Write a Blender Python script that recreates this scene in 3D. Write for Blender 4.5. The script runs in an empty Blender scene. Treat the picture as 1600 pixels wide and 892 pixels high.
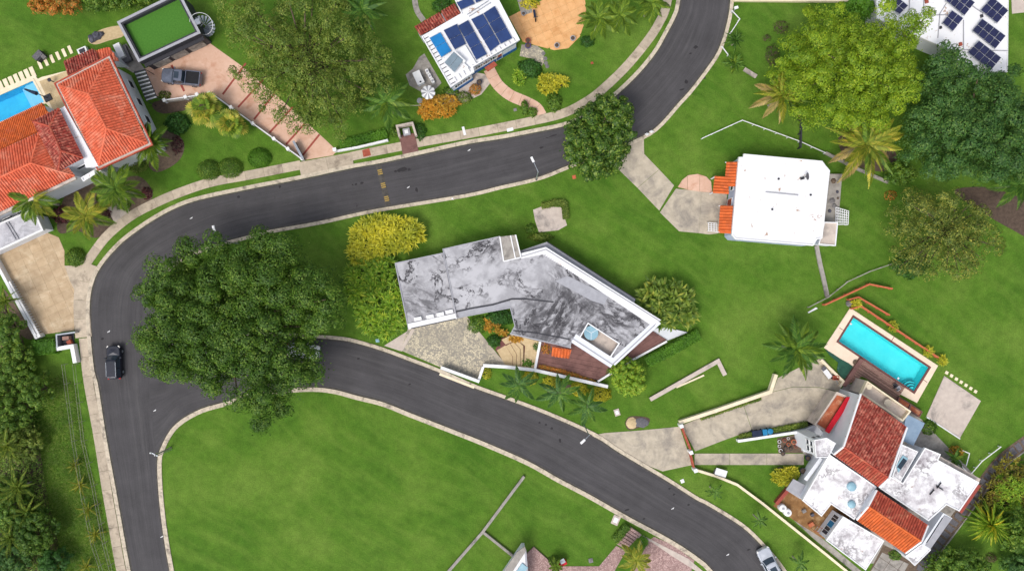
import bpy, bmesh, math, random
import numpy as np
from mathutils import Vector, Matrix
from mathutils.geometry import tessellate_polygon

# ------------------------------------------------------------------ camera, sky, sun, exposure
sc = bpy.context.scene
H = 98.0          # drone height in metres
S = 11.2          # photograph pixels per metre on the ground
cam = bpy.data.objects.new('camera', bpy.data.cameras.new('camera'))
sc.collection.objects.link(cam)
cam.location = (0, 0, H)
cam.data.sensor_width = 36
cam.data.lens = 36 * H * S / 1600
cam.data.clip_start = 0.5
cam.data.clip_end = 2000
sc.camera = cam
sc.render.resolution_x, sc.render.resolution_y = 1024, 570

SUN_EL, SUN_AZ = math.radians(58), math.radians(215)   # azimuth clockwise from +Y
w = bpy.data.worlds.new('World'); sc.world = w; w.use_nodes = True
nt = w.node_tree
sky = nt.nodes.new('ShaderNodeTexSky'); sky.sky_type = 'NISHITA'; sky.sun_disc = False
sky.sun_elevation = SUN_EL; sky.sun_rotation = SUN_AZ; sky.dust_density = 3.0; sky.air_density = 1.0
hs = nt.nodes.new('ShaderNodeHueSaturation'); hs.inputs['Saturation'].default_value = 0.42
nt.links.new(sky.outputs[0], hs.inputs['Color'])
nt.links.new(hs.outputs[0], nt.nodes['Background'].inputs[0])
nt.nodes['Background'].inputs[1].default_value = 0.15
sun = bpy.data.objects.new('sun', bpy.data.lights.new('sun', 'SUN'))
sc.collection.objects.link(sun)
sun.data.energy = 1.15; sun.data.angle = math.radians(22); sun.data.color = (1.0, 0.95, 0.88)
sd = Vector((math.sin(SUN_AZ) * math.cos(SUN_EL), math.cos(SUN_AZ) * math.cos(SUN_EL), math.sin(SUN_EL)))
sun.rotation_euler = sd.to_track_quat('Z', 'Y').to_euler()
sun.location = (0, 0, 60)
sc.view_settings.view_transform = 'Standard'; sc.view_settings.look = 'None'
sc.view_settings.exposure = 0.40; sc.view_settings.gamma = 1.0; sc.view_settings.use_curve_mapping = False
try:
    sc.cycles.max_bounces = 6; sc.cycles.diffuse_bounces = 3; sc.cycles.transparent_max_bounces = 8
except Exception:
    pass

# ------------------------------------------------------------------ helpers
C = sc.collection
R = random.Random(7)
org = {}

def W(px, py, z=0.0):
    """place on the ground plan of a point seen at photo pixel (px, py) when it stands z metres up"""
    k = (H - z) / (H * S)
    return ((px - 800) * k, (446 - py) * k)

def WL(pts, z=0.0): return [W(p[0], p[1], z) for p in pts]
def W3(p): return Vector((*W(p[0], p[1], p[2]), p[2]))

def ccw(poly):
    a = sum(poly[i][0] * poly[(i + 1) % len(poly)][1] - poly[(i + 1) % len(poly)][0] * poly[i][1] for i in range(len(poly)))
    return list(poly) if a > 0 else list(reversed(poly))

def inset(poly, d):
    """offset a ccw polygon inwards by d"""
    n = len(poly); out = []
    for i in range(n):
        p, a, b = Vector(poly[i]), Vector(poly[i - 1]), Vector(poly[(i + 1) % n])
        e1 = (p - a).normalized(); e2 = (b - p).normalized()
        n1 = Vector((-e1.y, e1.x)); n2 = Vector((-e2.y, e2.x))
        m = n1 + n2
        if m.length < 1e-4: m = n1.copy()
        m.normalize()
        c = max(0.35, m.dot(n1))
        out.append(tuple(p + m * (d / c)))
    return out

def smooth(pts, n=8, closed=False):
    P = [Vector(p) for p in pts]; out = []; L = len(P)
    rng = range(L) if closed else range(L - 1)
    for i in rng:
        p0 = P[(i - 1) % L] if closed or i > 0 else P[0] * 2 - P[1]
        p1 = P[i]; p2 = P[(i + 1) % L]
        p3 = P[(i + 2) % L] if closed or i + 2 < L else P[-1] * 2 - P[-2]
        for k in range(n):
            t = k / n
            out.append(tuple(0.5 * ((2 * p1) + (p2 - p0) * t + (2 * p0 - 5 * p1 + 4 * p2 - p3) * t * t + (3 * p1 - p0 - 3 * p2 + p3) * t ** 3)))
    if not closed: out.append(tuple(P[-1]))
    return out

def resample(pts, n=None, step=None):
    P = np.array(pts, float); d = np.r_[0, np.cumsum(np.hypot(*np.diff(P, axis=0).T))]
    if n is None: n = max(2, int(round(d[-1] / step)) + 1)
    s = np.linspace(0, d[-1], n)
    return list(zip(np.interp(s, d, P[:, 0]), np.interp(s, d, P[:, 1])))

def offset_line(pts, d):
    P = [Vector(p) for p in pts]; out = []
    for i in range(len(P)):
        a = P[max(0, i - 1)]; b = P[min(len(P) - 1, i + 1)]
        if 0 < i < len(P) - 1:
            e1 = (P[i] - P[i - 1]).normalized(); e2 = (P[i + 1] - P[i]).normalized()
            m = Vector((-e1.y - e2.y, e1.x + e2.x))
            if m.length < 1e-4: m = Vector((-e1.y, e1.x))
            m.normalize(); c = max(0.4, m.dot(Vector((-e1.y, e1.x))))
            out.append(tuple(P[i] + m * (d / c)))
        else:
            e = (b - a).normalized(); out.append(tuple(P[i] + Vector((-e.y, e.x)) * d))
    return out

class MB:
    """collects simple shapes into one mesh"""
    def __init__(s): s.V = []; s.F = []
    def add(s, V, F):
        o = len(s.V); s.V += [tuple(v) for v in V]; s.F += [tuple(i + o for i in f) for f in F]; return s
    def prism(s, poly, z0, z1, holes=()):
        loops = [ccw(poly)] + [ccw(h) for h in holes]
        flat = [p for l in loops for p in l]; n = len(flat)
        tris = tessellate_polygon([[Vector((p[0], p[1], 0)) for p in l] for l in loops])
        F = []
        for t in tris:
            a, b, c = (flat[i] for i in t)
            up = (b[0] - a[0]) * (c[1] - a[1]) - (b[1] - a[1]) * (c[0] - a[0]) > 0
            F.append(t if up else t[::-1])
        V = [(p[0], p[1], z1) for p in flat]
        if z1 - z0 > 1e-5:
            V += [(p[0], p[1], z0) for p in flat]
            k = 0
            for li, l in enumerate(loops):
                m = len(l)
                for i in range(m):
                    a, b = k + i, k + (i + 1) % m
                    F.append((a, a + n, b + n, b) if li == 0 else (b, b + n, a + n, a))
                k += m
        return s.add(V, F)
    def box(s, cx, cy, cz, sx, sy, sz, rot=0.0):
        c, q = math.cos(rot), math.sin(rot); V = []
        for z in (-.5, .5):
            for x, y in ((-.5, -.5), (.5, -.5), (.5, .5), (-.5, .5)):
                X, Y = x * sx, y * sy
                V.append((cx + X * c - Y * q, cy + X * q + Y * c, cz + z * sz))
        return s.add(V, [(3, 2, 1, 0), (4, 5, 6, 7), (0, 1, 5, 4), (1, 2, 6, 5), (2, 3, 7, 6), (3, 0, 4, 7)])
    def bar(s, p0, p1, wd, ht, up=(0, 0, 1)):
        p0, p1 = Vector(p0), Vector(p1); d = (p1 - p0).normalized()
        u = Vector(up)
        if abs(d.dot(u)) > .98: u = Vector((1, 0, 0))
        x = d.cross(u).normalized(); y = x.cross(d)
        V = [p + x * a * wd / 2 + y * b * ht / 2 for p in (p0, p1) for a, b in ((-1, -1), (1, -1), (1, 1), (-1, 1))]
        return s.add(V, [(0, 1, 2, 3), (7, 6, 5, 4), (0, 4, 5, 1), (1, 5, 6, 2), (2, 6, 7, 3), (3, 7, 4, 0)])
    def cyl(s, p0, p1, r0, r1=None, n=8, caps=True):
        r1 = r0 if r1 is None else r1
        p0, p1 = Vector(p0), Vector(p1); d = (p1 - p0).normalized()
        u = Vector((1, 0, 0)) if abs(d.z) > .9 else Vector((0, 0, 1))
        x = d.cross(u).normalized(); y = d.cross(x)
        V = []
        for p, r in ((p0, r0), (p1, r1)):
            for i in range(n):
                a = 2 * math.pi * i / n; V.append(p + x * r * math.cos(a) + y * r * math.sin(a))
        F = [(i, (i + 1) % n, n + (i + 1) % n, n + i) for i in range(n)]
        F = [f[::-1] for f in F]
        if caps: F += [tuple(range(n)), tuple(reversed(range(n, 2 * n)))]
        return s.add(V, F)
    def tube(s, pts, r, n=6, taper=None):
        for i in range(len(pts) - 1):
            a = r if taper is None else r + (taper - r) * i / (len(pts) - 1)
            b = r if taper is None else r + (taper - r) * (i + 1) / (len(pts) - 1)
            s.cyl(pts[i], pts[i + 1], a, b, n)
        return s
    def lathe(s, cx, cy, prof, n=12):
        V = []
        for r, z in prof:
            for i in range(n):
                a = 2 * math.pi * i / n; V.append((cx + r * math.cos(a), cy + r * math.sin(a), z))
        F = []
        for k in range(len(prof) - 1):
            for i in range(n):
                F.append((k * n + i, k * n + (i + 1) % n, (k + 1) * n + (i + 1) % n, (k + 1) * n + i))
        F.append(tuple(reversed(range(n)))); F.append(tuple((len(prof) - 1) * n + i for i in range(n)))
        return s.add(V, F)
    def strip(s, pts, wd, z0, z1):
        """wall of width wd along an open line"""
        a = offset_line(pts, wd / 2); b = offset_line(pts, -wd / 2)
        n = len(pts)
        V = [(p[0], p[1], z1) for p in a] + [(p[0], p[1], z1) for p in b] + [(p[0], p[1], z0) for p in a] + [(p[0], p[1], z0) for p in b]
        F = []
        for i in range(n - 1):
            F += [(i, n + i, n + i + 1, i + 1), (2 * n + i, i, i + 1, 2 * n + i + 1), (n + i, 3 * n + i, 3 * n + i + 1, n + i + 1)]
        F += [(0, 2 * n, 3 * n, n), (n - 1, 2 * n - 1, 4 * n - 1, 3 * n - 1)]
        return s.add(V, F)
    def ring(s, poly, wd, z0, z1):
        poly = ccw(poly); return s.prism(poly, z0, z1, [inset(poly, wd)])

def new_mesh(name, V, F, uv=None):
    me = bpy.data.meshes.new(name); me.from_pydata([tuple(v) for v in V], [], [tuple(f) for f in F])
    if uv is not None:
        l = me.uv_layers.new(name='UVMap')
        for lp in me.loops: l.data[lp.index].uv = uv[lp.vertex_index]
    me.update(); return me

def np_mesh(name, V, F):
    """V (n,3) and F (m,k) numpy"""
    me = bpy.data.meshes.new(name); k = F.shape[1]
    me.vertices.add(len(V)); me.vertices.foreach_set('co', np.asarray(V, np.float32).ravel())
    me.loops.add(F.size); me.loops.foreach_set('vertex_index', np.asarray(F, np.int32).ravel())
    me.polygons.add(len(F)); me.polygons.foreach_set('loop_start', np.arange(0, F.size, k, dtype=np.int32))
    me.update(calc_edges=True); me.validate(); return me

def tag(o, label=None, cat=None, group=None, kind=None):
    if label: o['label'] = label
    if cat: o['category'] = cat
    if group: o['group'] = group
    if kind: o['kind'] = kind
    return o

def thing(name, label, cat, x, y, group=None, z=0.0):
    o = bpy.data.objects.new(name, None); C.objects.link(o); o.location = (x, y, z); o.empty_display_size = .3
    org[o] = Vector((x, y, z)); return tag(o, label, cat, group)

def root(name, kind='structure'):
    """an Empty that holds the pieces of one piece of the setting"""
    o = bpy.data.objects.new(name, None); C.objects.link(o); org[o] = Vector((0, 0, 0)); o['kind'] = kind
    return o

def put(name, me, mat, parent=None, origin=None):
    o = bpy.data.objects.new(name, me); C.objects.link(o)
    if mat is not None and not me.materials: me.materials.append(mat)
    if parent is not None:
        o.parent = parent; org[o] = org[parent]
    else:
        o.location = origin or (0, 0, 0); org[o] = Vector(o.location)
    return o

def part(name, mb, mat, parent, smooth_=False, uv=None):
    g = org[parent]
    me = new_mesh(name, [(v[0] - g[0], v[1] - g[1], v[2] - g[2]) for v in mb.V], mb.F, uv)
    if smooth_: me.polygons.foreach_set('use_smooth', [True] * len(me.polygons))
    return put(name, me, mat, parent)

def solo(name, mb, mat, label=None, cat=None, group=None, kind=None, uv=None):
    """a thing (or a piece of the setting) that is one mesh; its origin is at its base"""
    A = np.array(mb.V); g = ((A[:, 0].min() + A[:, 0].max()) / 2, (A[:, 1].min() + A[:, 1].max()) / 2, A[:, 2].min())
    me = new_mesh(name, A - np.array(g), mb.F, uv)
    return tag(put(name, me, mat, None, g), label, cat, group, kind)

# ------------------------------------------------------------------ materials
def lin(r, g, b, k=1.0):
    f = lambda c: ((c / 255 + .055) / 1.055) ** 2.4 if c > 10 else c / 255 / 12.92
    return (f(r) * k, f(g) * k, f(b) * k, 1)

def N(nt, t, **kw):
    n = nt.nodes.new(t)
    for k, v in kw.items():
        if k in n.inputs: n.inputs[k].default_value = v
        else: setattr(n, k, v)
    return n

def noise(nt, vec, scale, detail=4, rough=.55, dist=0.0):
    n = N(nt, 'ShaderNodeTexNoise', Scale=scale, Detail=detail, Roughness=rough, Distortion=dist)
    nt.links.new(vec, n.inputs['Vector']); return n.outputs['Fac']

def ramp(nt, fac, stops):
    r = nt.nodes.new('ShaderNodeValToRGB'); e = r.color_ramp.elements
    while len(e) > 1: e.remove(e[-1])
    e[0].position = stops[0][0]; e[0].color = stops[0][1]
    for p, c in stops[1:]:
        x = e.new(p); x.color = c
    nt.links.new(fac, r.inputs[0]); return r.outputs[0]

def mixc(nt, fac, a, b, mode='MIX'):
    m = nt.nodes.new('ShaderNodeMix'); m.data_type = 'RGBA'; m.blend_type = mode
    for v, i in ((fac, 0), (a, 6), (b, 7)):
        if hasattr(v, 'links'): nt.links.new(v, m.inputs[i])
        else: m.inputs[i].default_value = v
    return m.outputs[2]

def base_mat(name, rough=.8, spec=.3, metal=0.0):
    m = bpy.data.materials.new(name); m.use_nodes = True; nt = m.node_tree
    b = nt.nodes['Principled BSDF']; b.inputs['Roughness'].default_value = rough
    b.inputs['Specular IOR Level'].default_value = spec; b.inputs['Metallic'].default_value = metal
    pos = nt.nodes.new('ShaderNodeNewGeometry').outputs['Position']
    return m, nt, b, pos

def bump(nt, b, fac, strength, dist=.05):
    n = N(nt, 'ShaderNodeBump', Strength=strength, Distance=dist)
    nt.links.new(fac, n.inputs['Height']); nt.links.new(n.outputs[0], b.inputs['Normal'])

BW = lambda v: (v, v, v, 1)

def mat(name, c1, c2=None, scale=2.5, rough=.8, spec=.3, metal=0.0, bmp=.2, stain=None, sscale=.35, sthr=(.52, .68), island=0.0):
    """two tones by fine noise, an optional stain colour in patches, an optional change from piece to piece"""
    m, nt, b, pos = base_mat(name, rough, spec, metal)
    c2 = c2 or tuple(x * .8 for x in c1[:3]) + (1,)
    f = noise(nt, pos, scale, 6, .65)
    col = ramp(nt, f, [(.3, c2), (.7, c1)])
    if stain:
        g = noise(nt, pos, sscale, 6, .7, .4)
        col = mixc(nt, ramp(nt, g, [(sthr[0], BW(0)), (sthr[1], BW(1))]), col, stain)
    if island:
        gi = nt.nodes.new('ShaderNodeNewGeometry').outputs['Random Per Island']
        oi = nt.nodes.new('ShaderNodeObjectInfo').outputs['Random']
        ad = N(nt, 'ShaderNodeMath', operation='ADD'); nt.links.new(gi, ad.inputs[0]); nt.links.new(oi, ad.inputs[1])
        fr = N(nt, 'ShaderNodeMath', operation='FRACT'); nt.links.new(ad.outputs[0], fr.inputs[0])
        col = mixc(nt, 1.0, col, ramp(nt, fr.outputs[0], [(0, BW(1 - island)), (1, BW(1.0))]), 'MULTIPLY')
    nt.links.new(col, b.inputs['Base Color'])
    if bmp: bump(nt, b, noise(nt, pos, scale * 4, 4), bmp, .03)
    return m

def leaf_mat(name, dark, light, tip=None, rough=.55, trans=.28, big=.35, k=1.45):
    up = lambda c: (min(.7, c[0] * k), min(.7, c[1] * k), min(.7, c[2] * k), 1)
    dark, light, tip = up(dark), up(light), up(tip or light)
    m, nt, b, pos = base_mat(name, rough, .35)
    gi = nt.nodes.new('ShaderNodeNewGeometry').outputs['Random Per Island']
    col = ramp(nt, gi, [(0, dark), (.75, light), (1, tip or light)])
    g = noise(nt, pos, big, 3)
    col = mixc(nt, 1.0, col, ramp(nt, g, [(.3, (.66, .74, .66, 1)), (.7, (1.25, 1.15, 1.0, 1))]), 'MULTIPLY')
    nt.links.new(col, b.inputs['Base Color'])
    tr = nt.nodes.new('ShaderNodeBsdfTranslucent'); nt.links.new(col, tr.inputs[0])
    mx = nt.nodes.new('ShaderNodeMixShader'); mx.inputs[0].default_value = trans
    nt.links.new(b.outputs[0], mx.inputs[1]); nt.links.new(tr.outputs[0], mx.inputs[2])
    nt.links.new(mx.outputs[0], nt.nodes['Material Output'].inputs[0])
    return m

def lawn_mat(name, g1, g2, g3, ang=.6):
    m, nt, b, pos = base_mat(name, .9, .15)
    wn = N(nt, 'ShaderNodeTexNoise', Scale=.045, Detail=2); nt.links.new(pos, wn.inputs['Vector'])
    wa = N(nt, 'ShaderNodeVectorMath', operation='MULTIPLY_ADD'); wa.inputs[1].default_value = (7, 7, 0); nt.links.new(wn.outputs['Color'], wa.inputs[0]); nt.links.new(pos, wa.inputs[2])
    m0 = N(nt, 'ShaderNodeMapping'); m0.inputs['Rotation'].default_value = (0, 0, ang); nt.links.new(wa.outputs[0], m0.inputs[0])
    mp = N(nt, 'ShaderNodeMapping'); mp.inputs['Scale'].default_value = (.10, .55, 1); nt.links.new(m0.outputs[0], mp.inputs[0])
    streak = noise(nt, mp.outputs[0], 1.0, 6, .62)
    patch = noise(nt, pos, .09, 7, .62, .2)
    mid = noise(nt, pos, .8, 5, .7)
    fine = noise(nt, pos, 6.0, 3, .8)
    col = ramp(nt, patch, [(.34, g1), (.52, g2), (.72, g3)])
    col = mixc(nt, ramp(nt, streak, [(.45, BW(0)), (.75, BW(.65))]), col, g3)
    col = mixc(nt, 1.0, col, ramp(nt, mid, [(.25, BW(.76)), (.75, BW(1.2))]), 'MULTIPLY')
    col = mixc(nt, 1.0, col, ramp(nt, fine, [(.25, BW(.66)), (.75, BW(1.3))]), 'MULTIPLY')
    nt.links.new(col, b.inputs['Base Color']); bump(nt, b, fine, .7, .08)
    return m

def road_mat(name):
    m, nt, b, pos = base_mat(name, .85, .3)
    uv = nt.nodes.new('ShaderNodeUVMap').outputs[0]
    mp = N(nt, 'ShaderNodeMapping'); mp.inputs['Scale'].default_value = (1.0, .035, 1); nt.links.new(uv, mp.inputs[0])
    st = noise(nt, mp.outputs[0], 1.3, 5, .65)
    st2 = noise(nt, mp.outputs[0], 5.0, 4, .6)
    fine = noise(nt, pos, 9.0, 3, .8); big = noise(nt, pos, .25, 5, .65)
    col = ramp(nt, st, [(.3, lin(70, 68, 70)), (.5, lin(75, 73, 75)), (.72, lin(83, 81, 82))])
    col = mixc(nt, 1.0, col, ramp(nt, st2, [(.3, BW(.86)), (.7, BW(1.1))]), 'MULTIPLY')
    col = mixc(nt, 1.0, col, ramp(nt, big, [(.3, BW(.8)), (.7, BW(1.12))]), 'MULTIPLY')
    col = mixc(nt, 1.0, col, ramp(nt, fine, [(.25, BW(.8)), (.75, BW(1.2))]), 'MULTIPLY')
    spots = noise(nt, pos, .9, 2, .5, .8)
    col = mixc(nt, ramp(nt, spots, [(.74, BW(0)), (.8, BW(.5))]), col, lin(45, 43, 46))
    nt.links.new(col, b.inputs['Base Color']); bump(nt, b, fine, .3, .02)
    return m

def stained_roof(name, light, mid, dark, veins=1.0, sc_=.28, soot=.5, rust=None, fans=()):
    """weathered roof paint: blotches, creeping dark veins and soot patches"""
    m, nt, b, pos = base_mat(name, .75, .3)
    blot = noise(nt, pos, sc_ * 1.8, 7, .66, .25)
    col = ramp(nt, blot, [(.38, mid), (.53, light)])
    s1 = noise(nt, pos, sc_, 5, .6, .4)
    grit = noise(nt, pos, 2.2, 6, .75)
    mul = N(nt, 'ShaderNodeMath', operation='MULTIPLY')
    nt.links.new(ramp(nt, s1, [(.48, BW(0)), (.66, BW(1))]), mul.inputs[0]); nt.links.new(ramp(nt, grit, [(.42, BW(0)), (.58, BW(1))]), mul.inputs[1])
    ms = N(nt, 'ShaderNodeMath', operation='MULTIPLY'); nt.links.new(mul.outputs[0], ms.inputs[0]); ms.inputs[1].default_value = soot
    col = mixc(nt, ms.outputs[0], col, dark)
    for vs, thr, wd in ((.30, .50, .022),):
        rn = noise(nt, pos, vs, 10, .70, .35)
        sb = N(nt, 'ShaderNodeMath', operation='SUBTRACT'); nt.links.new(rn, sb.inputs[0]); sb.inputs[1].default_value = .5
        ab = N(nt, 'ShaderNodeMath', operation='ABSOLUTE'); nt.links.new(sb.outputs[0], ab.inputs[0])
        mk = noise(nt, pos, vs * .9, 3, .5, .3)
        mv = N(nt, 'ShaderNodeMath', operation='MULTIPLY')
        nt.links.new(ramp(nt, ab.outputs[0], [(wd * .5, BW(veins)), (wd * 1.6, BW(0))]), mv.inputs[0]); nt.links.new(ramp(nt, mk, [(thr - .04, BW(0)), (thr + .08, BW(1))]), mv.inputs[1])
        col = mixc(nt, mv.outputs[0], col, dark)
    if fans:
        w1 = N(nt, 'ShaderNodeTexNoise', Scale=.5, Detail=6, Roughness=.65); nt.links.new(pos, w1.inputs['Vector'])
        wp = N(nt, 'ShaderNodeVectorMath', operation='MULTIPLY_ADD'); wp.inputs[1].default_value = (1.6, 1.6, 0); nt.links.new(w1.outputs['Color'], wp.inputs[0]); nt.links.new(pos, wp.inputs[2])
    for px, py, rad, amt, ang in fans:      # soot washed across the roof in feathery streaks
        fx, fy = W(px, py, 3.7)
        of = N(nt, 'ShaderNodeVectorMath', operation='SUBTRACT'); nt.links.new(wp.outputs[0], of.inputs[0]); of.inputs[1].default_value = (fx + .8, fy + .8, 3.7)
        le = N(nt, 'ShaderNodeVectorMath', operation='LENGTH'); nt.links.new(of.outputs[0], le.inputs[0])
        m0 = N(nt, 'ShaderNodeMapping'); m0.inputs['Rotation'].default_value = (0, 0, ang); nt.links.new(wp.outputs[0], m0.inputs[0])
        m1 = N(nt, 'ShaderNodeMapping'); m1.inputs['Scale'].default_value = (.45, 1.5, 1); nt.links.new(m0.outputs[0], m1.inputs[0])
        fn = noise(nt, m1.outputs[0], 1.0, 9, .68, .4)
        fm = N(nt, 'ShaderNodeMath', operation='MULTIPLY'); nt.links.new(ramp(nt, fn, [(.42, BW(0)), (.56, BW(amt))]), fm.inputs[0])
        dv = N(nt, 'ShaderNodeMath', operation='DIVIDE'); nt.links.new(le.outputs['Value'], dv.inputs[0]); dv.inputs[1].default_value = rad
        nt.links.new(ramp(nt, dv.outputs[0], [(.0, BW(1)), (.4, BW(.85)), (1.0, BW(0))]), fm.inputs[1])
        col = mixc(nt, fm.outputs[0], col, dark)
    if rust:
        rs = noise(nt, pos, .55, 4, .6, .3)
        col = mixc(nt, ramp(nt, rs, [(.66, BW(0)), (.74, BW(.8))]), col, rust)
    nt.links.new(col, b.inputs['Base Color']); bump(nt, b, grit, .15, .02)
    return m

def cobble_mat(name, c1, c2, joint, scale=3.2):
    m, nt, b, pos = base_mat(name, .85, .25)
    v = N(nt, 'ShaderNodeTexVoronoi', feature='F1', Scale=scale); nt.links.new(pos, v.inputs['Vector'])
    e = N(nt, 'ShaderNodeTexVoronoi', feature='DISTANCE_TO_EDGE', Scale=scale); nt.links.new(pos, e.inputs['Vector'])
    sp = nt.nodes.new('ShaderNodeSeparateColor'); nt.links.new(v.outputs['Color'], sp.inputs[0])
    col = ramp(nt, sp.outputs[0], [(.15, c2), (.6, c1)])
    col = mixc(nt, ramp(nt, e.outputs['Distance'], [(.03, BW(1)), (.09, BW(0))]), col, joint)
    big = noise(nt, pos, .35, 5, .65, .5)
    col = mixc(nt, ramp(nt, big, [(.45, BW(0)), (.7, BW(.7))]), col, joint)
    nt.links.new(col, b.inputs['Base Color']); bump(nt, b, e.outputs['Distance'], .4, .03)
    return m

def water_mat(name, tint):
    m = bpy.data.materials.new(name); m.use_nodes = True; nt = m.node_tree
    nt.nodes.remove(nt.nodes['Principled BSDF'])
    t = nt.nodes.new('ShaderNodeBsdfTransparent'); t.inputs[0].default_value = tint
    g = nt.nodes.new('ShaderNodeBsdfGlossy'); g.inputs['Roughness'].default_value = .04
    fr = N(nt, 'ShaderNodeFresnel', IOR=1.33); mx = nt.nodes.new('ShaderNodeMixShader')
    pos = nt.nodes.new('ShaderNodeNewGeometry').outputs['Position']
    bp = N(nt, 'ShaderNodeBump', Strength=.25, Distance=.05); nt.links.new(noise(nt, pos, 2.5, 3), bp.inputs['Height'])
    nt.links.new(bp.outputs[0], g.inputs['Normal']); nt.links.new(bp.outputs[0], fr.inputs['Normal'])
    nt.links.new(fr.outputs[0], mx.inputs[0]); nt.links.new(t.outputs[0], mx.inputs[1]); nt.links.new(g.outputs[0], mx.inputs[2])
    nt.links.new(mx.outputs[0], nt.nodes['Material Output'].inputs[0])
    return m

m_lawn = lawn_mat('lawn grass', (.058, .142, .012, 1), (.084, .176, .017, 1), (.142, .232, .034, 1))
m_road = road_mat('asphalt')
m_kerb = mat('kerb concrete', lin(214, 200, 178), lin(176, 164, 146), 2.5, stain=lin(130, 120, 108), sscale=.8)
m_walk = mat('pavement concrete', lin(206, 190, 168), lin(180, 165, 146), 1.6, stain=lin(150, 136, 120), sscale=.6, island=.16)
m_conc = mat('drive concrete', lin(196, 184, 164), lin(168, 157, 140), 1.0, stain=lin(134, 127, 119), sscale=.35, sthr=(.46, .68))
m_conc2 = mat('grey concrete', lin(170, 164, 156), lin(136, 130, 124), 1.2, stain=lin(105, 100, 96), sscale=.5)
m_pad = mat('pale concrete pad', lin(205, 192, 180), lin(184, 170, 160), 1.2, stain=lin(140, 132, 126), sscale=.35)
m_dark = mat('dark oily concrete', lin(90, 86, 82), lin(60, 58, 56), 2)
m_tar = mat('tar stain', lin(50, 48, 50), lin(40, 38, 40), 3)
m_cream = mat('cream stone', lin(240, 226, 198), lin(222, 206, 176), 1.5, bmp=.1)
m_deck = mat('cream pool deck', lin(240, 220, 198), lin(226, 204, 180), 1.2, stain=lin(196, 160, 120), sscale=.35, sthr=(.6, .75))
m_tan = mat('tan patio tile', lin(204, 180, 148), lin(182, 156, 124), .9, stain=lin(214, 194, 164), sscale=.45, island=.14)
m_pink = mat('pink drive concrete', lin(222, 186, 164), lin(206, 166, 142), .8, stain=lin(196, 148, 122), sscale=.4, island=.07)
m_redband = mat('red brick band', lin(166, 82, 70), lin(138, 64, 56), 4)
m_orangep = mat('orange tile patio', lin(232, 182, 128), lin(216, 160, 104), 1.2, stain=lin(206, 148, 92), sscale=.4, island=.08)
m_white = mat('white paint', (.82, .82, .82, 1), (.74, .74, .75, 1), 1.2, .6, bmp=.05)
m_wall = mat('white wall', (.74, .76, .80, 1), (.66, .68, .73, 1), .8, .7, bmp=.05)
m_whiteroof = mat('white roof coating', (.84, .84, .85, 1), (.78, .78, .80, 1), .6, .7, bmp=.06, stain=lin(166, 132, 106), sscale=.8, sthr=(.615, .67))
m_grey = mat('grey paint', lin(170, 170, 176), lin(150, 150, 156), 1.5, .6)
m_dgrey = mat('charcoal', lin(62, 62, 68), lin(48, 48, 54), 2, .6)
m_black = mat('black', lin(28, 28, 32), lin(20, 20, 24), 2, .5)
m_blue = mat('blue paint', lin(36, 100, 160), lin(28, 84, 140), 1.5, .6)
m_metal = mat('galvanised metal', lin(170, 176, 184), lin(140, 146, 154), 2, .4, .5, .5)
m_soil = mat('soil', lin(100, 84, 72), lin(70, 58, 50), 2.5, .95, bmp=.6)
m_mulch = mat('mulch', lin(120, 104, 88), lin(84, 70, 60), 3, .95, bmp=.6)
m_dirt = mat('brown dirt yard', lin(150, 112, 70), lin(112, 80, 50), 1.2, .95, stain=lin(176, 146, 108), sscale=.6, bmp=.4)
m_stone = mat('grey stone', lin(150, 146, 144), lin(104, 100, 100), 2, .85, bmp=.5, island=.25)
m_rock = mat('dark rock', lin(96, 96, 108), lin(60, 60, 70), 3, .85, bmp=.6)
m_sand = mat('sand', lin(206, 184, 146), lin(186, 162, 124), 3, .95, bmp=.4)
m_gravel = mat('grey gravel', lin(116, 114, 118), lin(82, 80, 86), 6, .95, bmp=.6)
m_tile_o = mat('orange roof tile', lin(232, 118, 84), lin(206, 92, 62), 1.6, .75, stain=lin(236, 160, 132), sscale=.5, sthr=(.5, .75), island=.28)
m_tile_b = mat('bright orange roof tile', lin(226, 116, 58), lin(206, 96, 44), 1.6, .75, stain=lin(200, 104, 70), sscale=.8, island=.3)
m_tile_r = mat('dark red roof tile', lin(172, 74, 60), lin(136, 50, 44), 1.6, .75, stain=lin(216, 140, 118), sscale=1.9, sthr=(.46, .66), island=.42)
m_tile_p = mat('rose red roof tile', lin(190, 88, 66), lin(156, 62, 48), 1.6, .75, stain=lin(206, 130, 100), sscale=.9, island=.35)
m_roofE = stained_roof('weathered grey roof', lin(184, 183, 187), lin(158, 157, 161), lin(56, 54, 58), 1.0, .2, .4, fans=[(880, 498, 6.5, 1.0, -.9), (962, 487, 5.8, .95, .5), (905, 442, 5.8, .9, 1.0), (760, 382, 3.6, .9, -.7), (655, 470, 3.6, .7, .4), (835, 505, 4.5, .7, -.5)])
m_roofG = stained_roof('weathered grey carport roof', lin(196, 195, 200), lin(172, 171, 178), lin(110, 108, 112), .4, .3, .6)
m_roofF = stained_roof('weathered white roof', (.84, .83, .84, 1), lin(176, 170, 174), lin(108, 101, 104), .7, .2, .8, lin(150, 116, 96))
m_cobble = cobble_mat('pebble paving', lin(206, 194, 166), lin(150, 144, 132), lin(140, 134, 124), 4.0)
m_paver = cobble_mat('pink pavers', lin(188, 158, 152), lin(160, 130, 125), lin(126, 102, 98), 4.5)
m_browndeck = mat('brown deck paint', lin(132, 96, 90), lin(112, 80, 75), 1.4, .8, stain=lin(94, 66, 62), sscale=.8)
m_wood = mat('weathered deck board', lin(172, 136, 122), lin(136, 102, 92), 3, .8, island=.3)
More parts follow.
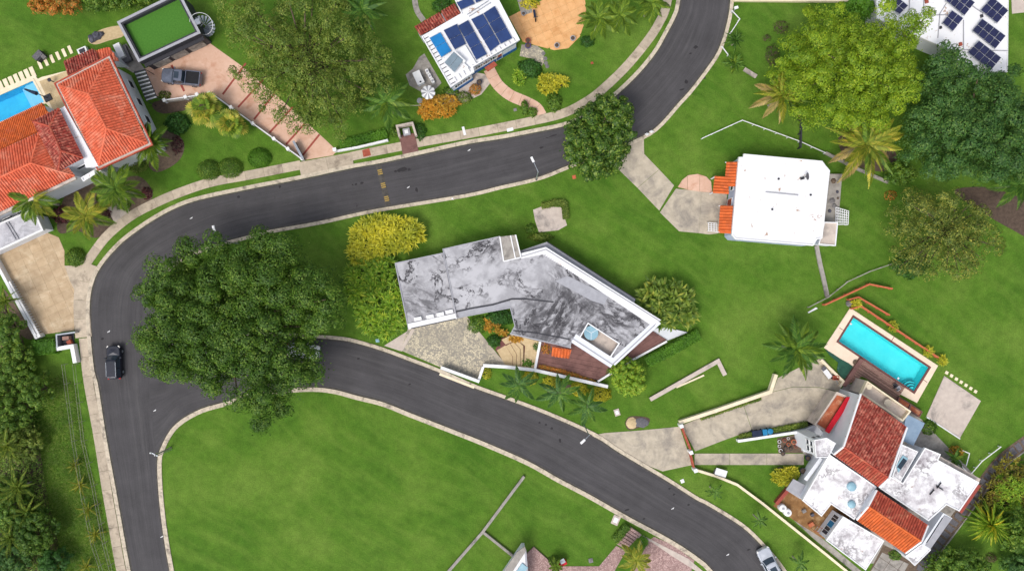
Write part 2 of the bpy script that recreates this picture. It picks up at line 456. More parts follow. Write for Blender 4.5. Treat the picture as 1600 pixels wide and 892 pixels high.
m_terra = mat('terracotta floor', lin(190, 110, 76), lin(160, 84, 56), 1.6, .85, stain=lin(206, 160, 126), sscale=.9)
m_red = mat('red paint', lin(200, 24, 44), lin(176, 16, 34), 2, .6)
m_rust = mat('rust red metal', lin(176, 92, 70), lin(140, 66, 50), 3, .75)
m_orail = mat('orange rail paint', lin(206, 116, 80), lin(176, 88, 60), 3, .75)
m_glass = mat('dark window glass', lin(46, 62, 76), lin(34, 46, 58), 1, .12, .6, bmp=0)
m_bglass = mat('pale blue glass', lin(150, 186, 200), lin(120, 160, 176), 1, .15, .6, bmp=0)
m_panel = mat('solar cell', lin(40, 44, 84), lin(30, 34, 68), 1, .22, .5, bmp=0, island=.2)
m_panelb = mat('blue solar panel', lin(46, 70, 122), lin(34, 54, 100), .7, .25, .5, bmp=0, island=.25)
m_panelh = mat('bright blue pool heater', lin(30, 126, 190), lin(24, 108, 168), .8, .4, bmp=0)
m_panelg = mat('grey collector', lin(120, 138, 150), lin(104, 120, 132), .8, .4, bmp=0)
m_pool = mat('turquoise pool plaster', lin(96, 232, 234), lin(72, 220, 226), .5, .6, bmp=0)
m_pool2 = mat('azure pool plaster', lin(70, 204, 240), lin(46, 172, 222), .35, .6, bmp=0)
m_poolpale = mat('pale pool shelf', lin(160, 216, 240), lin(140, 200, 230), .6, .6, bmp=0)
m_coping = mat('brown pool coping', lin(124, 80, 76), lin(100, 62, 60), 3)
m_water = water_mat('pool water', (.82, .98, 1.0, 1))
m_tarp = mat('green tarp', lin(44, 92, 74), lin(28, 66, 54), 2.5, .6, stain=lin(150, 160, 150), sscale=1.6, sthr=(.66, .72))
m_turf = mat('artificial turf', lin(76, 124, 44), lin(60, 108, 34), 5, .95, bmp=.4)
m_teal = mat('blue grey metal roof', lin(140, 160, 180), lin(120, 142, 164), 1, .5)
m_yellow = mat('yellow road paint', lin(190, 158, 76), lin(140, 118, 70), 5)
m_bark = mat('bark', lin(110, 94, 80), lin(74, 62, 52), 3, .9, bmp=.6)
m_ptrunk = mat('palm trunk', lin(176, 168, 158), lin(136, 128, 118), 4, .9, bmp=.4)
m_bin = mat('blue plastic', lin(36, 130, 176), lin(28, 110, 156), 2, .5)
m_navy = mat('navy plastic', lin(30, 44, 70), lin(22, 34, 56), 2, .5)
m_purple = mat('purple glaze', lin(84, 76, 130), lin(60, 54, 104), 3, .4)
m_tyre = mat('rubber', lin(26, 26, 27), lin(18, 18, 19), 3, .9)
m_silver = mat('silver car paint', lin(196, 200, 208), lin(184, 188, 196), .8, .25, .5, .35, bmp=0)
m_navycar = mat('dark navy car paint', lin(30, 34, 48), lin(24, 28, 40), .8, .2, .5, .2, bmp=0)
m_slate = mat('slate pickup paint', lin(112, 118, 132), lin(98, 104, 120), .8, .22, .5, .3, bmp=0)
m_whitecar = mat('white car paint', (.8, .81, .82, 1), (.74, .75, .76, 1), .8, .3, .5, bmp=0)
m_lamp = mat('lamp lens', lin(236, 232, 226), lin(220, 216, 210), 2, .3)
m_tail = mat('red tail lens', lin(190, 26, 26), lin(160, 16, 16), 2, .3)

L_big = leaf_mat('broad dark leaf', (.022, .062, .006, 1), (.072, .150, .014, 1), (.14, .21, .034, 1))
L_lime = leaf_mat('lime leaf', (.080, .165, .008, 1), (.20, .30, .014, 1), (.28, .35, .028, 1), trans=.3)
L_dark = leaf_mat('deep green leaf', (.020, .066, .016, 1), (.064, .150, .030, 1), (.12, .20, .045, 1))
L_olive = leaf_mat('olive leaf', (.058, .105, .014, 1), (.145, .205, .032, 1), (.22, .25, .05, 1))
L_yolive = leaf_mat('yellow olive leaf', (.045, .085, .016, 1), (.155, .195, .034, 1), (.34, .32, .06, 1), big=.5)
L_glossy = leaf_mat('glossy broad leaf', (.018, .056, .008, 1), (.075, .15, .018, 1), (.22, .29, .05, 1), rough=.4)
L_palm = leaf_mat('palm leaf', (.05, .105, .012, 1), (.12, .205, .02, 1), (.20, .27, .03, 1))
L_palmd = leaf_mat('dark palm leaf', (.030, .090, .014, 1), (.085, .180, .026, 1), (.15, .24, .036, 1))
L_palmy = leaf_mat('yellowing palm leaf', (.12, .16, .018, 1), (.26, .29, .03, 1), (.42, .34, .06, 1))
L_straw = leaf_mat('dry palm leaf', (.22, .17, .07, 1), (.38, .29, .12, 1), (.40, .32, .10, 1))
L_bush = leaf_mat('bush leaf', (.035, .09, .010, 1), (.10, .19, .020, 1), (.20, .27, .04, 1))
L_hedge = leaf_mat('hedge leaf', (.040, .115, .008, 1), (.085, .21, .014, 1))
L_dbush = leaf_mat('dark bush leaf', (.016, .06, .010, 1), (.045, .13, .020, 1))
L_yellow = leaf_mat('yellow shrub leaf', (.26, .27, .020, 1), (.50, .46, .035, 1), (.60, .54, .07, 1))
L_croton = leaf_mat('mixed croton leaf', (.07, .035, .012, 1), (.16, .17, .02, 1), (.34, .30, .04, 1), big=.6)
L_ygreen = leaf_mat('yellow green strap leaf', (.10, .205, .016, 1), (.20, .335, .028, 1), (.40, .44, .05, 1))
L_flower = leaf_mat('yellow flowers', (.20, .22, .014, 1), (.50, .43, .03, 1), (.64, .54, .06, 1))
L_orange = leaf_mat('orange croton leaf', (.30, .14, .015, 1), (.56, .26, .03, 1), (.62, .34, .06, 1))
L_redo = leaf_mat('orange red blossom', (.10, .14, .02, 1), (.55, .16, .03, 1), (.62, .22, .05, 1))
L_maroon = leaf_mat('maroon leaf', (.035, .010, .018, 1), (.10, .025, .035, 1), (.16, .05, .05, 1))
L_brown = leaf_mat('brown twiggy leaf', (.05, .04, .025, 1), (.11, .085, .05, 1))
L_grass = leaf_mat('tall grass blade', (.07, .15, .014, 1), (.15, .25, .035, 1), (.28, .29, .10, 1))
L_cane = leaf_mat('cane leaf', (.05, .10, .012, 1), (.15, .22, .03, 1), (.28, .30, .05, 1))
# ------------------------------------------------------------------ vegetation builders
def unit(a): return a / np.maximum(np.linalg.norm(a, axis=1, keepdims=True), 1e-6)

def leaf_quads(g, P, Nn, L, Wd):
    n = len(P); Nn = unit(Nn)
    t = g.normal(size=(n, 3)); t -= (t * Nn).sum(1, keepdims=True) * Nn; t = unit(t); b = np.cross(Nn, t)
    s = g.uniform(.65, 1.25, (n, 1)); l = L * s / 2; ww = Wd * s / 2; f = Nn * ww * .35
    V = np.stack([P - t * l, P + b * ww + f, P + t * l, P - b * ww + f], 1).reshape(-1, 3)
    return V, np.arange(4 * n).reshape(n, 4)

def strap_quads(g, B, D, L, Wd, droop):
    n = len(B); D = unit(D); s = g.uniform(.7, 1.2, (n, 1)); L = L * s
    side = np.cross(D, np.array([0, 0, 1.0]) + 0 * D) + g.normal(size=(n, 3)) * .15; side = unit(side)
    up = np.array([0, 0, 1.0])
    m = B + D * L * .55 + up * L * .05; t = B + D * L - up * droop * L
    V = np.stack([B - side * Wd * .3, B + side * Wd * .3, m + side * Wd * .5, m - side * Wd * .5, t + side * Wd * .1, t - side * Wd * .1], 1).reshape(-1, 3)
    i = np.arange(n)[:, None] * 6
    F = np.concatenate([i + np.array([[0, 1, 2, 3]]), i + np.array([[3, 2, 4, 5]])], 0)
    return V, F

def sphere_dirs(g, n, zmin=-.35):
    z = g.uniform(zmin, 1, n); a = g.uniform(0, 2 * math.pi, n); r = np.sqrt(np.maximum(0, 1 - z * z))
    return np.stack([r * np.cos(a), r * np.sin(a), z], 1)

def blob_place(g, blobs, count, gap):
    """clump centres scattered over overlapping ellipses (cx, cy, rx, ry), with a dome height 0..1"""
    out = []; tries = 0
    x0 = min(b[0] - b[2] for b in blobs); x1 = max(b[0] + b[2] for b in blobs)
    y0 = min(b[1] - b[3] for b in blobs); y1 = max(b[1] + b[3] for b in blobs)
    while len(out) < count and tries < 9000:
        tries += 1
        x, y = g.uniform(x0, x1), g.uniform(y0, y1)
        r = min(((x - b[0]) / b[2]) ** 2 + ((y - b[1]) / b[3]) ** 2 for b in blobs)
        if r > 1: continue
        if any((x - o[0]) ** 2 + (y - o[1]) ** 2 < gap * gap for o in out): continue
        out.append((x, y, math.sqrt(1 - r)))
    return out

def tree(name, label, blobs_px, ztop, zlow, lf, rc=1.5, count=100, leaves=420, leaf=(.34, .2), seed=1, base=None, cat='tree',
         trunk_r=.4, group=None, sparse=0.0, sub=6, bark=None, limbs=10, spread=1.08):
    """blobs_px: ellipses (px, py, rx, ry) in photo pixels outlining the crown as seen from above"""
    g = np.random.default_rng(seed); zm = (ztop + zlow) / 2
    k = (H - zm) / (H * S)
    bl = [(*W(b[0], b[1], zm), b[2] * k, b[3] * k) for b in blobs_px]
    ctr = W(*base) if base else (bl[0][0], bl[0][1])
    T = thing(name, label, cat, ctr[0], ctr[1], group)
    cl = blob_place(g, [(b[0], b[1], max(.4, b[2] - rc * .55), max(.4, b[3] - rc * .55)) for b in bl], int(count * 2.0), rc * spread)
    P, Nn, cents = [], [], []
    for x, y, h in cl:
        r = rc * g.uniform(.8, 1.3) * (.72 + .28 * min(1, h * 1.8))
        c = np.array([x, y, zlow + (ztop - zlow - r) * (h ** .8) + g.uniform(-.6, .7) * r])
        cents.append(c)
        sd_ = sphere_dirs(g, sub, -.1); subs = sd_ * np.array([r, r, r * .8]) * .66
        n = int(leaves * (r / rc) ** 2 * g.uniform(1 - sparse, 1))
        which = g.integers(0, sub, n); d = sphere_dirs(g, n, -.3)
        rs_ = r * g.uniform(.34, .5, (sub, 1))[which]
        P.append(c + subs[which] + d * rs_ * g.uniform(.82, 1.05, (n, 1)))
        Nn.append(d * .8 + sd_[which] * .5 + np.array([0, 0, .15]) + g.normal(size=(n, 3)) * .2)
    fill = blob_place(g, [(b[0], b[1], max(.3, b[2] - rc), max(.3, b[3] - rc)) for b in bl], int(count * (3 if sparse < .2 else 1)), rc * .45)
    for x, y, h in fill:      # shaded inner foliage under the outer clumps
        n = int(leaves * .14); z = zlow + (ztop - zlow - rc) * (h ** .8) - rc * .55
        P.append(np.array([x, y, z]) + g.normal(size=(n, 3)) * rc * np.array([.45, .45, .2])); Nn.append(g.normal(size=(n, 3)) * .5 + np.array([0, 0, 1.0]))
    V, F = leaf_quads(g, np.concatenate(P), np.concatenate(Nn), *leaf)
    o3 = np.array(org[T]); put('crown', np_mesh('crown', V - o3, F), lf, T)
    mb = MB(); hz = zlow * .75
    mb.tube([(ctr[0], ctr[1], 0), (ctr[0] + .1, ctr[1] + .1, hz * .5), (ctr[0] + .05, ctr[1], hz)], trunk_r, 9, trunk_r * .7)
    far = sorted(range(len(cents)), key=lambda i: g.random())[:limbs]
    for i in far:
        c = cents[i]; m = ((ctr[0] + c[0]) / 2 + g.uniform(-.4, .4), (ctr[1] + c[1]) / 2 + g.uniform(-.4, .4), hz + (c[2] - hz) * .62)
        mb.tube([(ctr[0] + .05, ctr[1], hz - .1), m, (c[0], c[1], c[2] + rc * .2)], trunk_r * .5, 6, .05)
    part('trunk', mb, bark or m_bark, T)
    return T

def bush(name, label, px, py, rx, ry, h, lf, leaf=(.2, .13), dens=70, seed=1, cat='bush', group=None, z0=0.0, rot=0.0, lumpy=.12):
    """leafy dome; px, py, rx, ry in photo pixels"""
    g = np.random.default_rng(seed); c = W(px, py, h * .5); k = (H - h * .5) / (H * S); a, b = rx * k, ry * k
    T = thing(name, label, cat, c[0], c[1], group, z0)
    n = int(dens * (a * b * math.pi + (a + b) * 3.14 * h * .6))
    d = sphere_dirs(g, n, -.05)
    lum = 1 + lumpy * np.sin(d[:, :1] * 7 + seed) * np.cos(d[:, 1:2] * 6 + seed * 2)
    P = d * lum * g.uniform(.78, 1.04, (n, 1)) * np.array([a, b, h])
    P[:, 2] = np.maximum(P[:, 2], .05)
    cr, sr = math.cos(rot), math.sin(rot)
    Rm = np.array([[cr, -sr, 0], [sr, cr, 0], [0, 0, 1]]); P = P @ Rm.T; d = d @ Rm.T
    V, F = leaf_quads(g, P, d + np.array([0, 0, .3]) + g.normal(size=(n, 3)) * .4, *leaf)
    put('foliage', np_mesh('foliage', V, F), lf, T)
    mb = MB(); x, y, z = org[T]
    for i in range(4):
        an = i * 1.6 + seed; mb.cyl((x, y, z), (x + math.cos(an) * a * .5, y + math.sin(an) * b * .5, z + h * .7), .05, .02, 5)
    part('stem', mb, m_bark, T)
    return T

def strap_shrub(name, label, blobs_px, h, lf, count=60, per=22, L=.55, Wd=.09, seed=1, cat='shrub', group=None, droop=.15, spread=.6):
    """mass of spiky rosettes over overlapping ellipses"""
    g = np.random.default_rng(seed); k = (H - h * .6) / (H * S)
    bl = [(*W(b[0], b[1], h * .6), b[2] * k, b[3] * k) for b in blobs_px]
    T = thing(name, label, cat, bl[0][0], bl[0][1], group)
    cl = blob_place(g, [(b[0], b[1], max(.15, b[2] - L * .6), max(.15, b[3] - L * .6)) for b in bl], count, L * .62)
    B, D = [], []; mb = MB()
    for x, y, hh in cl:
        z = h * (.45 + .55 * hh) * g.uniform(.85, 1.05)
        d = sphere_dirs(g, per, .05); d[:, 2] += .1
        out = np.array([x - bl[0][0], y - bl[0][1], 0]); nn = np.linalg.norm(out)
        if nn > .01: d += out / nn * (1 - hh) * spread
        D.append(d); B.append(np.tile([x, y, z], (per, 1)) + g.normal(size=(per, 3)) * .05)
        mb.cyl((x * .7 + bl[0][0] * .3, y * .7 + bl[0][1] * .3, 0), (x, y, z), .045, .03, 5)
    V, F = strap_quads(g, np.concatenate(B), np.concatenate(D), L, Wd, droop)
    put('foliage', np_mesh('foliage', V - np.array(org[T]), F), lf, T)
    part('stem', mb, m_bark, T)
    return T

def hedge(name, label, line_px, wd, h, lf, seed=1, cat='hedge', leaf=(.18, .12), dens=190, group=None):
    """clipped hedge along a line of photo pixels"""
    g = np.random.default_rng(seed); pts = resample(WL(line_px, h), step=.3)
    mid = pts[len(pts) // 2]; T = thing(name, label, cat, mid[0], mid[1], group)
    P, Nn = [], []
    for i in range(len(pts) - 1):
        a, b = Vector(pts[i]), Vector(pts[i + 1]); d = (b - a); ln = d.length; d.normalize(); nn = Vector((-d.y, d.x))
        n = int(dens * ln * (wd + 2 * h) * .5) + 1
        for _ in range(n):
            q = g.random() * (wd + 1.4 * h); t = g.random() * ln
            if q < wd: off, z, nm = q - wd / 2, h + g.normal() * .06, (0, 0, 1)
            else:
                sgn = 1 if g.random() < .5 else -1; off = sgn * wd / 2; z = g.random() * h; nm = (nn.x * sgn, nn.y * sgn, .4)
            off += g.normal() * .05
            P.append((a.x + d.x * t + nn.x * off, a.y + d.y * t + nn.y * off, z)); Nn.append(nm)
    P = np.array(P); Nn = np.array(Nn, float) + g.normal(size=(len(P), 3)) * .4
    V, F = leaf_quads(g, P, Nn, *leaf)
    put('foliage', np_mesh('foliage', V - np.array(org[T]), F), lf, T)
    mb = MB(); mb.strip(pts, wd * .7, .02, h * .8); part('inner_foliage', mb, lf, T)
    return T

_fr = {}
def frond_mesh(L, lf, v, wide=.55, nl=24, fan=False):
    key = (round(L, 2), lf.name, v, wide, nl, fan)
    if key in _fr: return _fr[key]
    g = np.random.default_rng(hash((v, nl)) % 9999 + 5); V = []; F = []
    def add(q): i = len(V); V.extend(q); F.append((i, i + 1, i + 2, i + 3))
    rise, dr = .28 + .06 * v, .5 + .1 * v
    zz = lambda s: L * (rise * s - dr * s * s)
    if fan:
        for i in range(16):
            a = (i - 7.5) / 7.5 * 1.9; c, q = math.cos(a), math.sin(a); l = L * .5 * (1 - .15 * abs(a) / 1.9)
            b0 = np.array([L * .5, 0, zz(.5)]); d = np.array([c, q, 0]); sd = np.array([-q, c, 0]) * .07 * L
            tip = b0 + d * l + np.array([0, 0, -.22 * l - .05 * g.random()])
            mid = b0 + d * l * .6 + np.array([0, 0, .03])
            add([b0 - sd * .2, mid - sd, tip, mid + sd])
        add([np.array([0, -.03, 0]), np.array([L * .5, -.02, zz(.5)]), np.array([L * .5, .02, zz(.5)]), np.array([0, .03, 0])])
    else:
        for i in range(nl):
            s = .1 + .9 * i / (nl - 1)
            env = math.sin(math.pi * min(1, .18 + .82 * s)) ** .6 if s < .999 else .25
            for sg in (-1, 1):
                l = wide * L * .5 * max(.25, env) * g.uniform(.85, 1.1)
                fa = .55 + .5 * s
                d = np.array([math.sin(fa), sg * math.cos(fa), 0]); d /= np.linalg.norm(d)
                b0 = np.array([s * L, 0, zz(s)]); tip = b0 + d * l + np.array([0, 0, -.32 * l - .06 * g.random()])
                mid = b0 + d * l * .5 + np.array([0, 0, .02]); sd = np.array([.05 * L / 2.5 + .05, 0, 0])
                add([b0 - sd * .6, mid - sd, tip, mid + sd] if sg > 0 else [mid - sd, b0 - sd * .6, mid + sd, tip])
        ns = 6
        for i in range(ns):
            a, b = i / ns, (i + 1) / ns; wa, wb = .045 * (1 - a) + .012, .045 * (1 - b) + .012
            add([np.array([a * L, -wa, zz(a) + .02]), np.array([b * L, -wb, zz(b) + .02]), np.array([b * L, wb, zz(b) + .02]), np.array([a * L, wa, zz(a) + .02])])
    me = np_mesh('frond', np.array(V), np.array(F)); me.materials.append(lf); _fr[key] = me
    return me

def palm(label, px, py, hgt, rpx, lf, n=12, seed=1, name='palm_tree', group=None, dry=0, lf2=None, wide=.55, fan=False, tilt=(5, 38), trunk_r=.14, cat='palm', lean=0.0):
    """px, py: where the heart of the crown is seen; rpx: frond reach in photo pixels"""
    rr = random.Random(seed); x, y = W(px, py, hgt); L = rpx * (H - hgt) / (H * S) * 1.06
    bx, by = x + lean * rr.uniform(-1, 1), y + lean * rr.uniform(-1, 1)
    T = thing(name, label, cat, bx, by, group)
    mb = MB(); mb.tube([(bx, by, 0), ((bx + x) / 2, (by + y) / 2, hgt * .5), (x, y, hgt)], trunk_r * 1.25, 8, trunk_r)
    part('trunk', mb, m_ptrunk, T)
    for i in range(n):
        isd = i < dry; m = L_straw if isd else (lf2 if lf2 and rr.random() < .35 else lf)
        me = frond_mesh(L, m, rr.randrange(3), wide, 34, fan)
        o = bpy.data.objects.new('frond', me); C.objects.link(o); o.parent = T
        az = 2 * math.pi * (i * .618034 + .03 * rr.random()) + seed
        layer = i / max(1, n - 1)
        pit = math.radians(tilt[0] + (tilt[1] - tilt[0]) * layer) if not isd else math.radians(-18)
        o.location = (x - bx, y - by, hgt - .05 + .12 * layer)
        o.rotation_euler = (rr.uniform(-.25, .25), -pit, az)
        k = rr.uniform(.85, 1.08) * (1 - .25 * layer); o.scale = (k, k, k)
    return T

# ------------------------------------------------------------------ architecture builders
def slab_parts(parent, name, lines, mat_, z0, z1, gap=.03):
    for poly in lines:
        mb = MB(); mb.prism(inset(ccw(poly), gap / 2), z0, z1); part(name, mb, mat_, parent)

def band_pieces(line, wd, step):
    """cuts a band of width wd along a line (world) into four-cornered pieces about step long"""
    pts = resample(line, step=step); fine = 3; out = []
    big = resample(line, n=(len(pts) - 1) * fine + 1)
    a, b = offset_line(big, wd / 2), offset_line(big, -wd / 2)
    for i in range(len(pts) - 1):
        s = slice(i * fine, i * fine + fine + 1)
        out.append(list(a[s]) + list(reversed(b[s])))
    return out

def grid_pieces(parent, name, poly_px, z0, z1, mat_, sx, sy, ang, gap=.03, zpx=0.0):
    """tiles a convex-ish area with rectangular pieces clipped to the outline, each an object"""
    poly = ccw(WL(poly_px, zpx)); c, s = math.cos(ang), math.sin(ang)
    loc = [(p[0] * c + p[1] * s, -p[0] * s + p[1] * c) for p in poly]
    x0, x1 = min(p[0] for p in loc), max(p[0] for p in loc); y0, y1 = min(p[1] for p in loc), max(p[1] for p in loc)
    k = 0
    for i in range(int((x1 - x0) / sx) + 1):
        for j in range(int((y1 - y0) / sy) + 1):
            cell = [(x0 + i * sx, y0 + j * sy), (x0 + (i + 1) * sx, y0 + j * sy), (x0 + (i + 1) * sx, y0 + (j + 1) * sy), (x0 + i * sx, y0 + (j + 1) * sy)]
            q = clip(cell, loc)
            if len(q) < 3: continue
            a = abs(sum(q[m][0] * q[(m + 1) % len(q)][1] - q[(m + 1) % len(q)][0] * q[m][1] for m in range(len(q)))) / 2
            if a < .05: continue
            q = inset(ccw(q), gap / 2)
            mb = MB(); mb.prism([(p[0] * c - p[1] * s, p[0] * s + p[1] * c) for p in q], z0, z1); part(name, mb, mat_, parent); k += 1
    return k

def clip(cell, poly):
    """clip a convex cell by a ccw polygon (Sutherland-Hodgman with the cell as clipper, so the area may be concave)"""
    out = list(poly); n = len(cell)
    for i in range(n):
        a, b = cell[i], cell[(i + 1) % n]; inp = out; out = []
        side = lambda p: (b[0] - a[0]) * (p[1] - a[1]) - (b[1] - a[1]) * (p[0] - a[0])
        for j in range(len(inp)):
            p, q = inp[j - 1], inp[j]; sp, sq = side(p), side(q)
            if (sp >= 0) != (sq >= 0):
                t = sp / (sp - sq); out.append((p[0] + (q[0] - p[0]) * t, p[1] + (q[1] - p[1]) * t))
            if sq >= 0: out.append(q)
        if len(out) < 3: return []
    r = []
    for p in out:
        if not r or math.hypot(p[0] - r[-1][0], p[1] - r[-1][1]) > .02: r.append(p)
    if len(r) > 1 and math.hypot(r[0][0] - r[-1][0], r[0][1] - r[-1][1]) < .02: r.pop()
    return r

def block(T, roof_px, z, wallm, roofm, over=.2, par=None, parm=None, base=0.0, slab=.22, hole_px=None, wallname='wall', roofname='roof'):
    """a flat-roofed volume whose roof outline is seen at roof_px when z metres up"""
    poly = ccw(WL(roof_px, z))
    wl = inset(poly, over) if over else poly
    hole = [ccw(WL(hole_px, z))] if hole_px else []
    mb = MB(); mb.prism(wl, base, z - slab - .003, [inset(h, -over) for h in hole]); part(wallname, mb, wallm, T)
    mb = MB(); mb.prism(poly, z - slab, z, hole); r = part(roofname, mb, roofm, T)
    if par:
        mb = MB(); mb.ring(inset(poly, -.015), par[0], z - slab - .02, z + par[1]); part('parapet', mb, parm or m_white, T)
    return poly, wl

def window(T, a, b, t, z, w_, h_, frame=None, pane=None, shut=False, mull=0):
    """window on the wall from a to b (ccw, so the outside is to the right), t along it, sill height z"""
    a, b = Vector(a), Vector(b); d = (b - a).normalized(); n = Vector((d.y, -d.x)); c = a + (b - a) * t
    rot = math.atan2(d.y, d.x); mb = MB(); f = .07
    for s in (-1, 1): mb.box(c.x + d.x * s * (w_ - f) / 2 + n.x * .03, c.y + d.y * s * (w_ - f) / 2 + n.y * .03, z + h_ / 2, f, .1, h_, rot)
    for zz in (z + f / 2, z + h_ - f / 2): mb.box(c.x + n.x * .03, c.y + n.y * .03, zz, w_ - 2 * f - .004, .1, f, rot)
    for i in range(mull):
        o = ((i + 1) / (mull + 1) - .5) * w_; mb.box(c.x + d.x * o + n.x * .03, c.y + d.y * o + n.y * .03, z + h_ / 2, f * .8, .094, h_ - 2 * f - .004, rot)
    o = part('window', mb, frame or m_white, T)
    mb = MB()
    if shut:
        for i in range(int(h_ / .14)):
            zz = z + f + .05 + i * .14
            if zz > z + h_ - f - .05: break
            mb.box(c.x + n.x * .025, c.y + n.y * .025, zz, w_ - 2 * f - .01, .06, .05, rot)
    mb.box(c.x + n.x * .01, c.y + n.y * .01, z + h_ / 2, w_ - 2 * f - .006, .03, h_ - 2 * f - .006, rot)
    part('pane', mb, pane or m_glass, o)
    return o

def slope(T, pts, mat_, name='roof_slope', pitch=.36, course=.42):
    """one tiled slope; pts (px, py, z), the first two along the eave; tiles are real half-barrels"""
    P = [W3(p) for p in pts]
    nrm = Vector((0, 0, 0))
    for i in range(len(P)):
        a, b = P[i], P[(i + 1) % len(P)]
        nrm += Vector(((a.y - b.y) * (a.z + b.z), (a.z - b.z) * (a.x + b.x), (a.x - b.x) * (a.y + b.y)))
    nrm.normalize()
    if nrm.z < 0: nrm = -nrm
    u = (P[1] - P[0]); u -= nrm * u.dot(nrm); u.normalize(); v = nrm.cross(u); ctr = sum(P, Vector()) / len(P)
    if (ctr - P[0]).dot(v) < 0: u = -u; v = -v
    mb = MB(); th = .12
    n = len(P); mb.add([p for p in P] + [p - Vector((0, 0, th)) for p in P],
                       [tuple(range(n)), tuple(reversed(range(n, 2 * n)))] + [(i, i + n, (i + 1) % n + n, (i + 1) % n) for i in range(n)])
    s = part(name, mb, mat_, T)
    q = [((p - P[0]).dot(u), (p - P[0]).dot(v)) for p in P]
    x0, x1 = min(p[0] for p in q), max(p[0] for p in q); mt = MB(); r = pitch * .43
    x = x0 + pitch / 2
    while x < x1:
        ys = []
        for i in range(n):
            a, b = q[i], q[(i + 1) % n]
            if (a[0] <= x) != (b[0] <= x): ys.append(a[1] + (b[1] - a[1]) * (x - a[0]) / (b[0] - a[0]))
        ys.sort()
        for k in range(0, len(ys) - 1, 2):
            y = ys[k]
            while y < ys[k + 1] - .05:
                ye = min(y + course, ys[k + 1]); V = []
                for yy, lift in ((y - .03, .045), (ye, .0)):
                    for j in range(5):
                        a = math.pi * j / 4
                        V.append(P[0] + u * (x + r * math.cos(a)) + v * yy + nrm * (r * .85 * math.sin(a) + lift))
                mt.add(V, [(j, j + 1, j + 6, j + 5) for j in range(4)] + [(4, 3, 2, 1, 0)])
                y = ye
        x += pitch
    t = part('roof_tiles', mt, mat_, s); t['kind'] = 'stuff'
    return s

def ridge(T, p0, p1, mat_, r=.14):
    a, b = W3(p0), W3(p1); mb = MB(); up = Vector((0, 0, .05)); mb.cyl(a + up, b + up, r, r, 7); return part('ridge_cap', mb, mat_, T)

def solar_array(T, quad_px, z, nx, ny, mat_=None, gap=.05, tilt=.0, sub='panel', thick=.06):
    """quad_px at height z; nx panels along the first edge, ny along the second"""
    A, B, Cc, D = (Vector((*W(p[0], p[1], z), z)) for p in quad_px)
    Cc.z += tilt; D.z += tilt
    mb = MB()
    for e in ((A, B), (D, Cc)):
        mb.bar(e[0] - Vector((0, 0, .03)), e[1] - Vector((0, 0, .03)), .06, .06)
        for t in (.08, .92):
            p = e[0].lerp(e[1], t); mb.cyl((p.x, p.y, z - .3), (p.x, p.y, p.z - .03), .03, .03, 5)
    arr = part('solar_array', mb, m_metal, T)
    f = lambda s, t: (A.lerp(B, s)).lerp(D.lerp(Cc, s), t)
    du, dv = gap / (B - A).length, gap / (D - A).length
    for i in range(nx):
        for j in range(ny):
            s0, s1, t0, t1 = i / nx + du / 2, (i + 1) / nx - du / 2, j / ny + dv / 2, (j + 1) / ny - dv / 2
            q = [f(s0, t0), f(s1, t0), f(s1, t1), f(s0, t1)]
            m2 = MB(); m2.add([p + Vector((0, 0, thick)) for p in q] + q, [(3, 2, 1, 0), (4, 5, 6, 7), (0, 1, 5, 4), (1, 2, 6, 5), (2, 3, 7, 6), (3, 0, 4, 7)])
            part(sub, m2, mat_ or m_panel, arr)
    return arr

def wall(name, label, pts_px, wd, h, mat_, cat='wall', group=None, z0=0.0, cap=None):
    pts = WL(pts_px, h); mid = pts[len(pts) // 2]
    T = thing(name, label, cat, pts[0][0], pts[0][1], group)
    mb = MB(); mb.strip(pts, wd, z0, h); part('wall_body', mb, mat_, T)
    mb = MB(); mb.strip(pts, wd + .06, h + .002, h + .06); part('coping', mb, cap or mat_, T)
    return T

def rail(name, label, pts_px, h, mat_, cat='fence', group=None, rails=2, post=1.6, th=.07, wire=False):
    pts = WL(pts_px, h); T = thing(name, label, cat, pts[0][0], pts[0][1], group)
    pp = []
    for i in range(len(pts) - 1):
        seg = resample(pts[i:i + 2], step=post)
        for p in (seg if i == len(pts) - 2 else seg[:-1]):
            mb = MB(); mb.box(p[0], p[1], h / 2, th, th, h, .3); part('post', mb, mat_, T)
    for r in range(rails):
        z = h - .03 - r * (h * .8 / max(1, rails)); mb = MB()
        for i in range(len(pts) - 1): mb.bar((*pts[i], z), (*pts[i + 1], z), th * (.4 if wire else .9), th * (.4 if wire else .6))
        part('rail', mb, mat_, T)
    return T

# ------------------------------------------------------------------ vehicles
def plan(L, Wd, nose, tail, n=7):
    """rounded plan outline of a car body, front towards +X"""
    pts = []
    for (cx, sx, r) in ((L / 2, 1, nose), (-L / 2, -1, tail)):
        for i in range(n):
            a = math.pi / 2 * (1 - 2 * i / (n - 1)); y = Wd / 2 * math.copysign(abs(math.sin(a)) ** .45, math.sin(a))
            x = cx - sx * r * (1 - abs(math.cos(a)) ** .6)
            pts.append((x, y * sx))
    return pts

def shell(mb, levels):
    """levels: (outline, z) stacked; closed at the top and bottom"""
    n = len(levels[0][0]); V = [(p[0], p[1], z) for o, z in levels for p in o]; F = []
    for k in range(len(levels) - 1):
        for i in range(n):
            a, b = k * n + i, k * n + (i + 1) % n; F.append((b, a, a + n, b + n))
    F += [tuple(range(n)), tuple(reversed([(len(levels) - 1) * n + i for i in range(n)]))]
    return mb.add(V, F)

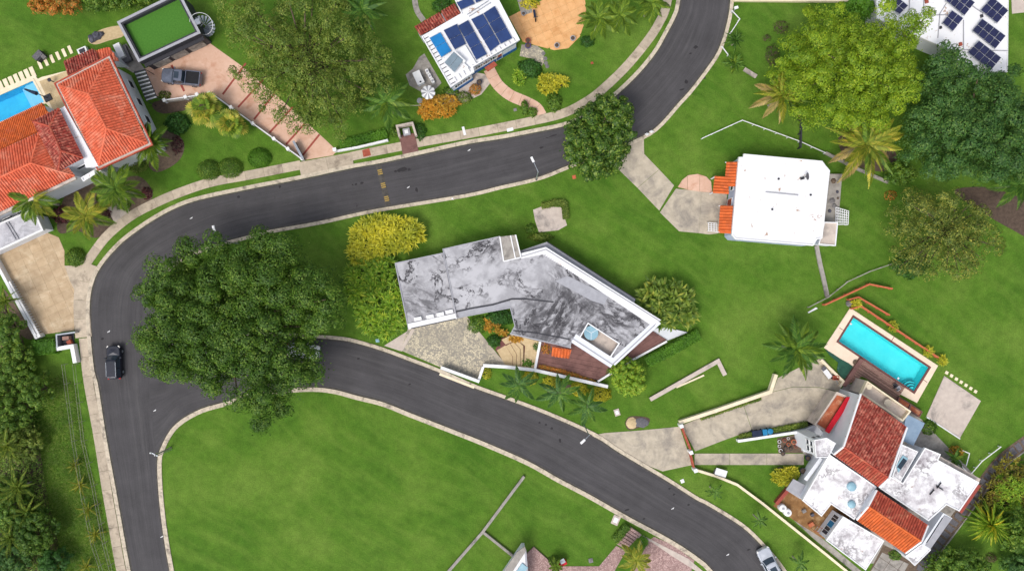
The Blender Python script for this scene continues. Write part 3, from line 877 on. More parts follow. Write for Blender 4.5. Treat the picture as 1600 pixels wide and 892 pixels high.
def car(name, label, cat, px, py, ang, paint, L=4.7, Wd=1.9, ht=1.7, bed=False, roofbars=False, sunroof=False, group=None):
    """ang: heading of the front, radians from +X"""
    x, y = W(px, py, .8); T = thing(name, label, cat, x, y, group); c, s = math.cos(ang), math.sin(ang)
    def P(nm, mb, m, par=None, sm=False):
        V = [(v[0] * c - v[1] * s + x, v[0] * s + v[1] * c + y, v[2]) for v in mb.V]; q = MB(); q.V = V; q.F = mb.F
        return part(nm, q, m, par or T, sm)
    o = lambda f, g, dx=0: [(p[0] * f + dx, p[1] * g) for p in plan(L, Wd, .75, .45)]
    hb = ht * .6
    mb = MB(); shell(mb, [(o(.96, .92), .28), (o(1, 1), .45), (o(1, 1), hb * .75), (o(.985, .95), hb * .94), (o(.95, .86), hb)])
    if bed:
        V0 = MB(); body = P('body', mb, paint)
        mb = MB(); mb.ring([(-L * .49, -Wd * .46), (-L * .12, -Wd * .46), (-L * .12, Wd * .46), (-L * .49, Wd * .46)], .1, hb - .02, hb + .18); P('bed_wall', mb, paint)
        mb = MB(); mb.prism([(-L * .47, -Wd * .41), (-L * .125, -Wd * .41), (-L * .125, Wd * .41), (-L * .47, Wd * .41)], hb - .01, hb + .06); P('bed_cover', mb, m_black)
        x0, x1 = -L * .10, L * .22
    else:
        body = P('body', mb, paint); x0, x1 = -L * .47, L * .2
    # cabin: glass house below, painted roof on top
    def cab(f, xa, xb, wd): return [(xb, -wd / 2 * .86), (xb + .06, 0), (xb, wd / 2 * .86), (xb - .25, wd / 2), ((xa + xb) / 2, wd / 2 * 1.02), (xa + .2, wd / 2), (xa, wd / 2 * .88), (xa - .03, 0), (xa, -wd / 2 * .88), (xa + .2, -wd / 2), ((xa + xb) / 2, -wd / 2 * 1.02), (xb - .25, -wd / 2)][::-1]
    mb = MB(); shell(mb, [(cab(1, x0, x1, Wd * .9), hb - .02), (cab(1, x0 + .12, x1 - .55, Wd * .76), ht - .07)]); P('window', mb, m_glass)
    rf = MB(); shell(rf, [(cab(1, x0 + .1, x1 - .52, Wd * .77), ht - .075), (cab(1, x0 + .14, x1 - .62, Wd * .73), ht - .02), (cab(1, x0 + .3, x1 - .78, Wd * .62), ht)]); roof = P('roof', rf, paint)
    pil = MB()
    for sy in (-1, 1):
        pil.bar((x1 - .05, sy * Wd * .40, hb), (x1 - .58, sy * Wd * .36, ht - .06), .09, .06)
        pil.bar((x0 + .06, sy * Wd * .41, hb), (x0 + .16, sy * Wd * .36, ht - .06), .14, .06)
        pil.bar(((x0 + x1) / 2 - .15, sy * Wd * .455, hb), ((x0 + x1) / 2 - .15, sy * Wd * .385, ht - .06), .1, .05)
    P('pillar', pil, paint)
    if sunroof:
        mb = MB(); mb.box((x0 + x1) / 2 - .05, 0, ht + .008, (x1 - x0) * .36, Wd * .44, .02); P('sunroof', mb, m_glass, roof)
    if roofbars:
        for sy in (-1, 1):
            mb = MB(); mb.bar((x0 + .35, sy * Wd * .33, ht + .03), (x1 - .85, sy * Wd * .33, ht + .03), .05, .05); P('roof_rail', mb, m_metal, roof)
    mb = MB(); mb.add([(x1 + .12, -Wd * .36, hb + .004), (L * .44, -Wd * .30, hb * .985), (L * .44, Wd * .30, hb * .985), (x1 + .12, Wd * .36, hb + .004), (L * .3, 0, hb + .05)], [(0, 1, 4), (1, 2, 4), (2, 3, 4), (3, 0, 4)]); P('hood', mb, paint)
    for sy in (-1, 1):
        mb = MB(); mb.box(L * .455, sy * Wd * .36, hb * .86, .3, .34, .16, -sy * .45); P('headlight', mb, m_lamp)
        mb = MB(); mb.box(-L * .475, sy * Wd * .38, hb * .82, .2, .26, .24, sy * .3); P('tail_light', mb, m_tail)
        mb = MB(); mb.box(x1 - .3, sy * (Wd / 2 + .09), hb + .08, .16, .22, .14, -sy * .2); P('mirror', mb, paint)
        for wx in (L * .31, -L * .30):
            mb = MB(); mb.cyl((wx, sy * (Wd / 2 - .22), .34), (wx, sy * (Wd / 2 + .02), .34), .34, .34, 14); wh = P('wheel', mb, m_tyre)
            mb = MB(); mb.cyl((wx, sy * (Wd / 2 + .015), .34), (wx, sy * (Wd / 2 + .03), .34), .2, .2, 10); P('rim', mb, m_metal, wh)
    mb = MB(); mb.box(L * .47, 0, .5, .16, Wd * .5, .1); P('grille', mb, m_black)
    return T

def street_lamp(label, base_px, head_px, z=7.2):
    x, y = W(*base_px); hx, hy = W(head_px[0], head_px[1], z + .2); T = thing('street_lamp', label, 'street lamp', x, y)
    mb = MB(); mb.tube([(x, y, 0), (x, y, z)], .09, 8, .06); part('pole', mb, m_metal, T)
    mb = MB(); mb.cyl((x, y, 0), (x, y, .5), .15, .13, 8); part('base', mb, m_dgrey, T)
    mb = MB(); mb.tube([(x, y, z - .05), ((x * 2 + hx) / 3, (y * 2 + hy) / 3, z + .12), (hx, hy, z + .2)], .05, 6, .04); part('arm', mb, m_metal, T)
    d = Vector((hx - x, hy - y)).normalized(); mb = MB()
    a = math.atan2(d.y, d.x); mb.box(hx, hy, z + .2, .75, .3, .12, a); mb.box(hx + d.x * .1, hy + d.y * .1, z + .28, .5, .22, .05, a); hd = part('lamp_head', mb, m_white, T)
    mb = MB(); mb.box(hx, hy, z + .125, .5, .22, .03, a); part('lens', mb, m_lamp, hd)
    return T
# ------------------------------------------------------------------ the setting: ground, roads, kerbs, pavements
POOL_R = [(1333, 496), (1450, 574), (1427, 611), (1310, 533)]
POOL_L = [(-60, 176), (52, 127), (70, 160), (-40, 210)]
mb = MB(); mb.prism([(-260, -200), (260, -200), (260, 200), (-260, 200)], 0, 0, [ccw(WL(POOL_R)), ccw(WL(POOL_L))])
solo('lawn', mb, m_lawn, kind='structure')

N_UP = [(1095, -330), (1078, -120), (1063, 0), (1056, 27), (1042, 54), (1026.7, 81), (1002, 112), (967.5, 146), (932, 173), (891, 195), (829, 208.8), (780, 218), (729, 226), (648, 244), (592, 256), (549, 263.5), (467, 281), (391.5, 295.7), (311, 313), (270, 328), (230, 351), (190, 381), (158, 418), (145.6, 446.6), (141, 478.7), (142, 518), (148, 577), (154, 600), (167, 682), (183, 770), (203, 881.5), (225, 990), (250, 1120)]
S_UP = [(1160, -330), (1150, -120), (1141, 0), (1134, 42), (1121.7, 79), (1104.4, 106), (1077, 142), (1060, 160.5), (1026.7, 197.7), (997, 216), (945, 238), (886, 259.4), (841.7, 276.6), (780, 291), (729, 303), (608, 323), (560, 332), (499, 345.5), (418.4, 360), (386, 368.4), (327, 384.6), (284, 403.4), (254, 426), (240, 460), (234, 520), (234, 600), (240, 670), (246, 730), (251.5, 804), (265.5, 892), (290, 1000), (320, 1120)]
N_LO = [(222, 462), (262, 496), (310, 515), (380, 524), (450, 526), (528.7, 531), (560, 537), (600, 549), (642.6, 565), (687, 582), (740.5, 605.6), (791.6, 624), (860, 650), (928, 681), (966, 706), (1040, 750), (1087, 780), (1100, 786), (1158, 822), (1192.5, 855), (1223, 892), (1265, 960), (1330, 1090)]
S_LO = [(226, 728), (251.5, 699), (272.5, 664), (311, 639.5), (353, 627), (395, 613), (472, 605), (517, 607), (560, 618), (600, 628), (642.6, 645), (702, 668), (760, 691), (826, 720), (872.5, 746), (922, 772), (980, 805), (1048.5, 842), (1092.5, 871), (1114.5, 892), (1165, 960), (1230, 1090)]

def ribbon(name, ea, eb, z, mat_, n=240):
    a, b = resample(smooth(WL(ea), 6), n=n), resample(smooth(WL(eb), 6), n=n); mb = MB(); uv = []; V = []; F = []; K = 6; d = 0
    for i in range(n):
        if i: d += math.hypot((a[i][0] + b[i][0] - a[i - 1][0] - b[i - 1][0]) / 2, (a[i][1] + b[i][1] - a[i - 1][1] - b[i - 1][1]) / 2)
        for k in range(K + 1):
            t = k / K; V.append((a[i][0] * (1 - t) + b[i][0] * t, a[i][1] * (1 - t) + b[i][1] * t, z)); uv.append((t * 7.5, d))
        if i:
            for k in range(K):
                q = (i - 1) * (K + 1) + k; F.append((q, q + 1, q + K + 2, q + K + 1))
    mb.V, mb.F = V, F; return solo(name, mb, mat_, kind='structure', uv=uv)

ribbon('side_road', N_LO, S_LO, .004, m_road)
ribbon('road', N_UP, S_UP, .008, m_road)

def kerb(name, edge, side, wd=.55, skip=()):
    ln = smooth(WL(edge), 6); c = offset_line(ln, side * (wd / 2 + .01)); mb = MB()
    for q in band_pieces(c, wd, 3.0):
        mb.prism(inset(ccw(q), .012), 0, .12)
    g = MB(); g.strip(offset_line(ln, side * -.13), .2, .0, .014)
    k = solo(name, mb, m_kerb, kind='structure'); part('gutter', g, m_dark, k)
    return k
kerb('kerb', N_UP, -1); kerb('kerb', S_UP[:23], 1, .5); kerb('kerb', N_LO[3:], 1, .5); kerb('kerb', [S_UP[-1], S_UP[-2], S_UP[-3], S_UP[-4], (246, 728)] + S_LO[1:], -1, .62)

pv = root('pavement')
SW = [[(1060, -120), (1043, 0), (1031, 34), (1012, 64), (977, 106), (938, 143), (913, 161), (878.7, 178), (829, 190), (780, 200), (729, 210), (661, 222)], [(661, 222), (627, 229), (581, 238), (548, 245)]]
for ln in SW: slab_parts(pv, 'slab', band_pieces(smooth(WL(ln), 6), 1.25, 2.6), m_walk, 0, .07)
slab_parts(pv, 'slab', band_pieces(smooth(WL([(470, 258), (391.5, 273.5), (332, 284.5), (284, 300), (247, 315.5), (205, 337.5), (168, 368), (146, 396), (135, 412)]), 6), 1.3, 2.6), m_walk, 0, .07)
slab_parts(pv, 'slab', band_pieces(smooth(WL([(140, 412), (131, 440), (128, 478), (129.5, 512), (131, 527)]), 6), 2.3, 2.6), m_walk, 0, .075)
slab_parts(pv, 'slab', band_pieces(smooth(WL([(131, 528), (134, 560), (139, 600), (154, 682), (167, 764), (178.5, 829), (190, 892), (215, 1000)]), 6), 1.35, 2.6), m_walk, 0, .07)
# drive aprons across the verge
ap = root('driveway_apron')
slab_parts(ap, 'slab', [WL([(466, 254), (509, 246), (514, 267), (471, 277)]), WL([(509, 246), (550, 238), (553, 259), (514, 267)])], m_walk, 0, .085)
slab_parts(ap, 'slab', [WL([(101, 415), (128, 415), (119, 454), (117, 454), (110, 440)])], m_walk, 0, .06)
mb = MB(); mb.prism(WL([(566, 235), (577, 232), (580, 243), (568, 246)]), .05, .078); solo('iron_grate', mb, m_rust, 'square brown drain cover set in the pavement near the gate niche', 'drain cover')
mb = MB(); mb.prism(WL([(626, 222), (650, 217), (655, 240), (630, 246)]), .0, .082); solo('pavement_patch', mb, m_browndeck, kind='structure')
# verge crossings and little white utility lids in the pavement
for i, (a, b, lb) in enumerate([((725, 205), 1, 'white cover strip across the pavement in front of the blue house'), ((797, 203), 2, 'white utility lid in the pavement beside the curved path')]):
    x, y = W(*a); mb = MB(); mb.box(x, y, .082, .9 if i else .35, .45 if i else 1.2, .02, .25); solo('inspection_chamber', mb, m_white, lb, 'utility cover')

# speed hump with yellow bars
x, y = W(603, 288); T = thing('speed_bump', 'low speed bump with worn yellow bars across the upper road', 'speed bump', x, y)
a, b = Vector(W(591, 257)), Vector(W(607, 322)); d = (b - a).normalized(); nn = Vector((d.y, -d.x)); mb = MB()
for i in range(6):
    t0, t1 = a.lerp(b, i / 6), a.lerp(b, (i + 1) / 6)
    pr = [(-.42, .009), (-.2, .05), (.0, .065), (.2, .05), (.42, .009)]
    mb.add([(*(t0 + nn * o), z) for o, z in pr] + [(*(t1 + nn * o), z) for o, z in pr], [(k, k + 1, k + 6, k + 5) for k in range(4)])
part('hump', mb, m_dark, T)
for c in (.14, .46, .78):
    for k in range(3):
        p = a.lerp(b, c + .045 * k); mb = MB(); rot = math.atan2(nn.y, nn.x); mb.box(p.x, p.y, .072, .62, .16, .012, rot); part('yellow_bar', mb, m_yellow, T)

rd = bpy.data.objects['road']; rs_ = random.Random(9)
def blot(parent, px, py, a, b, z, rot=.3):
    x, y = W(px, py); q = [(x + math.cos(t) * a * rs_.uniform(.6, 1.1) * math.cos(rot) - math.sin(t) * b * rs_.uniform(.6, 1.1) * math.sin(rot), y + math.cos(t) * a * rs_.uniform(.6, 1.1) * math.sin(rot) + math.sin(t) * b * rs_.uniform(.6, 1.1) * math.cos(rot)) for t in np.linspace(0, 2 * math.pi, 11)[:-1]]
    mb = MB(); mb.prism(q, z, z); part('tar_stain', mb, m_tar, parent)
for px, py, a, b in ((628, 265, .9, .35), (618, 268, .25, .2), (639, 265, .25, .2), (566, 286, .3, .2), (556, 288, .25, .15), (437, 291, .2, .35), (373, 308, .25, .2), (551, 289, .15, .12), (1087, 74, .4, .25), (1079, 84, .2, .15), (1100, 122, .25, .2), (1072, 128, .3, .3), (846, 231, .35, .15), (862, 213, .9, .08), (651, 297, .2, .4), (160, 529, .25, .2), (1066, 140, .5, .12)): blot(rd, px, py, a, b, .0125)
rd2 = bpy.data.objects['side_road']
for px, py, a, b in ((843, 660, .2, .15), (853, 663, .2, .15), (862, 669, .25, .2), (875, 688, .2, .35), (980, 796, .4, .15), (1046, 763, .2, .15), (1053, 772, .25, .15), (1076, 788, .25, .18), (1006, 810, .2, .15), (1170, 858, .3, .12), (560, 560, .2, .15), (640, 600, .25, .12)): blot(rd2, px, py, a, b, .0085)
# ------------------------------------------------------------------ driveways, paths and patios
g = np.random.default_rng(3)
mb = MB(); mb.prism(WL([(225, 108), (328, 68), (377, 103), (430, 148), (480, 192), (527, 236), (520, 243), (472, 251), (434, 221), (332, 149), (262, 155), (245, 150)]), 0, .02)
dr = solo('pink_driveway', mb, m_pink, kind='structure')
BND = [((377, 109), (348, 148)), ((403, 134), (372, 168)), ((427, 149), (397, 187)), ((450, 176), (421, 208)), ((473, 197), (447, 226)), ((494, 217), (473, 243))]
for p, q in BND:
    p = (p[0] + (p[0] - q[0]) * .25, p[1] + (p[1] - q[1]) * .25); mb = MB(); mb.strip(WL([p, q]), .26, .02, .034); part('brick_band', mb, m_redband, dr)
mb = MB(); mb.strip(WL([(268, 102), (288, 143)]), .3, .02, .034); part('brick_band', mb, m_redband, dr)

pt = root('tan_patio'); grid_pieces(pt, 'tile', [(-4, 398), (70, 362), (92, 371), (101, 392), (101, 414), (118, 440), (117, 454), (116, 516), (62, 523), (10, 422)], 0, .03, m_tan, 1.5, 1.1, .42, .015)
pt = root('orange_patio'); grid_pieces(pt, 'tile', [(795, 27), (828, 10), (866, -8), (913, -8), (916, 15), (912, 40), (906, 58), (888, 76), (866, 79), (839, 72), (817, 66)], 0, .03, m_orangep, 1.15, 1.15, .42, .015)
mb = MB(); mb.prism(WL([(640, 166), (655, 164), (682, 160), (702, 140), (740, 113), (757, 116), (768, 128), (752, 148), (720, 163)]), 0, .02); solo('cream_patio', mb, m_pad, kind='structure')
mb = MB(); mb.prism(WL([(634, 117), (645, 108), (655, 90), (663, 84), (690, 130), (680, 140), (657, 143), (640, 134)]), 0, .03); solo('utility_patio', mb, m_conc2, kind='structure')
cp = root('curved_garden_path'); slab_parts(cp, 'slab', band_pieces(smooth(WL([(764, 108), (770, 120), (779, 134), (797, 149), (822, 160), (838, 169), (846, 181)]), 6), 1.6, 1.35), m_pink, 0, .05)
gp = root('pale_garden_path'); slab_parts(gp, 'slab', band_pieces(smooth(WL([(648, -20), (648, 0), (652, 18), (662, 33)]), 6), .8, 1.4), m_conc2, 0, .03)
mb = MB(); mb.prism(WL([(815, 70), (839, 72), (850, 80), (850, 98), (846, 104), (830, 92), (812, 88)]), 0, .02); solo('stone_bed', mb, m_cobble, kind='structure')
for i, (px, py) in enumerate([(849, 84), (852, 92), (853, 99), (855, 104)]):
    x, y = W(px, py); mb = MB(); mb.lathe(x, y, [(.3, 0), (.3, .04), (.24, .06)], 7); solo('stepping_stone', mb, m_stone, ['topmost', 'second from top', 'third from top', 'lowest'][i] + ' round pale stepping stone by the orange patio', 'stepping stone', 'stepping stones by the orange patio')

# drive of the white-roofed house
dw = root('concrete_driveway')
slab_parts(dw, 'slab', [WL([(985, 228), (997, 218), (1006, 211), (1006.6, 240.7), (1030, 265), (996, 294), (960, 259)]), WL([(1030, 265), (1053.5, 290), (1030, 329.5), (996, 294)])], m_conc, 0, .04, .04)
slab_parts(dw, 'slab', [WL([(1056, 295), (1096, 299), (1092, 364.5), (1061, 361.6), (1031, 332)]), WL([(1096, 299), (1136, 302.4), (1134, 350), (1121, 365), (1108, 366.5), (1092, 364.5)])], m_conc, 0, .04, .02)
rs = root('half_round_step'); arc = [(1058.5, 292.5), (1066, 281), (1075, 274), (1090, 272), (1103, 276), (1111, 284), (1113, 301), (1095, 300), (1075, 297)]
for x0, x1 in ((1050, 1074), (1074, 1093), (1093, 1120)):
    cell = ccw([(x0, -200), (x1, -200), (x1, -400), (x0, -400)]); q = clip(cell, ccw([(p[0], -p[1]) for p in arc]))
    if len(q) > 2: slab_parts(rs, 'slab', [[W(p[0], -p[1]) for p in q]], m_pink, 0, .1, .04)

# drive, ramp and walk of the red-tiled house
dw2 = root('ramp_driveway')
slab_parts(dw2, 'slab', [WL([(924, 680), (945, 676), (1000, 672), (1062, 666), (1082, 726), (1035, 736), (1004, 724), (966, 702)])], m_conc, 0, .04, .03)
slab_parts(dw2, 'slab', [WL([(1064, 664), (1120, 642), (1160, 628), (1175, 672), (1130, 688), (1086, 705)]), WL([(1160, 628), (1203, 613), (1207, 612), (1240, 604), (1280, 605), (1312, 612), (1275, 664), (1245, 668), (1175, 672)]), WL([(1207, 612), (1215, 590), (1250, 573), (1285, 558), (1316, 596), (1312, 612), (1280, 605), (1240, 604)])], m_conc, 0, .045, .06)
for a, b in (((1085, 708), (1140, 708)), ((1140, 708), (1198, 708)), ((1198, 708), (1256, 708))): slab_parts(dw2, 'slab', [WL([a, b, (b[0], 726), (a[0], 726)])], m_conc, 0, .045, .04)
mb = MB(); mb.prism(WL([(1214, 684), (1252, 677), (1254, 707), (1216, 707)]), 0, .03); solo('clutter_patio', mb, m_mulch, kind='structure')
mb = MB(); mb.prism(WL([(1208, 790), (1230, 765), (1260, 770), (1330, 800), (1312, 850), (1284, 840), (1240, 812)]), 0, .02); solo('dirt_yard', mb, m_dirt, kind='structure')
mb = MB(); mb.prism(WL([(1240, 812), (1284, 840), (1350, 895), (1420, 925), (1440, 940), (1380, 940), (1330, 890), (1270, 840)]), 0, .025); solo('side_yard', mb, m_conc2, kind='structure')
mb = MB(); mb.prism(WL([(1380, 850), (1440, 880), (1470, 860), (1440, 930), (1340, 930)]), 0, .02); solo('back_yard', mb, m_mulch, kind='structure')
grid_pieces(root('back_pavers'), 'slab', [(1378, 862), (1420, 880), (1400, 915), (1355, 900)], .02, .06, m_conc2, 1.6, 1.6, -.6, .06)
pd = root('concrete_pad'); slab_parts(pd, 'slab', [WL([(1475, 587), (1532, 626), (1499, 684), (1447, 650)])], m_pad, 0, .1, 0)
mb = MB(); mb.strip(WL([(1447, 651), (1499, 685)]), .14, 0, .2); part('edge', mb, m_white, pd)
for i in range(7):
    x, y = W(1479 + 7.5 * i, 582 + 4.9 * i); mb = MB(); mb.box(x, y, .03, .42, .42, .06, -.5); solo('stepping_stone', mb, m_cream, ['first', 'second', 'third', 'fourth', 'fifth', 'sixth', 'seventh'][i] + ' square stepping stone from the pool, in the row beside the concrete pad', 'stepping stone', 'stepping stones beside the concrete pad')
# brown stone track on the right edge
tk = root('stone_track'); ln = smooth(WL([(1680, 640), (1600, 692), (1562, 722), (1535, 756), (1513, 786), (1480, 830), (1440, 885), (1410, 930)]), 6)
mb = MB(); mb.strip(ln, 1.7, 0, .04); part('track_bed', mb, m_mulch, tk)
for i, q in enumerate(band_pieces(ln, 1.5, 1.0)):
    c = np.array(q).mean(0); q2 = [tuple(c + (np.array(p) - c) * g.uniform(.62, .86)) for p in q]; mb = MB(); mb.prism(q2, .04, .07 + .03 * g.random()); part('stone', mb, m_gravel, tk)
mb = MB(); mb.strip(offset_line(ln, .95), .16, 0, .16); part('edge', mb, m_conc2, tk)

# cobbled forecourt and stepped entrance of the weathered grey house
mb = MB(); mb.prism(WL([(640, 505), (725.6, 490), (787, 571.6), (755.5, 570.5), (747, 593), (689, 574), (626, 547)]), 0, .03); fc = solo('pebble_forecourt', mb, m_cobble, kind='structure')
mb = MB(); mb.strip(WL([(725.6, 494), (789, 572)]), .5, .0, .06); part('edge', mb, m_conc, fc)
mb = MB(); mb.strip(WL([(646, 514), (627, 547)]), .45, .0, .06); part('edge', mb, m_pad, fc)
mb = MB(); mb.prism(WL([(600, 540), (645, 512), (628, 549)]), 0, .02); solo('sandy_strip', mb, m_pad, kind='structure')
es = root('entrance_steps')
ST = [[(776, 547), (790, 539), (801, 557), (801, 573), (790, 572)], [(790, 540), (797, 536), (807, 553), (807, 573), (801, 573), (801, 557)], [(797, 536), (803, 534), (813, 545), (813, 573), (807, 573), (807, 553)], [(803, 534), (810, 532), (818, 540), (818, 573), (813, 573), (813, 545)], [(783, 530), (800, 522), (843, 533), (836, 577), (818, 574), (820, 540), (808, 531), (790, 538)]]
for i, q in enumerate(ST):
    mb = MB(); mb.prism(inset(ccw(WL(q)), .03), 0, .08 + .1 * i); part('step', mb, m_sand, es)
mb = MB(); mb.prism(WL([(774, 546), (783, 528), (800, 521), (844, 533), (836, 578), (792, 573)]), 0, .05); part('step_base', mb, m_coping, es)
bd = root('brown_deck'); grid_pieces(bd, 'board', [(845, 534), (880, 530), (900, 528), (962, 575), (934, 594), (838, 576)], 0, .42, m_browndeck, 12, .62, -.2, .02, .42)
grid_pieces(bd, 'board', [(962, 575), (1012, 512), (1042, 531), (936, 594)], 0, .42, m_browndeck, 12, .62, .55, .02, .42)
mb = MB(); mb.prism(WL([(1014, 514), (1040, 511), (1074, 519), (1042, 532)]), 0, .25); solo('pale_terrace', mb, m_wall, kind='structure')

# pool terrace
mb = MB(); deckpoly = WL([(1328, 481), (1465, 571), (1432, 629), (1405, 615), (1346, 566), (1334, 576), (1287, 543)]); pr = ccw(WL(POOL_R))
dk = root('pool_deck'); out = inset(pr, -.26)
mb.prism(deckpoly, 0, .12, [out]); part('deck_slab', mb, m_deck, dk)
for a, b in (((1391, 534), (1397, 525)), ((1311, 512), (1318, 516)), ((1441, 592), (1448, 597))):
    mb = MB(); mb.strip(WL([a, b]), .08, .1, .124); part('joint', mb, m_coping, dk)
x, y = W(1380, 553); T = thing('swimming_pool', 'long turquoise swimming pool with brown coping and corner steps', 'swimming pool', x, y)
def pool(T, pr, depth, mt, wl=-.12, cop=m_coping, steps=None):
    mb = MB(); n = len(pr); mb.add([(p[0], p[1], .1) for p in pr] + [(p[0], p[1], -depth) for p in pr], [tuple(range(n, 2 * n))] + [((i + 1) % n, i, i + n, (i + 1) % n + n) for i in range(n)]); part('basin', mb, mt, T)
    mb = MB(); mb.prism(inset(pr, .01), wl, wl); part('water', mb, m_water, T)
    mb = MB(); mb.prism(inset(pr, -.27), 0, .16, [inset(pr, .0)]); part('coping', mb, cop, T)
pool(T, pr, 1.5, m_pool)
cx, cy = W(1428, 606); a0 = math.atan2(*(np.array(W(1427, 611)) - np.array(W(1450, 574)))[::-1])
for k, r in enumerate((1.25, .9, .55)):
    mb = MB(); c3 = Vector(W(1426.6, 610.2)); e1 = (Vector(W(1450, 574)) - c3).normalized(); e2 = (Vector(W(1310, 533)) - c3).normalized()
    q = [tuple(c3)] + [tuple(c3 + (e1 * math.cos(t) + e2 * math.sin(t)) * r) for t in np.linspace(0, math.pi / 2, 9)]
    mb.prism(q, -1.4, -.75 + .22 * k); o = part('step', mb, m_pool, T)
    mb = MB(); mb.strip([tuple(c3 + (e1 * math.cos(t) + e2 * math.sin(t)) * (r + .02)) for t in np.linspace(.05, math.pi / 2 - .05, 9)], .09, -.8 + .22 * k, -.74 + .22 * k); part('step_edge', mb, m_navy, o)
for i, (px, py) in enumerate([(1330, 506), (1404, 591)]):
    x, y = W(px, py); mb = MB(); mb.lathe(x, y, [(.12, -.115), (.16, -.06), (.1, -.02)], 8); solo('pool_float', mb, m_white, ['small white float in the far corner of the turquoise pool', 'small white float by the timber deck side of the pool'][i], 'pool float')
# azure pool on the left
x, y = W(20, 155); T = thing('swimming_pool', 'azure swimming pool with pale shallow shelf beside the orange-roofed house', 'swimming pool', x, y)
pl = ccw(WL(POOL_L)); pool(T, pl, 1.6, m_pool2, -.1, m_cream)
mb = MB(); mb.prism(WL([(37, 134), (52, 127.3), (69.5, 160), (54, 167)]), -1.5, -.28); part('shelf', mb, m_poolpale, T)
for k in range(2):
    mb = MB(); o = -4 * (k + 1); mb.prism(WL([(37 + o, 134.2 - o * .44), (37.2 + o + 4, 134 - (o + 4) * .44), (54 + o + 4, 167 - (o + 4) * .46), (54 + o, 167 - o * .46)]), -1.5, -.5 - .25 * k); part('step', mb, m_poolpale, T)
mb = MB(); mb.prism(WL([(-70, 170), (54, 118), (60, 124), (66, 121), (106, 111), (112, 150), (101, 170), (84, 174), (70, 160), (52, 127), (-60, 176)]), 0, .1); solo('pool_terrace', mb, m_cream, kind='structure')
tp = root('terrace_tiles'); grid_pieces(tp, 'tile', [(62, 128), (106, 111), (112, 150), (101, 168), (84, 173)], .1, .12, m_sand, 1.0, 1.0, .42, .02)
sp = root('slab_path')
for i in range(14):
    px, py = -6 + 8.2 * i if i < 8 else 63 + (i - 8) * 9.4, 139.5 - 3.75 * i if i < 8 else 102 - (i - 8) * 4.75
    L_ = 1.55 if i < 8 else 1.15; x, y = W(px, py); mb = MB(); mb.box(x, y, .04, .58 if i < 8 else .42, L_, .08, .42); part('slab', mb, m_cream, sp)

# planting beds
mb = MB(); mb.prism(WL([(166, 322), (180, 303), (198, 310), (202, 336), (180, 350)]), 0, .05); solo('front_path', mb, m_pad, kind='structure')
mb = MB(); mb.prism(WL([(1250, 700), (1320, 600), (1360, 600), (1440, 655), (1530, 750), (1440, 875), (1360, 880), (1290, 840), (1320, 800)]), 0, .012); solo('house_yard', mb, m_conc2, kind='structure')
def bed(name, pts, m, z=.03, px_smooth=True):
    q = smooth([W(*p) for p in pts], 4, True) if px_smooth else WL(pts); mb = MB(); mb.prism(q, 0, z); return solo(name, mb, m, kind='structure')
bed('mulch_bed', [(225, 240), (240, 205), (270, 206), (287, 222), (284, 245), (265, 262), (240, 268)], m_mulch)
bed('mulch_bed', [(90, 345), (110, 290), (150, 280), (180, 330), (172, 355), (150, 372), (120, 360), (95, 365)], m_soil)
bed('mulch_bed', [(180, 290), (215, 275), (238, 298), (232, 318), (205, 330)], m_mulch)
bed('mulch_bed', [(240, 160), (300, 152), (320, 155), (318, 165), (255, 178)], m_soil)
bed('rubble_bed', [(833, 328), (846, 323), (877, 324), (886, 352), (872, 360), (842, 363), (836, 345)], m_pad, .03, False)
bed('soil_bed', [(1490, 300), (1530, 292), (1570, 300), (1620, 325), (1620, 375), (1580, 358), (1540, 335)], m_soil)
bed('sand_bed', [(140, 58), (160, 46), (190, 41), (194, 56), (170, 64), (150, 70), (139, 66)], m_sand)
bed('mulch_bed', [(855, 612), (880, 600), (900, 606), (890, 616)], m_mulch)
bed('mulch_bed', [(1310, 215), (1330, 255), (1385, 268), (1400, 240), (1360, 205)], m_soil)
bed('soil_patch', [(0, 480), (20, 500), (40, 545), (40, 600), (62, 700), (75, 780), (95, 892), (60, 1000), (-80, 1000), (-80, 480)], m_soil)
bed('dry_grass_patch', [(5, 452), (20, 470), (50, 520), (48, 530), (30, 520), (5, 475)], m_mulch)
bed('gravel_heap_bed', [(977, 660), (985, 650), (1012, 652), (1014, 660), (998, 668), (982, 671)], m_soil)
mb = MB(); mb.prism(WL([(1579, -30), (1640, -30), (1640, 16), (1600, 20), (1581, 22)]), 0, .05); solo('corner_driveway', mb, m_pad, kind='structure')
mb = MB(); mb.prism(WL([(800, -30), (815, 25), (832, 20), (826, -30)]), 0, .04); solo('side_path', mb, m_conc2, kind='structure')
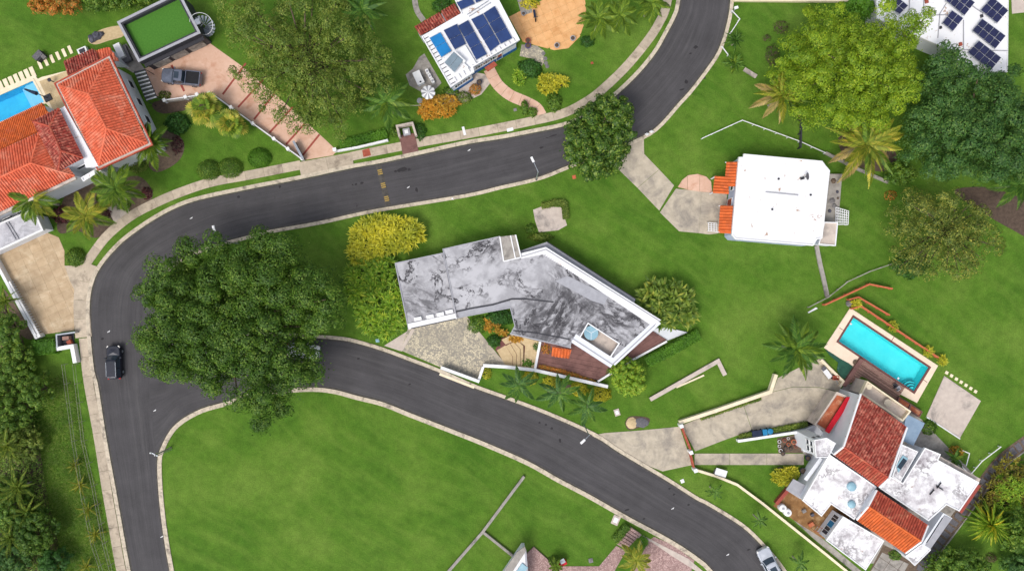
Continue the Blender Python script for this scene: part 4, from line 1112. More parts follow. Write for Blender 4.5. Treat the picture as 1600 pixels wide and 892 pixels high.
# yard of the house at the lower edge
pp = root('pink_paver_court')
mb = MB(); mb.prism(WL([(1012, 845), (1022, 838), (1050, 850), (1085, 875), (1070, 930), (985, 930), (990, 880), (1000, 872)]), 0, .03); part('paving', mb, m_paver, pp)
mb = MB(); mb.prism(WL([(985, 824), (999, 833), (1075, 872), (1100, 893), (1090, 893), (1050, 868), (1018, 846), (992, 838)]), .0, .05); part('border', mb, m_pad, pp)
mb = MB(); mb.prism(WL([(820, 866), (834, 853), (864, 880), (864, 905), (820, 905)]), 0, .3); part('terrace', mb, m_paver, pp)
mb = MB(); mb.prism(WL([(864, 884), (936, 884), (963, 852), (978, 860), (958, 895), (864, 905)]), 0, .05); part('path', mb, m_paver, pp)
fs = root('garden_steps')
for i in range(7):
    t = i / 7; a = np.array([985, 822]) * (1 - t) + np.array([963, 850]) * t; b = np.array([1000, 832]) * (1 - t) + np.array([978, 859]) * t
    t2 = (i + 1) / 7 - .03; c = np.array([985, 822]) * (1 - t2) + np.array([963, 850]) * t2; d2 = np.array([1000, 832]) * (1 - t2) + np.array([978, 859]) * t2
    mb = MB(); mb.prism(WL([a, b, d2, c]), 0, .5 - .06 * i); part('step', mb, m_paver, fs)
# ------------------------------------------------------------------ houses
def edge(poly, px, py, z=0.0):
    """the edge of a ccw world polygon nearest to a photo point"""
    p = Vector(W(px, py, z)); best = None
    for i in range(len(poly)):
        a, b = Vector(poly[i]), Vector(poly[(i + 1) % len(poly)]); t = max(0, min(1, (p - a).dot(b - a) / max(1e-6, (b - a).length_squared)))
        d = (a + (b - a) * t - p).length
        if best is None or d < best[0]: best = (d, a, b)
    return best[1], best[2]

def under(T, perim, m, shrink=.15, name='wall', base=0.0):
    """wall body that closes the space under a pitched roof; perim (px, py, z) round the roof"""
    P = [W3(p) for p in perim]; pl = [(p.x, p.y) for p in P]; c = ccw(pl)
    if c != pl: P = P[::-1]; pl = c
    q = inset(pl, shrink); n = len(P); mb = MB()
    V = [(q[i][0], q[i][1], P[i].z - .16) for i in range(n)] + [(q[i][0], q[i][1], base) for i in range(n)]
    mb.add(V, [(i, i + n, (i + 1) % n + n, (i + 1) % n) for i in range(n)] + [tuple(range(n))]); part(name, mb, m, T)
    return q

# --- house with orange hip roofs and pool, on the left
x, y = W(150, 175, 3); T = thing('orange_roof_house', 'large house with several orange tiled hip roofs beside the azure pool', 'house', x, y)
ZE = 5.8
q = under(T, [(92, 133, ZE), (169, 93, ZE), (231, 224, ZE), (155, 259, ZE)], m_wall, .3)
mb = MB(); mb.ring(inset(ccw(WL([(92, 133), (169, 93), (231, 224), (155, 259)], ZE)), -.45), .5, ZE - .3, ZE - .05); part('gutter', mb, m_pad, T)
mb = MB(); mb.ring(inset(ccw(WL([(92, 133), (169, 93), (231, 224), (155, 259)], ZE)), -.5), .16, ZE - .28, ZE + .04); part('fascia', mb, m_tile_p, T)
r1, r2 = (139, 147, 7.5), (167, 201, 7.5); A, B, Cc, D = (92, 133, ZE), (169, 93, ZE), (231, 224, ZE), (155, 259, ZE)
slope(T, [A, B, r1], m_tile_o); slope(T, [B, Cc, r2, r1], m_tile_o); slope(T, [Cc, D, r2], m_tile_o); slope(T, [D, A, r1, r2], m_tile_o)
for p, s in ((r1, r2), (A, r1), (B, r1), (Cc, r2), (D, r2)): ridge(T, p, s, m_tile_o)
a, b = edge(q, 195, 150, ZE)
for k in range(4):
    for zz in (.9, 3.7): window(T, a, b, .15 + .23 * k, zz, 1.2, 1.2, m_white, m_dgrey, True)
# dark hip
ZD = 6.4; A, B, Cc, D = (52, 190, ZD), (92, 170, ZD), (130, 247, ZD), (92, 267, ZD); r1, r2 = (78, 198, 7.3), (96, 236, 7.3)
q = under(T, [A, B, Cc, D], m_wall)
slope(T, [A, B, r1], m_tile_r); slope(T, [B, Cc, r2, r1], m_tile_r); slope(T, [Cc, D, r2], m_tile_r); slope(T, [D, A, r1, r2], m_tile_r)
for p, s in ((r1, r2), (A, r1), (B, r1), (Cc, r2), (D, r2)): ridge(T, p, s, m_tile_p)
a, b = edge(q, 112, 260, ZD); window(T, a, b, .5, 3.6, 1.4, .8, m_white, m_glass, True)
block(T, [(94, 170), (101, 166), (154, 260), (134, 262), (130, 247)], 5.9, m_wall, m_whiteroof, .1, roofname='link_roof')
# mono slope roof by the pool
under(T, [(-80, 230, 3.2), (67, 162, 3.2), (78, 181, 4.0), (56, 208, 4.2), (-80, 272, 4.2)], m_wall)
slope(T, [(-80, 230, 3.2), (67, 162, 3.2), (77, 180, 4.0), (58, 207, 4.2), (-80, 272, 4.2)], m_tile_b, 'roof_slope', .25, .4)
# lower-left hip
ZL = 5.6; A, B, Cc, D = (-80, 272, ZL), (62, 208, ZL), (117, 275, ZL), (-80, 369, ZL); r1, r2 = (49, 255, 7.2), (-60, 305, 7.2)
q = under(T, [A, B, Cc, D], m_wall, .3)
slope(T, [B, Cc, r1], m_tile_o); slope(T, [Cc, D, r2, r1], m_tile_o); slope(T, [A, B, r1, r2], m_tile_o)
for p, s in ((r1, r2), (B, r1), (Cc, r1)): ridge(T, p, s, m_tile_o)
mb = MB(); mb.strip(WL([(118, 278), (-80, 373)], ZL), .35, ZL - .3, ZL + .02); part('gutter', mb, m_pad, T)
a, b = edge(q, 60, 303, ZL)
for k in (.30, .42, .55): window(T, a, b, k, 1.0, 1.2, 1.2, m_white, m_glass, True)
# low porch roofs at the back, link parapet at the front
under(T, [(99, 97, 3), (147, 77, 3), (155, 95, 3.6), (106, 118, 3.6)], m_wall); slope(T, [(99, 97, 3), (147, 77, 3), (155, 95, 3.6), (106, 118, 3.6)], m_tile_r)
under(T, [(148, 81, 2.8), (170, 74, 2.8), (186, 96, 3.3), (155, 95, 3.3)], m_wall); slope(T, [(148, 81, 2.8), (170, 74, 2.8), (186, 96, 3.3), (155, 95, 3.3)], m_tile_o)
block(T, [(127, 278), (154, 262), (158, 267), (131, 284)], 5.0, m_wall, m_whiteroof, .05, (.15, .12), roofname='porch_roof')
# carport
block(T, [(-60, 375), (54, 326), (69, 360), (-60, 420)], 3.2, m_wall, m_roofG, .6, (.25, .2), roofname='carport_roof')
for px in (8, 13):
    mb = MB(); mb.bar((*W(px, 346, 3.2), 3.27), (*W(px + 17, 374, 3.2), 3.27), .12, .1); part('roof_rib', mb, m_grey, T)
# grey corrugated canopy beside the house
x, y = W(227, 133, 2.6); T = thing('corrugated_canopy', 'dark grey corrugated canopy between white wall and pink driveway', 'canopy', x, y)
A, B, Cc, D = (Vector((*W(*p, 2.6), 2.6)) for p in ((209.6, 112), (225.6, 108), (245, 153), (229, 158)))
for i in range(16):
    t = (i + .5) / 16; mb = MB(); mb.bar(A.lerp(D, t), B.lerp(Cc, t), .18, .06); part('slat', mb, m_grey if i % 2 else m_dgrey, T)
mb = MB()
for e in ((A, D), (B, Cc)): mb.bar(e[0] - Vector((0, 0, .08)), e[1] - Vector((0, 0, .08)), .1, .1)
for p in (A, B, Cc, D): mb.cyl((p.x, p.y, 0), (p.x, p.y, 2.5), .05, .05, 6)
part('frame', mb, m_dgrey, T)

# --- garage with turf roof
x, y = W(250, 45); T = thing('turf_roof_garage', 'dark garage with green turf roof and panelled doors above the pink driveway', 'garage', x, y)
gp_ = [(184, 35), (280, -12), (313, 52), (217, 97)]; zg = 4.0; poly = ccw(WL(gp_, zg))
mb = MB(); mb.prism(inset(poly, .12), 0, zg - .9); part('wall', mb, m_dgrey, T)
mb = MB(); mb.prism(poly, zg - 1.0, zg, [inset(poly, .5)]); part('parapet', mb, m_dgrey, T)
mb = MB(); mb.ring(inset(poly, -.06), .34, zg + .003, zg + .08); part('coping', mb, m_grey, T)
mb = MB(); mb.prism(inset(poly, .45), zg - .9, zg - .62); part('turf', mb, m_turf, T)
a, b = edge(inset(poly, .12), 265, 75, zg); d = (b - a).normalized(); n = Vector((d.y, -d.x))
for k in range(3):
    c = a + (b - a) * (.2 + .3 * k); mb = MB(); mb.box(c.x + n.x * .05, c.y + n.y * .05, 1.25, (b - a).length * .25, .1, 2.3, math.atan2(d.y, d.x)); o = part('garage_door', mb, m_stone, T)
    for r_ in range(4):
        mb = MB(); mb.box(c.x + n.x * .11, c.y + n.y * .11, .4 + .55 * r_, (b - a).length * .24, .03, .46, math.atan2(d.y, d.x)); part('door_panel', mb, m_conc2, o)
mb = MB(); mb.strip([tuple(a + n * .35), tuple(b + n * .35)], .5, 2.75, 2.9); part('canopy', mb, m_dgrey, T)
mb = MB(); mb.box(*(a + (b - a) * .33 + n * .3), 2.5, 1.0, .35, .3, math.atan2(d.y, d.x)); part('air_conditioner', mb, m_white, T)
mb = MB(); mb.prism(WL([(182, 98), (197, 68), (226, 108), (208, 114)]), 0, .05); solo('garage_side_path', mb, m_conc2, kind='structure')
# spiral stair
cx, cy = W(319, 38, 3); T = thing('spiral_staircase', 'grey metal spiral staircase at the corner of the turf-roofed garage', 'staircase', cx, cy)
mb = MB(); mb.cyl((cx, cy, 0), (cx, cy, 4.6), .09, .09, 8); part('pole', mb, m_metal, T)
for i in range(18):
    a = i * math.radians(24) + 2.2; z = .2 + i * .205; mb = MB(); w2 = math.radians(9)
    mb.prism([(cx + .1 * math.cos(a), cy + .1 * math.sin(a)), (cx + 1.15 * math.cos(a - w2), cy + 1.15 * math.sin(a - w2)), (cx + 1.15 * math.cos(a + w2), cy + 1.15 * math.sin(a + w2))], z, z + .05); part('tread', mb, m_metal, T)
mb = MB(); pts = [(cx + 1.18 * math.cos(i * math.radians(12) + 2.2), cy + 1.18 * math.sin(i * math.radians(12) + 2.2), 1.1 + i * .1025) for i in range(37)]; mb.tube(pts, .035, 5); part('handrail', mb, m_white, T)
mb = MB(); mb.box(cx - .55, cy - .1, 4.0, .9, .75, .06, .4); part('landing', mb, m_metal, T)

# --- blue and white house with solar panels
x, y = W(735, 65, 2); T = thing('solar_roof_house', 'white house with blue trim and dark blue solar panels, red lean-to', 'house', x, y)
zb = 4.2; RB = [(659, 58), (721, 22), (704, -14), (766, -30), (778, -2), (812, 63), (739, 105), (741, 113), (704, 137)]
poly, wl = block(T, RB, zb, m_wall, m_whiteroof, .35, (.14, .18))
for z0, z1, m, o in ((3.55, 3.8, m_blue, .1), (2.9, 3.1, m_blue, .12), (0, .9, m_blue, .06)):
    mb = MB(); mb.prism(inset(wl, -o), z0, z1, [inset(wl, .02)]); part('trim_band', mb, m, T)
for (px, py, ks) in ((775, 84, (.18, .34, .5)), (722, 125, (.3, .7)), (680, 95, (.2, .4, .6, .8))):
    a, b = edge(wl, px, py, zb)
    for k in ks: window(T, a, b, k, 1.35, 1.3, 1.3, m_white, m_glass, False, 2)
solar_array(T, [(671, 60), (688, 51), (705.5, 80), (689.5, 90)], zb + .25, 1, 2, m_panelh)
solar_array(T, [(693, 48), (714, 38), (728, 69), (710.5, 78)], zb + .25, 1, 2, m_panelb)
solar_array(T, [(715.5, 41), (731.5, 32), (761, 85), (744, 94)], zb + .25, 1, 3, m_panelb)
solar_array(T, [(736, 31), (754.5, 22), (781, 69), (766, 81)], zb + .25, 1, 3, m_panelb)
solar_array(T, [(755.5, 21.5), (773, 10), (800.5, 60), (782.5, 69)], zb + .25, 1, 3, m_panelb)
solar_array(T, [(713, 5), (735, -5), (742, 6), (720, 16)], zb + .25, 1, 1, m_panelb); solar_array(T, [(738, -8), (760, -18), (764, -4), (744, 5)], zb + .25, 1, 1, m_panelb)
solar_array(T, [(694.5, 97.5), (710.5, 113.5), (724, 96), (709, 82.7)], zb + .5, 2, 1, m_panelg, .06, .35, 'collector')
mb = MB(); mb.cyl((*W(711, 82, zb + .6), zb + .6), (*W(727, 97, zb + .6), zb + .6), .22, .22, 10); part('water_tank', mb, m_white, T)
for i in range(13):
    t = i / 12; p = np.array([663, 62]) * (1 - t) + np.array([705, 132]) * t; qv = p + np.array([6.5, -3.6]); mb = MB(); mb.bar((*W(*p, zb), zb + .12), (*W(*qv, zb), zb + .12), .07, .08); part('roof_bracket', mb, m_dgrey, T)
for i in range(14):
    t = i / 13; p = np.array([714, 127]) * (1 - t) + np.array([806, 66]) * t; qv = p + np.array([-4.0, -6.5]); mb = MB(); mb.bar((*W(*p, zb), zb + .12), (*W(*qv, zb), zb + .12), .06, .08); part('roof_bracket', mb, m_grey, T)
for a_, b_ in (((733, 27), (767, 5)), ((730, 24), (764, 2)), ((728, 72), (745, 100)), ((712, 85), (735, 108))):
    mb = MB(); mb.bar((*W(*a_, zb), zb + .15), (*W(*b_, zb), zb + .15), .08, .08); part('pipe', mb, m_metal, T)
under(T, [(648, 43, 2.9), (710, 7, 2.9), (721, 22, 3.6), (657, 56, 3.6)], m_wall)
slope(T, [(648, 43, 2.9), (687.5, 20, 2.9), (697, 35, 3.6), (657, 56, 3.6)], m_tile_r); slope(T, [(689, 19, 2.9), (710, 7, 2.9), (721, 22, 3.6), (698, 34.5, 3.6)], m_tile_r)
mb = MB(); mb.prism(WL([(757, 106), (772, 96), (777, 102), (762, 112)], 2.8), 2.62, 2.8); part('door_canopy', mb, m_rust, T)
a, b = edge(wl, 765, 92, zb); window(T, a, b, .62, .1, 1.0, 2.1, m_white, m_rust)

# --- white roofed house in the middle right
x, y = W(1218, 312, 2); T = thing('white_roof_house', 'white flat roofed house with orange tile awnings and pale blue walls', 'house', x, y)
zd = 3.6; RD = [(1161.7, 241), (1284, 252), (1289, 259), (1296, 267), (1284, 373), (1276, 374), (1270, 384), (1149, 374), (1143, 367), (1154, 246), (1161, 246)]
poly, wl = block(T, RD, zd, mat('pale blue wall', lin(186, 196, 222), lin(170, 180, 206), .8, .7, bmp=.05), m_whiteroof, .12, (.18, .16))
a, b = edge(wl, 1147, 310, zd)
for k in (.14, .33, .82): window(T, a, b, k, .9, 1.4, 1.3, m_white, m_glass, False, 1)
window(T, a, b, .55, .05, 1.1, 2.1, m_white, m_rust)
for q in ([(1132, 291, 2.5), (1136, 253, 2.5), (1153.5, 253, 3.25), (1149.5, 291.5, 3.25)], [(1123, 364, 2.5), (1126, 321, 2.5), (1145.5, 321.5, 3.25), (1142, 365, 3.25)], [(1114, 301, 2.2), (1117, 275, 2.2), (1137, 276, 2.7), (1139, 303, 2.7)]): slope(T, q, m_tile_b, 'awning_slope', .4, .45)
mb = MB()
for p in ((1133, 254), (1129, 290), (1123, 322), (1120, 363)): mb.bar((*W(p[0], p[1], 2.4), 2.35), (*W(p[0] + 14, p[1], 2.4), 2.7), .08, .2)
for p in ((1115, 300), (1117, 276)): mb.cyl((*W(p[0] + 1, p[1], 2.1), 0), (*W(p[0] + 1, p[1], 2.1), 2.1), .1, .1, 8)
part('awning_bracket', mb, m_wall, T)
for px, py in ((1216, 280), (1206, 327.5), (1266, 305)):
    cx, cy = W(px, py, zd); mb = MB(); mb.lathe(cx, cy, [(.1, zd), (.1, zd + .15), (.15, zd + .15), (.15, zd + .19)], 8); part('roof_vent', mb, m_dgrey, T)
mb = MB(); mb.strip(WL([(1196, 300), (1247, 305)], zd), .18, zd, zd + .1); part('expansion_strip', mb, m_grey, T)
cx, cy = W(1260, 276, zd + .5); mb = MB(); mb.cyl((cx, cy, zd), (cx, cy, zd + .5), .05, .05, 6); ds = part('dish_mast', mb, m_dgrey, T)
mb = MB(); mb.add(*(lambda V, F: (V, F))([(cx + .42 * (r / 3) * math.cos(a) * .8 + .1, cy + .5 * (r / 3) * math.sin(a), zd + .55 + .1 * (r / 3) ** 2 - .3 * (r / 3) * math.cos(a)) for r in range(1, 4) for a in np.linspace(0, 2 * math.pi, 12, endpoint=False)], [(k * 12 + i, k * 12 + (i + 1) % 12, (k + 1) * 12 + (i + 1) % 12, (k + 1) * 12 + i) for k in range(2) for i in range(12)] + [tuple(range(12))])); part('satellite_dish', mb, m_gravel, ds)
mb = MB(); mb.box(*W(1253, 279, zd), zd + .12, .5, .35, .2, .3); part('junction_box', mb, m_dgrey, T)
block(T, [(1287, 347), (1308.5, 347.5), (1305, 384.5), (1278, 382)], 2.6, m_wall, m_pad, .1, (.15, .18), roofname='annex_roof', wallname='annex_wall')
mb = MB(); mb.prism(WL([(1297, 272), (1316, 272), (1310, 347), (1288, 347)], .5), 0, .5); solo('rear_terrace', mb, m_conc2, kind='structure')
for i, (px, py, r_) in enumerate([(1302, 283, 9), (1308, 300, 5), (1300, 314, 10), (1309, 310, 4), (1296, 330, 6), (1303, 322, 8)]):
    x, y = W(px, py, .5); mb = MB(); mb.lathe(x, y, [(r_ * .03, .5), (r_ * .045, .58), (r_ * .03, .7), (.02, .74)], 6); solo('debris_heap', mb, [m_mulch, m_rock, m_stone][i % 3], ['brown rubble heap at the top of the rear terrace', 'small dark rubble heap at the outer edge of the rear terrace', 'largest pale rubble heap in the middle of the rear terrace', 'smallest brown rubble heap on the rear terrace', 'dark rubble heap at the lower left of the rear terrace', 'pale rubble heap low on the rear terrace'][i], 'debris', 'debris heaps on the rear terrace')

def lattice(name, label, px_quad, h, nx, ny, cat='lattice'):
    q = [Vector((*W(p[0], p[1], h), h)) for p in px_quad]; T = thing(name, label, cat, q[0].x, q[0].y)
    for i in range(nx + 1):
        t = i / nx; mb = MB(); mb.bar(q[0].lerp(q[1], t), q[3].lerp(q[2], t), .09, .07); part('bar', mb, m_white, T)
    for i in range(ny + 1):
        t = i / ny; mb = MB(); mb.bar(q[0].lerp(q[3], t) + Vector((0, 0, .02)), q[1].lerp(q[2], t) + Vector((0, 0, .02)), .09, .07); part('bar', mb, m_white, T)
    for p in q: mb = MB(); mb.cyl((p.x, p.y, 0), (p.x, p.y, h), .05, .05, 6); part('leg', mb, m_white, T)
lattice('metal_lattice', 'white metal lattice stand on the lawn behind the white roofed house', [(1306, 324), (1319, 327), (1326, 331), (1325, 351)][:1] + [(1326, 330), (1325, 351), (1306, 351)], .9, 6, 6)
lattice('metal_lattice', 'small white metal rack on the driveway below the tile awning', [(1107, 348), (1120, 349), (1120, 362), (1107, 361)], .7, 3, 4)

# --- weathered grey house in the centre
x, y = W(800, 460, 2); T = thing('weathered_grey_house', 'long flat roofed house with dark stained grey roof in the centre', 'house', x, y)
zc = 3.7
RC = [(691.6, 389), (781, 369), (787, 408), (813, 401), (853, 389), (1031, 501), (957, 570), (894, 529), (891, 543), (845, 533), (797, 522), (804, 509), (797, 481), (716, 497), (713, 496)]
poly, wl = block(T, RC, zc, m_wall, m_roofE, .35, None, hole_px=[(919, 506), (966, 536.6), (953, 556.6), (907, 527)])
mb = MB(); mb.ring(inset(poly, -.015), .13, zc - .26, zc + .09); part('fascia', mb, m_grey, T)
block(T, [(617, 411), (692, 395), (714, 497), (638, 514)], 3.25, m_wall, m_roofE, .3, (.14, .12), m_grey, roofname='wing_roof', wallname='wing_wall')
# sunken roof court
hp = ccw(WL([(919, 506), (966, 536.6), (953, 556.6), (907, 527)], zc))
mb = MB(); mb.prism(inset(hp, -.3), 2.5, 2.7); part('roof_court_floor', mb, m_pad, T)
mb = MB(); mb.ring(inset(hp, -.16), .16, zc - .2, zc + .14); part('roof_court_rim', mb, m_white, T)
# white scored band along the north-east eave
band = [(813, 396), (853, 386), (1033, 500), (1019, 509), (851, 397), (814, 404)]
mb = MB(); mb.prism(WL(band, zc + .06), zc + .003, zc + .06); eb = part('white_eave_band', mb, m_white, T)
a_, b_ = np.array([853, 389.5]), np.array([1031, 501.5]); nb = 56
for i in range(nb):
    t = (i + .5) / nb
    if .36 < t < .48: continue
    p = a_ * (1 - t) + b_ * t; p = p + np.array([-.8, 1.2]); qv = p + np.array([-4.2, 6.6]); mb = MB(); mb.bar((*W(*p, zc + .1), zc + .08), (*W(*qv, zc + .1), zc + .08), .16, .05); part('batten', mb, m_whiteroof, eb)
mb = MB(); mb.prism(WL([(812, 392), (855, 378), (993, 467), (990, 476), (980, 478), (850, 396), (813, 405)], 2.75), 2.6, 2.75); part('lower_eave', mb, m_grey, T)
mb = MB(); mb.strip(WL([(855, 378), (993, 467)], 2.75), .12, 2.58, 2.78); part('eave_gutter', mb, m_dgrey, T)
# white roof lip along the south eaves, capping and skylight
mb = MB(); mb.strip(WL([(957, 567), (1029, 501.5)], zc), .9, zc + .003, zc + .05); part('white_edge', mb, m_wall, T)
mb = MB(); mb.strip(WL([(896, 528), (958, 568)], zc), 1.3, zc + .003, zc + .045); part('white_edge', mb, m_wall, T)
mb = MB(); mb.strip(WL([(716, 491), (797, 476)], zc), .95, zc + .002, zc + .04); part('white_edge', mb, m_grey, T)
mb = MB(); mb.strip(WL([(712, 487), (740, 481), (770, 476), (800, 467), (822, 467)], zc), .2, zc + .05, zc + .1); part('roof_seam', mb, m_dgrey, T)
mb = MB(); mb.strip(WL([(822, 467), (865, 472)], zc), .16, zc + .005, zc + .05); part('roof_seam', mb, m_dgrey, T)
mb = MB(); mb.strip(WL([(800, 516), (838, 520), (890, 530)], zc), .16, zc + .005, zc + .05); part('roof_seam', mb, m_dgrey, T)
mb = MB(); mb.strip(WL([(694, 398), (700, 430), (705, 455), (713, 490)], zc), .16, zc + .005, zc + .06); part('roof_seam', mb, m_dgrey, T)
mb = MB(); mb.strip(WL([(797, 521), (845, 532), (892, 543)], zc), .12, zc + .005, zc + .08); part('roof_lip', mb, m_white, T)
mb = MB(); mb.strip(WL([(638, 510), (713, 493.5)], 3.25), .75, 3.26, 3.42); part('front_beam', mb, m_white, T)
mb = MB(); mb.strip(WL([(643, 513), (712, 498)], 3.25), .12, 3.0, 3.45); part('front_beam_edge', mb, m_dgrey, T)
for px, py in ((653, 498), (672, 494.5), (688, 491), (702, 487)):
    cx, cy = W(px, py, 3.4); mb = MB(); mb.box(cx, cy, 3.37, .95, .42, .22, .2); mb.box(cx, cy, 3.5, 1.0, .48, .04, .2); part('roof_vent', mb, m_white, T)
sk = [W3(p) for p in ((781, 370, 4.3), (805.5, 367, 4.3), (814, 402, 3.85), (787, 408.5, 3.85))]
mb = MB(); mb.add(sk + [Vector((p.x, p.y, 2.4)) for p in sk], [(3, 2, 1, 0), (0, 1, 5, 4), (1, 2, 6, 5), (2, 3, 7, 6), (3, 0, 4, 7)]); so = part('skylight_box', mb, m_conc2, T)
mb = MB(); up = Vector((0, 0, .05))
for i, j in ((0, 3), (3, 2), (1, 2)): mb.bar(sk[i] + up, sk[j] + up, .16, .1)
mid0, mid1 = sk[0].lerp(sk[1], .68), sk[3].lerp(sk[2], .68); mb.bar(mid0 + up, mid1 + up, .14, .12); part('skylight_rim', mb, m_white, so)
mb = MB(); mb.prism(WL([(867, 439), (887, 431), (951, 462), (944, 476), (925, 470)], zc), zc + .004, zc + .03)
part('new_patch', mb, m_grey, T)
# round table in the roof court
cx, cy = W(923.7, 520, 3.4); T2 = thing('round_table', 'round blue glass table in the sunken roof court', 'table', cx, cy, z=2.7)
mb = MB(); mb.lathe(cx, cy, [(.95, 3.38), (.98, 3.4), (.95, 3.43)], 20); part('tabletop', mb, m_bglass, T2)
mb = MB(); mb.cyl((cx, cy, 2.7), (cx, cy, 3.38), .06, .06, 8)
for i in range(3): mb.cyl((cx, cy, 2.9), (cx + .5 * math.cos(i * 2.1), cy + .5 * math.sin(i * 2.1), 2.7), .04, .04, 5)
part('leg', mb, m_metal, T2)
mb = MB()
for i in range(3): mb.bar((cx, cy, 3.44), (cx + .93 * math.cos(i * 2.1 + .5), cy + .93 * math.sin(i * 2.1 + .5), 3.44), .05, .02)
part('spoke', mb, m_white, T2)
# orange awning on the deck side of it
T = bpy.data.objects['weathered_grey_house']
slope(T, [(863.5, 556, 2.3), (889.5, 559, 2.3), (893, 546, 2.8), (863, 541.5, 2.8)], m_tile_b, 'awning_slope', .42, .5)

# --- white house with grid panels, top right corner
x, y = W(1500, 40, 2); T = thing('panel_roof_house', 'white flat roofed house with dark gridded solar panels in the top right corner', 'house', x, y)
zt = 3.6; RT = [(1367, -40), (1578, -40), (1575, 0), (1574, 113), (1496, 111), (1496, 84), (1440, 60), (1370, 30)]
poly, wl = block(T, RT, zt, m_wall, m_whiteroof, .3, (.12, .1))
for quad, nx in (([(1388, 11), (1401, -2), (1417, 11), (1406, 23)], 2), ([(1472, 36), (1485, 18), (1503, 30.5), (1489, 49.5)], 2), ([(1476, 0), (1489, -18), (1521, 6), (1507, 25)], 4), ([(1532, 16), (1548, -3), (1573, 18.5), (1558, 37)], 3), ([(1519, 48), (1532, 31), (1569, 58), (1555, 77)], 4), ([(1512, 82), (1527, 65), (1562, 92), (1548, 111)], 4)):
    A, B, Cc, D = quad; solar_array(T, [A, D, Cc, B], zt + .35, nx, 2, m_panel, .1, .3)
for a_, b_ in (((1497, 78), (1574, 80)), ((1505, 32), (1505, 78)), ((1420, 24), (1480, 24)), ((1421, -5), (1420, 24)), ((1443, -8), (1443, 20)), ((1467, 24), (1478, 6)), ((1519, 10), (1536, 22)), ((1468, 24), (1465, 60))):
    mb = MB(); mb.bar((*W(*a_, zt), zt + .06), (*W(*b_, zt), zt + .06), .1, .1); part('roof_pipe', mb, m_grey, T)
for px, py, s_ in ((1447, 3, .4), (1482, 0, .3), (1533, 26, .3), (1469, 44, .25), (1500, 70, .35)):
    cx, cy = W(px, py, zt); mb = MB(); mb.box(cx, cy, zt + .12, s_, s_ * 1.3, .24, .2); part('roof_box', mb, m_dgrey if s_ < .35 else m_rust, T)

# --- red tiled house, lower right
x, y = W(1370, 730, 2); T = thing('red_tile_house', 'rambling white house with red and orange tiled gables and a small tower', 'house', x, y)
# main tall gable
e1, e2, k2, l1, l2, k1 = (1344, 615, 5.8), (1416, 667, 5.8), (1388, 746, 7.2), (1373, 760, 6.5), (1302, 709, 6.5), (1317, 697, 7.2)
q = under(T, [e1, e2, k2, l1, l2, k1], m_wall, .12)
slope(T, [e1, e2, k2, k1], m_tile_r); slope(T, [l1, l2, k1, k2], m_tile_p); ridge(T, k1, k2, m_tile_p)
mb = MB()
for a_, b_ in ((e1, k1), (k1, l2), (e2, k2), (k2, l1)): mb.bar(W3(a_) + Vector((0, 0, .1)), W3(b_) + Vector((0, 0, .1)), .22, .3)
part('verge_board', mb, m_white, T)
# flat wings
_, wF1 = block(T, [(1295, 709), (1369, 760), (1334, 811), (1298, 787), (1283, 806), (1253, 781)], 4.0, m_wall, m_roofF, .15, (.16, .14), roofname='west_roof', wallname='west_wall')
mb = MB(); mb.prism(WL([(1228, 765), (1240, 748), (1262, 760), (1250, 779)], 2.6), 2.4, 2.6); part('porch_slab', mb, m_grey, T)
mb = MB(); mb.strip(WL([(1262, 752), (1287, 718)], 3.9), .5, 3.0, 3.2); part('ledge', mb, m_wall, T)
for px, py, r_ in ((1331, 760, .62), (1331, 787.5, .52)):
    cx, cy = W(px, py, 4.2); mb = MB(); mb.lathe(cx, cy, [(r_, 3.98), (r_, 4.2), (r_ * .94, 4.32), (r_ * .6, 4.45), (.12, 4.5)], 16); part('roof_dome', mb, m_bglass, T)
_, wF2 = block(T, [(1317, 806), (1381, 844), (1352, 890), (1290, 843)], 3.2, m_wall, m_roofF, .12, (.14, .12), roofname='front_roof', wallname='front_wall')
a, b = edge(wF2, 1303, 824, 3.2); window(T, a, b, .2, 1.0, 1.0, 1.6, m_white, m_glass, False, 1); window(T, a, b, .46, 1.0, 1.0, 1.6, m_white, m_bin); window(T, a, b, .74, 1.0, 1.2, 1.6, m_white, m_glass, False, 1)
_, wF4 = block(T, [(1374, 762), (1392, 744), (1410, 754), (1444.5, 699), (1469, 709), (1465, 718), (1529, 753), (1498, 798), (1478, 788), (1450, 813)], 4.1, m_wall, m_roofF, .15, (.16, .14), roofname='east_roof', wallname='east_wall')
_, wF5 = block(T, [(1409.5, 694), (1434, 705), (1407, 752), (1394, 744)], 4.7, m_wall, m_roofF, .1, (.12, .08), roofname='stair_roof', wallname='stair_wall')
sk = [(1401, 727), (1411, 711), (1419, 716), (1404, 738)]
mb = MB(); mb.prism(WL(sk, 4.85), 4.7, 4.85); so = part('skylight', mb, m_bglass, T)
for k in range(3):
    t = .12 + .27 * k; p = np.array([1405, 731]) * (1 - t) + np.array([1417, 714]) * t; cx, cy = W(*p, 4.9); mb = MB(); mb.box(cx, cy, 4.87, .5, .6, .04, .95); part('pane', mb, m_glass, so)
mb = MB()
for p, s_ in (((1463, 762), (1470, 753)), ((1462, 758), (1473, 765)), ((1452, 772), (1459, 764))): mb.bar((*W(*p, 4.2), 4.3), (*W(*s_, 4.2), 4.3), .13, .1)
part('aerial', mb, m_black, T)
mb = MB(); mb.strip(WL([(1466, 716), (1530, 752)], 3.4), .8, 3.2, 3.4); part('side_ledge', mb, m_pad, T)
mb = MB(); mb.strip(WL([(1530, 757), (1500, 800)], 3.4), .6, 3.2, 3.4); part('side_ledge', mb, m_redband, T)
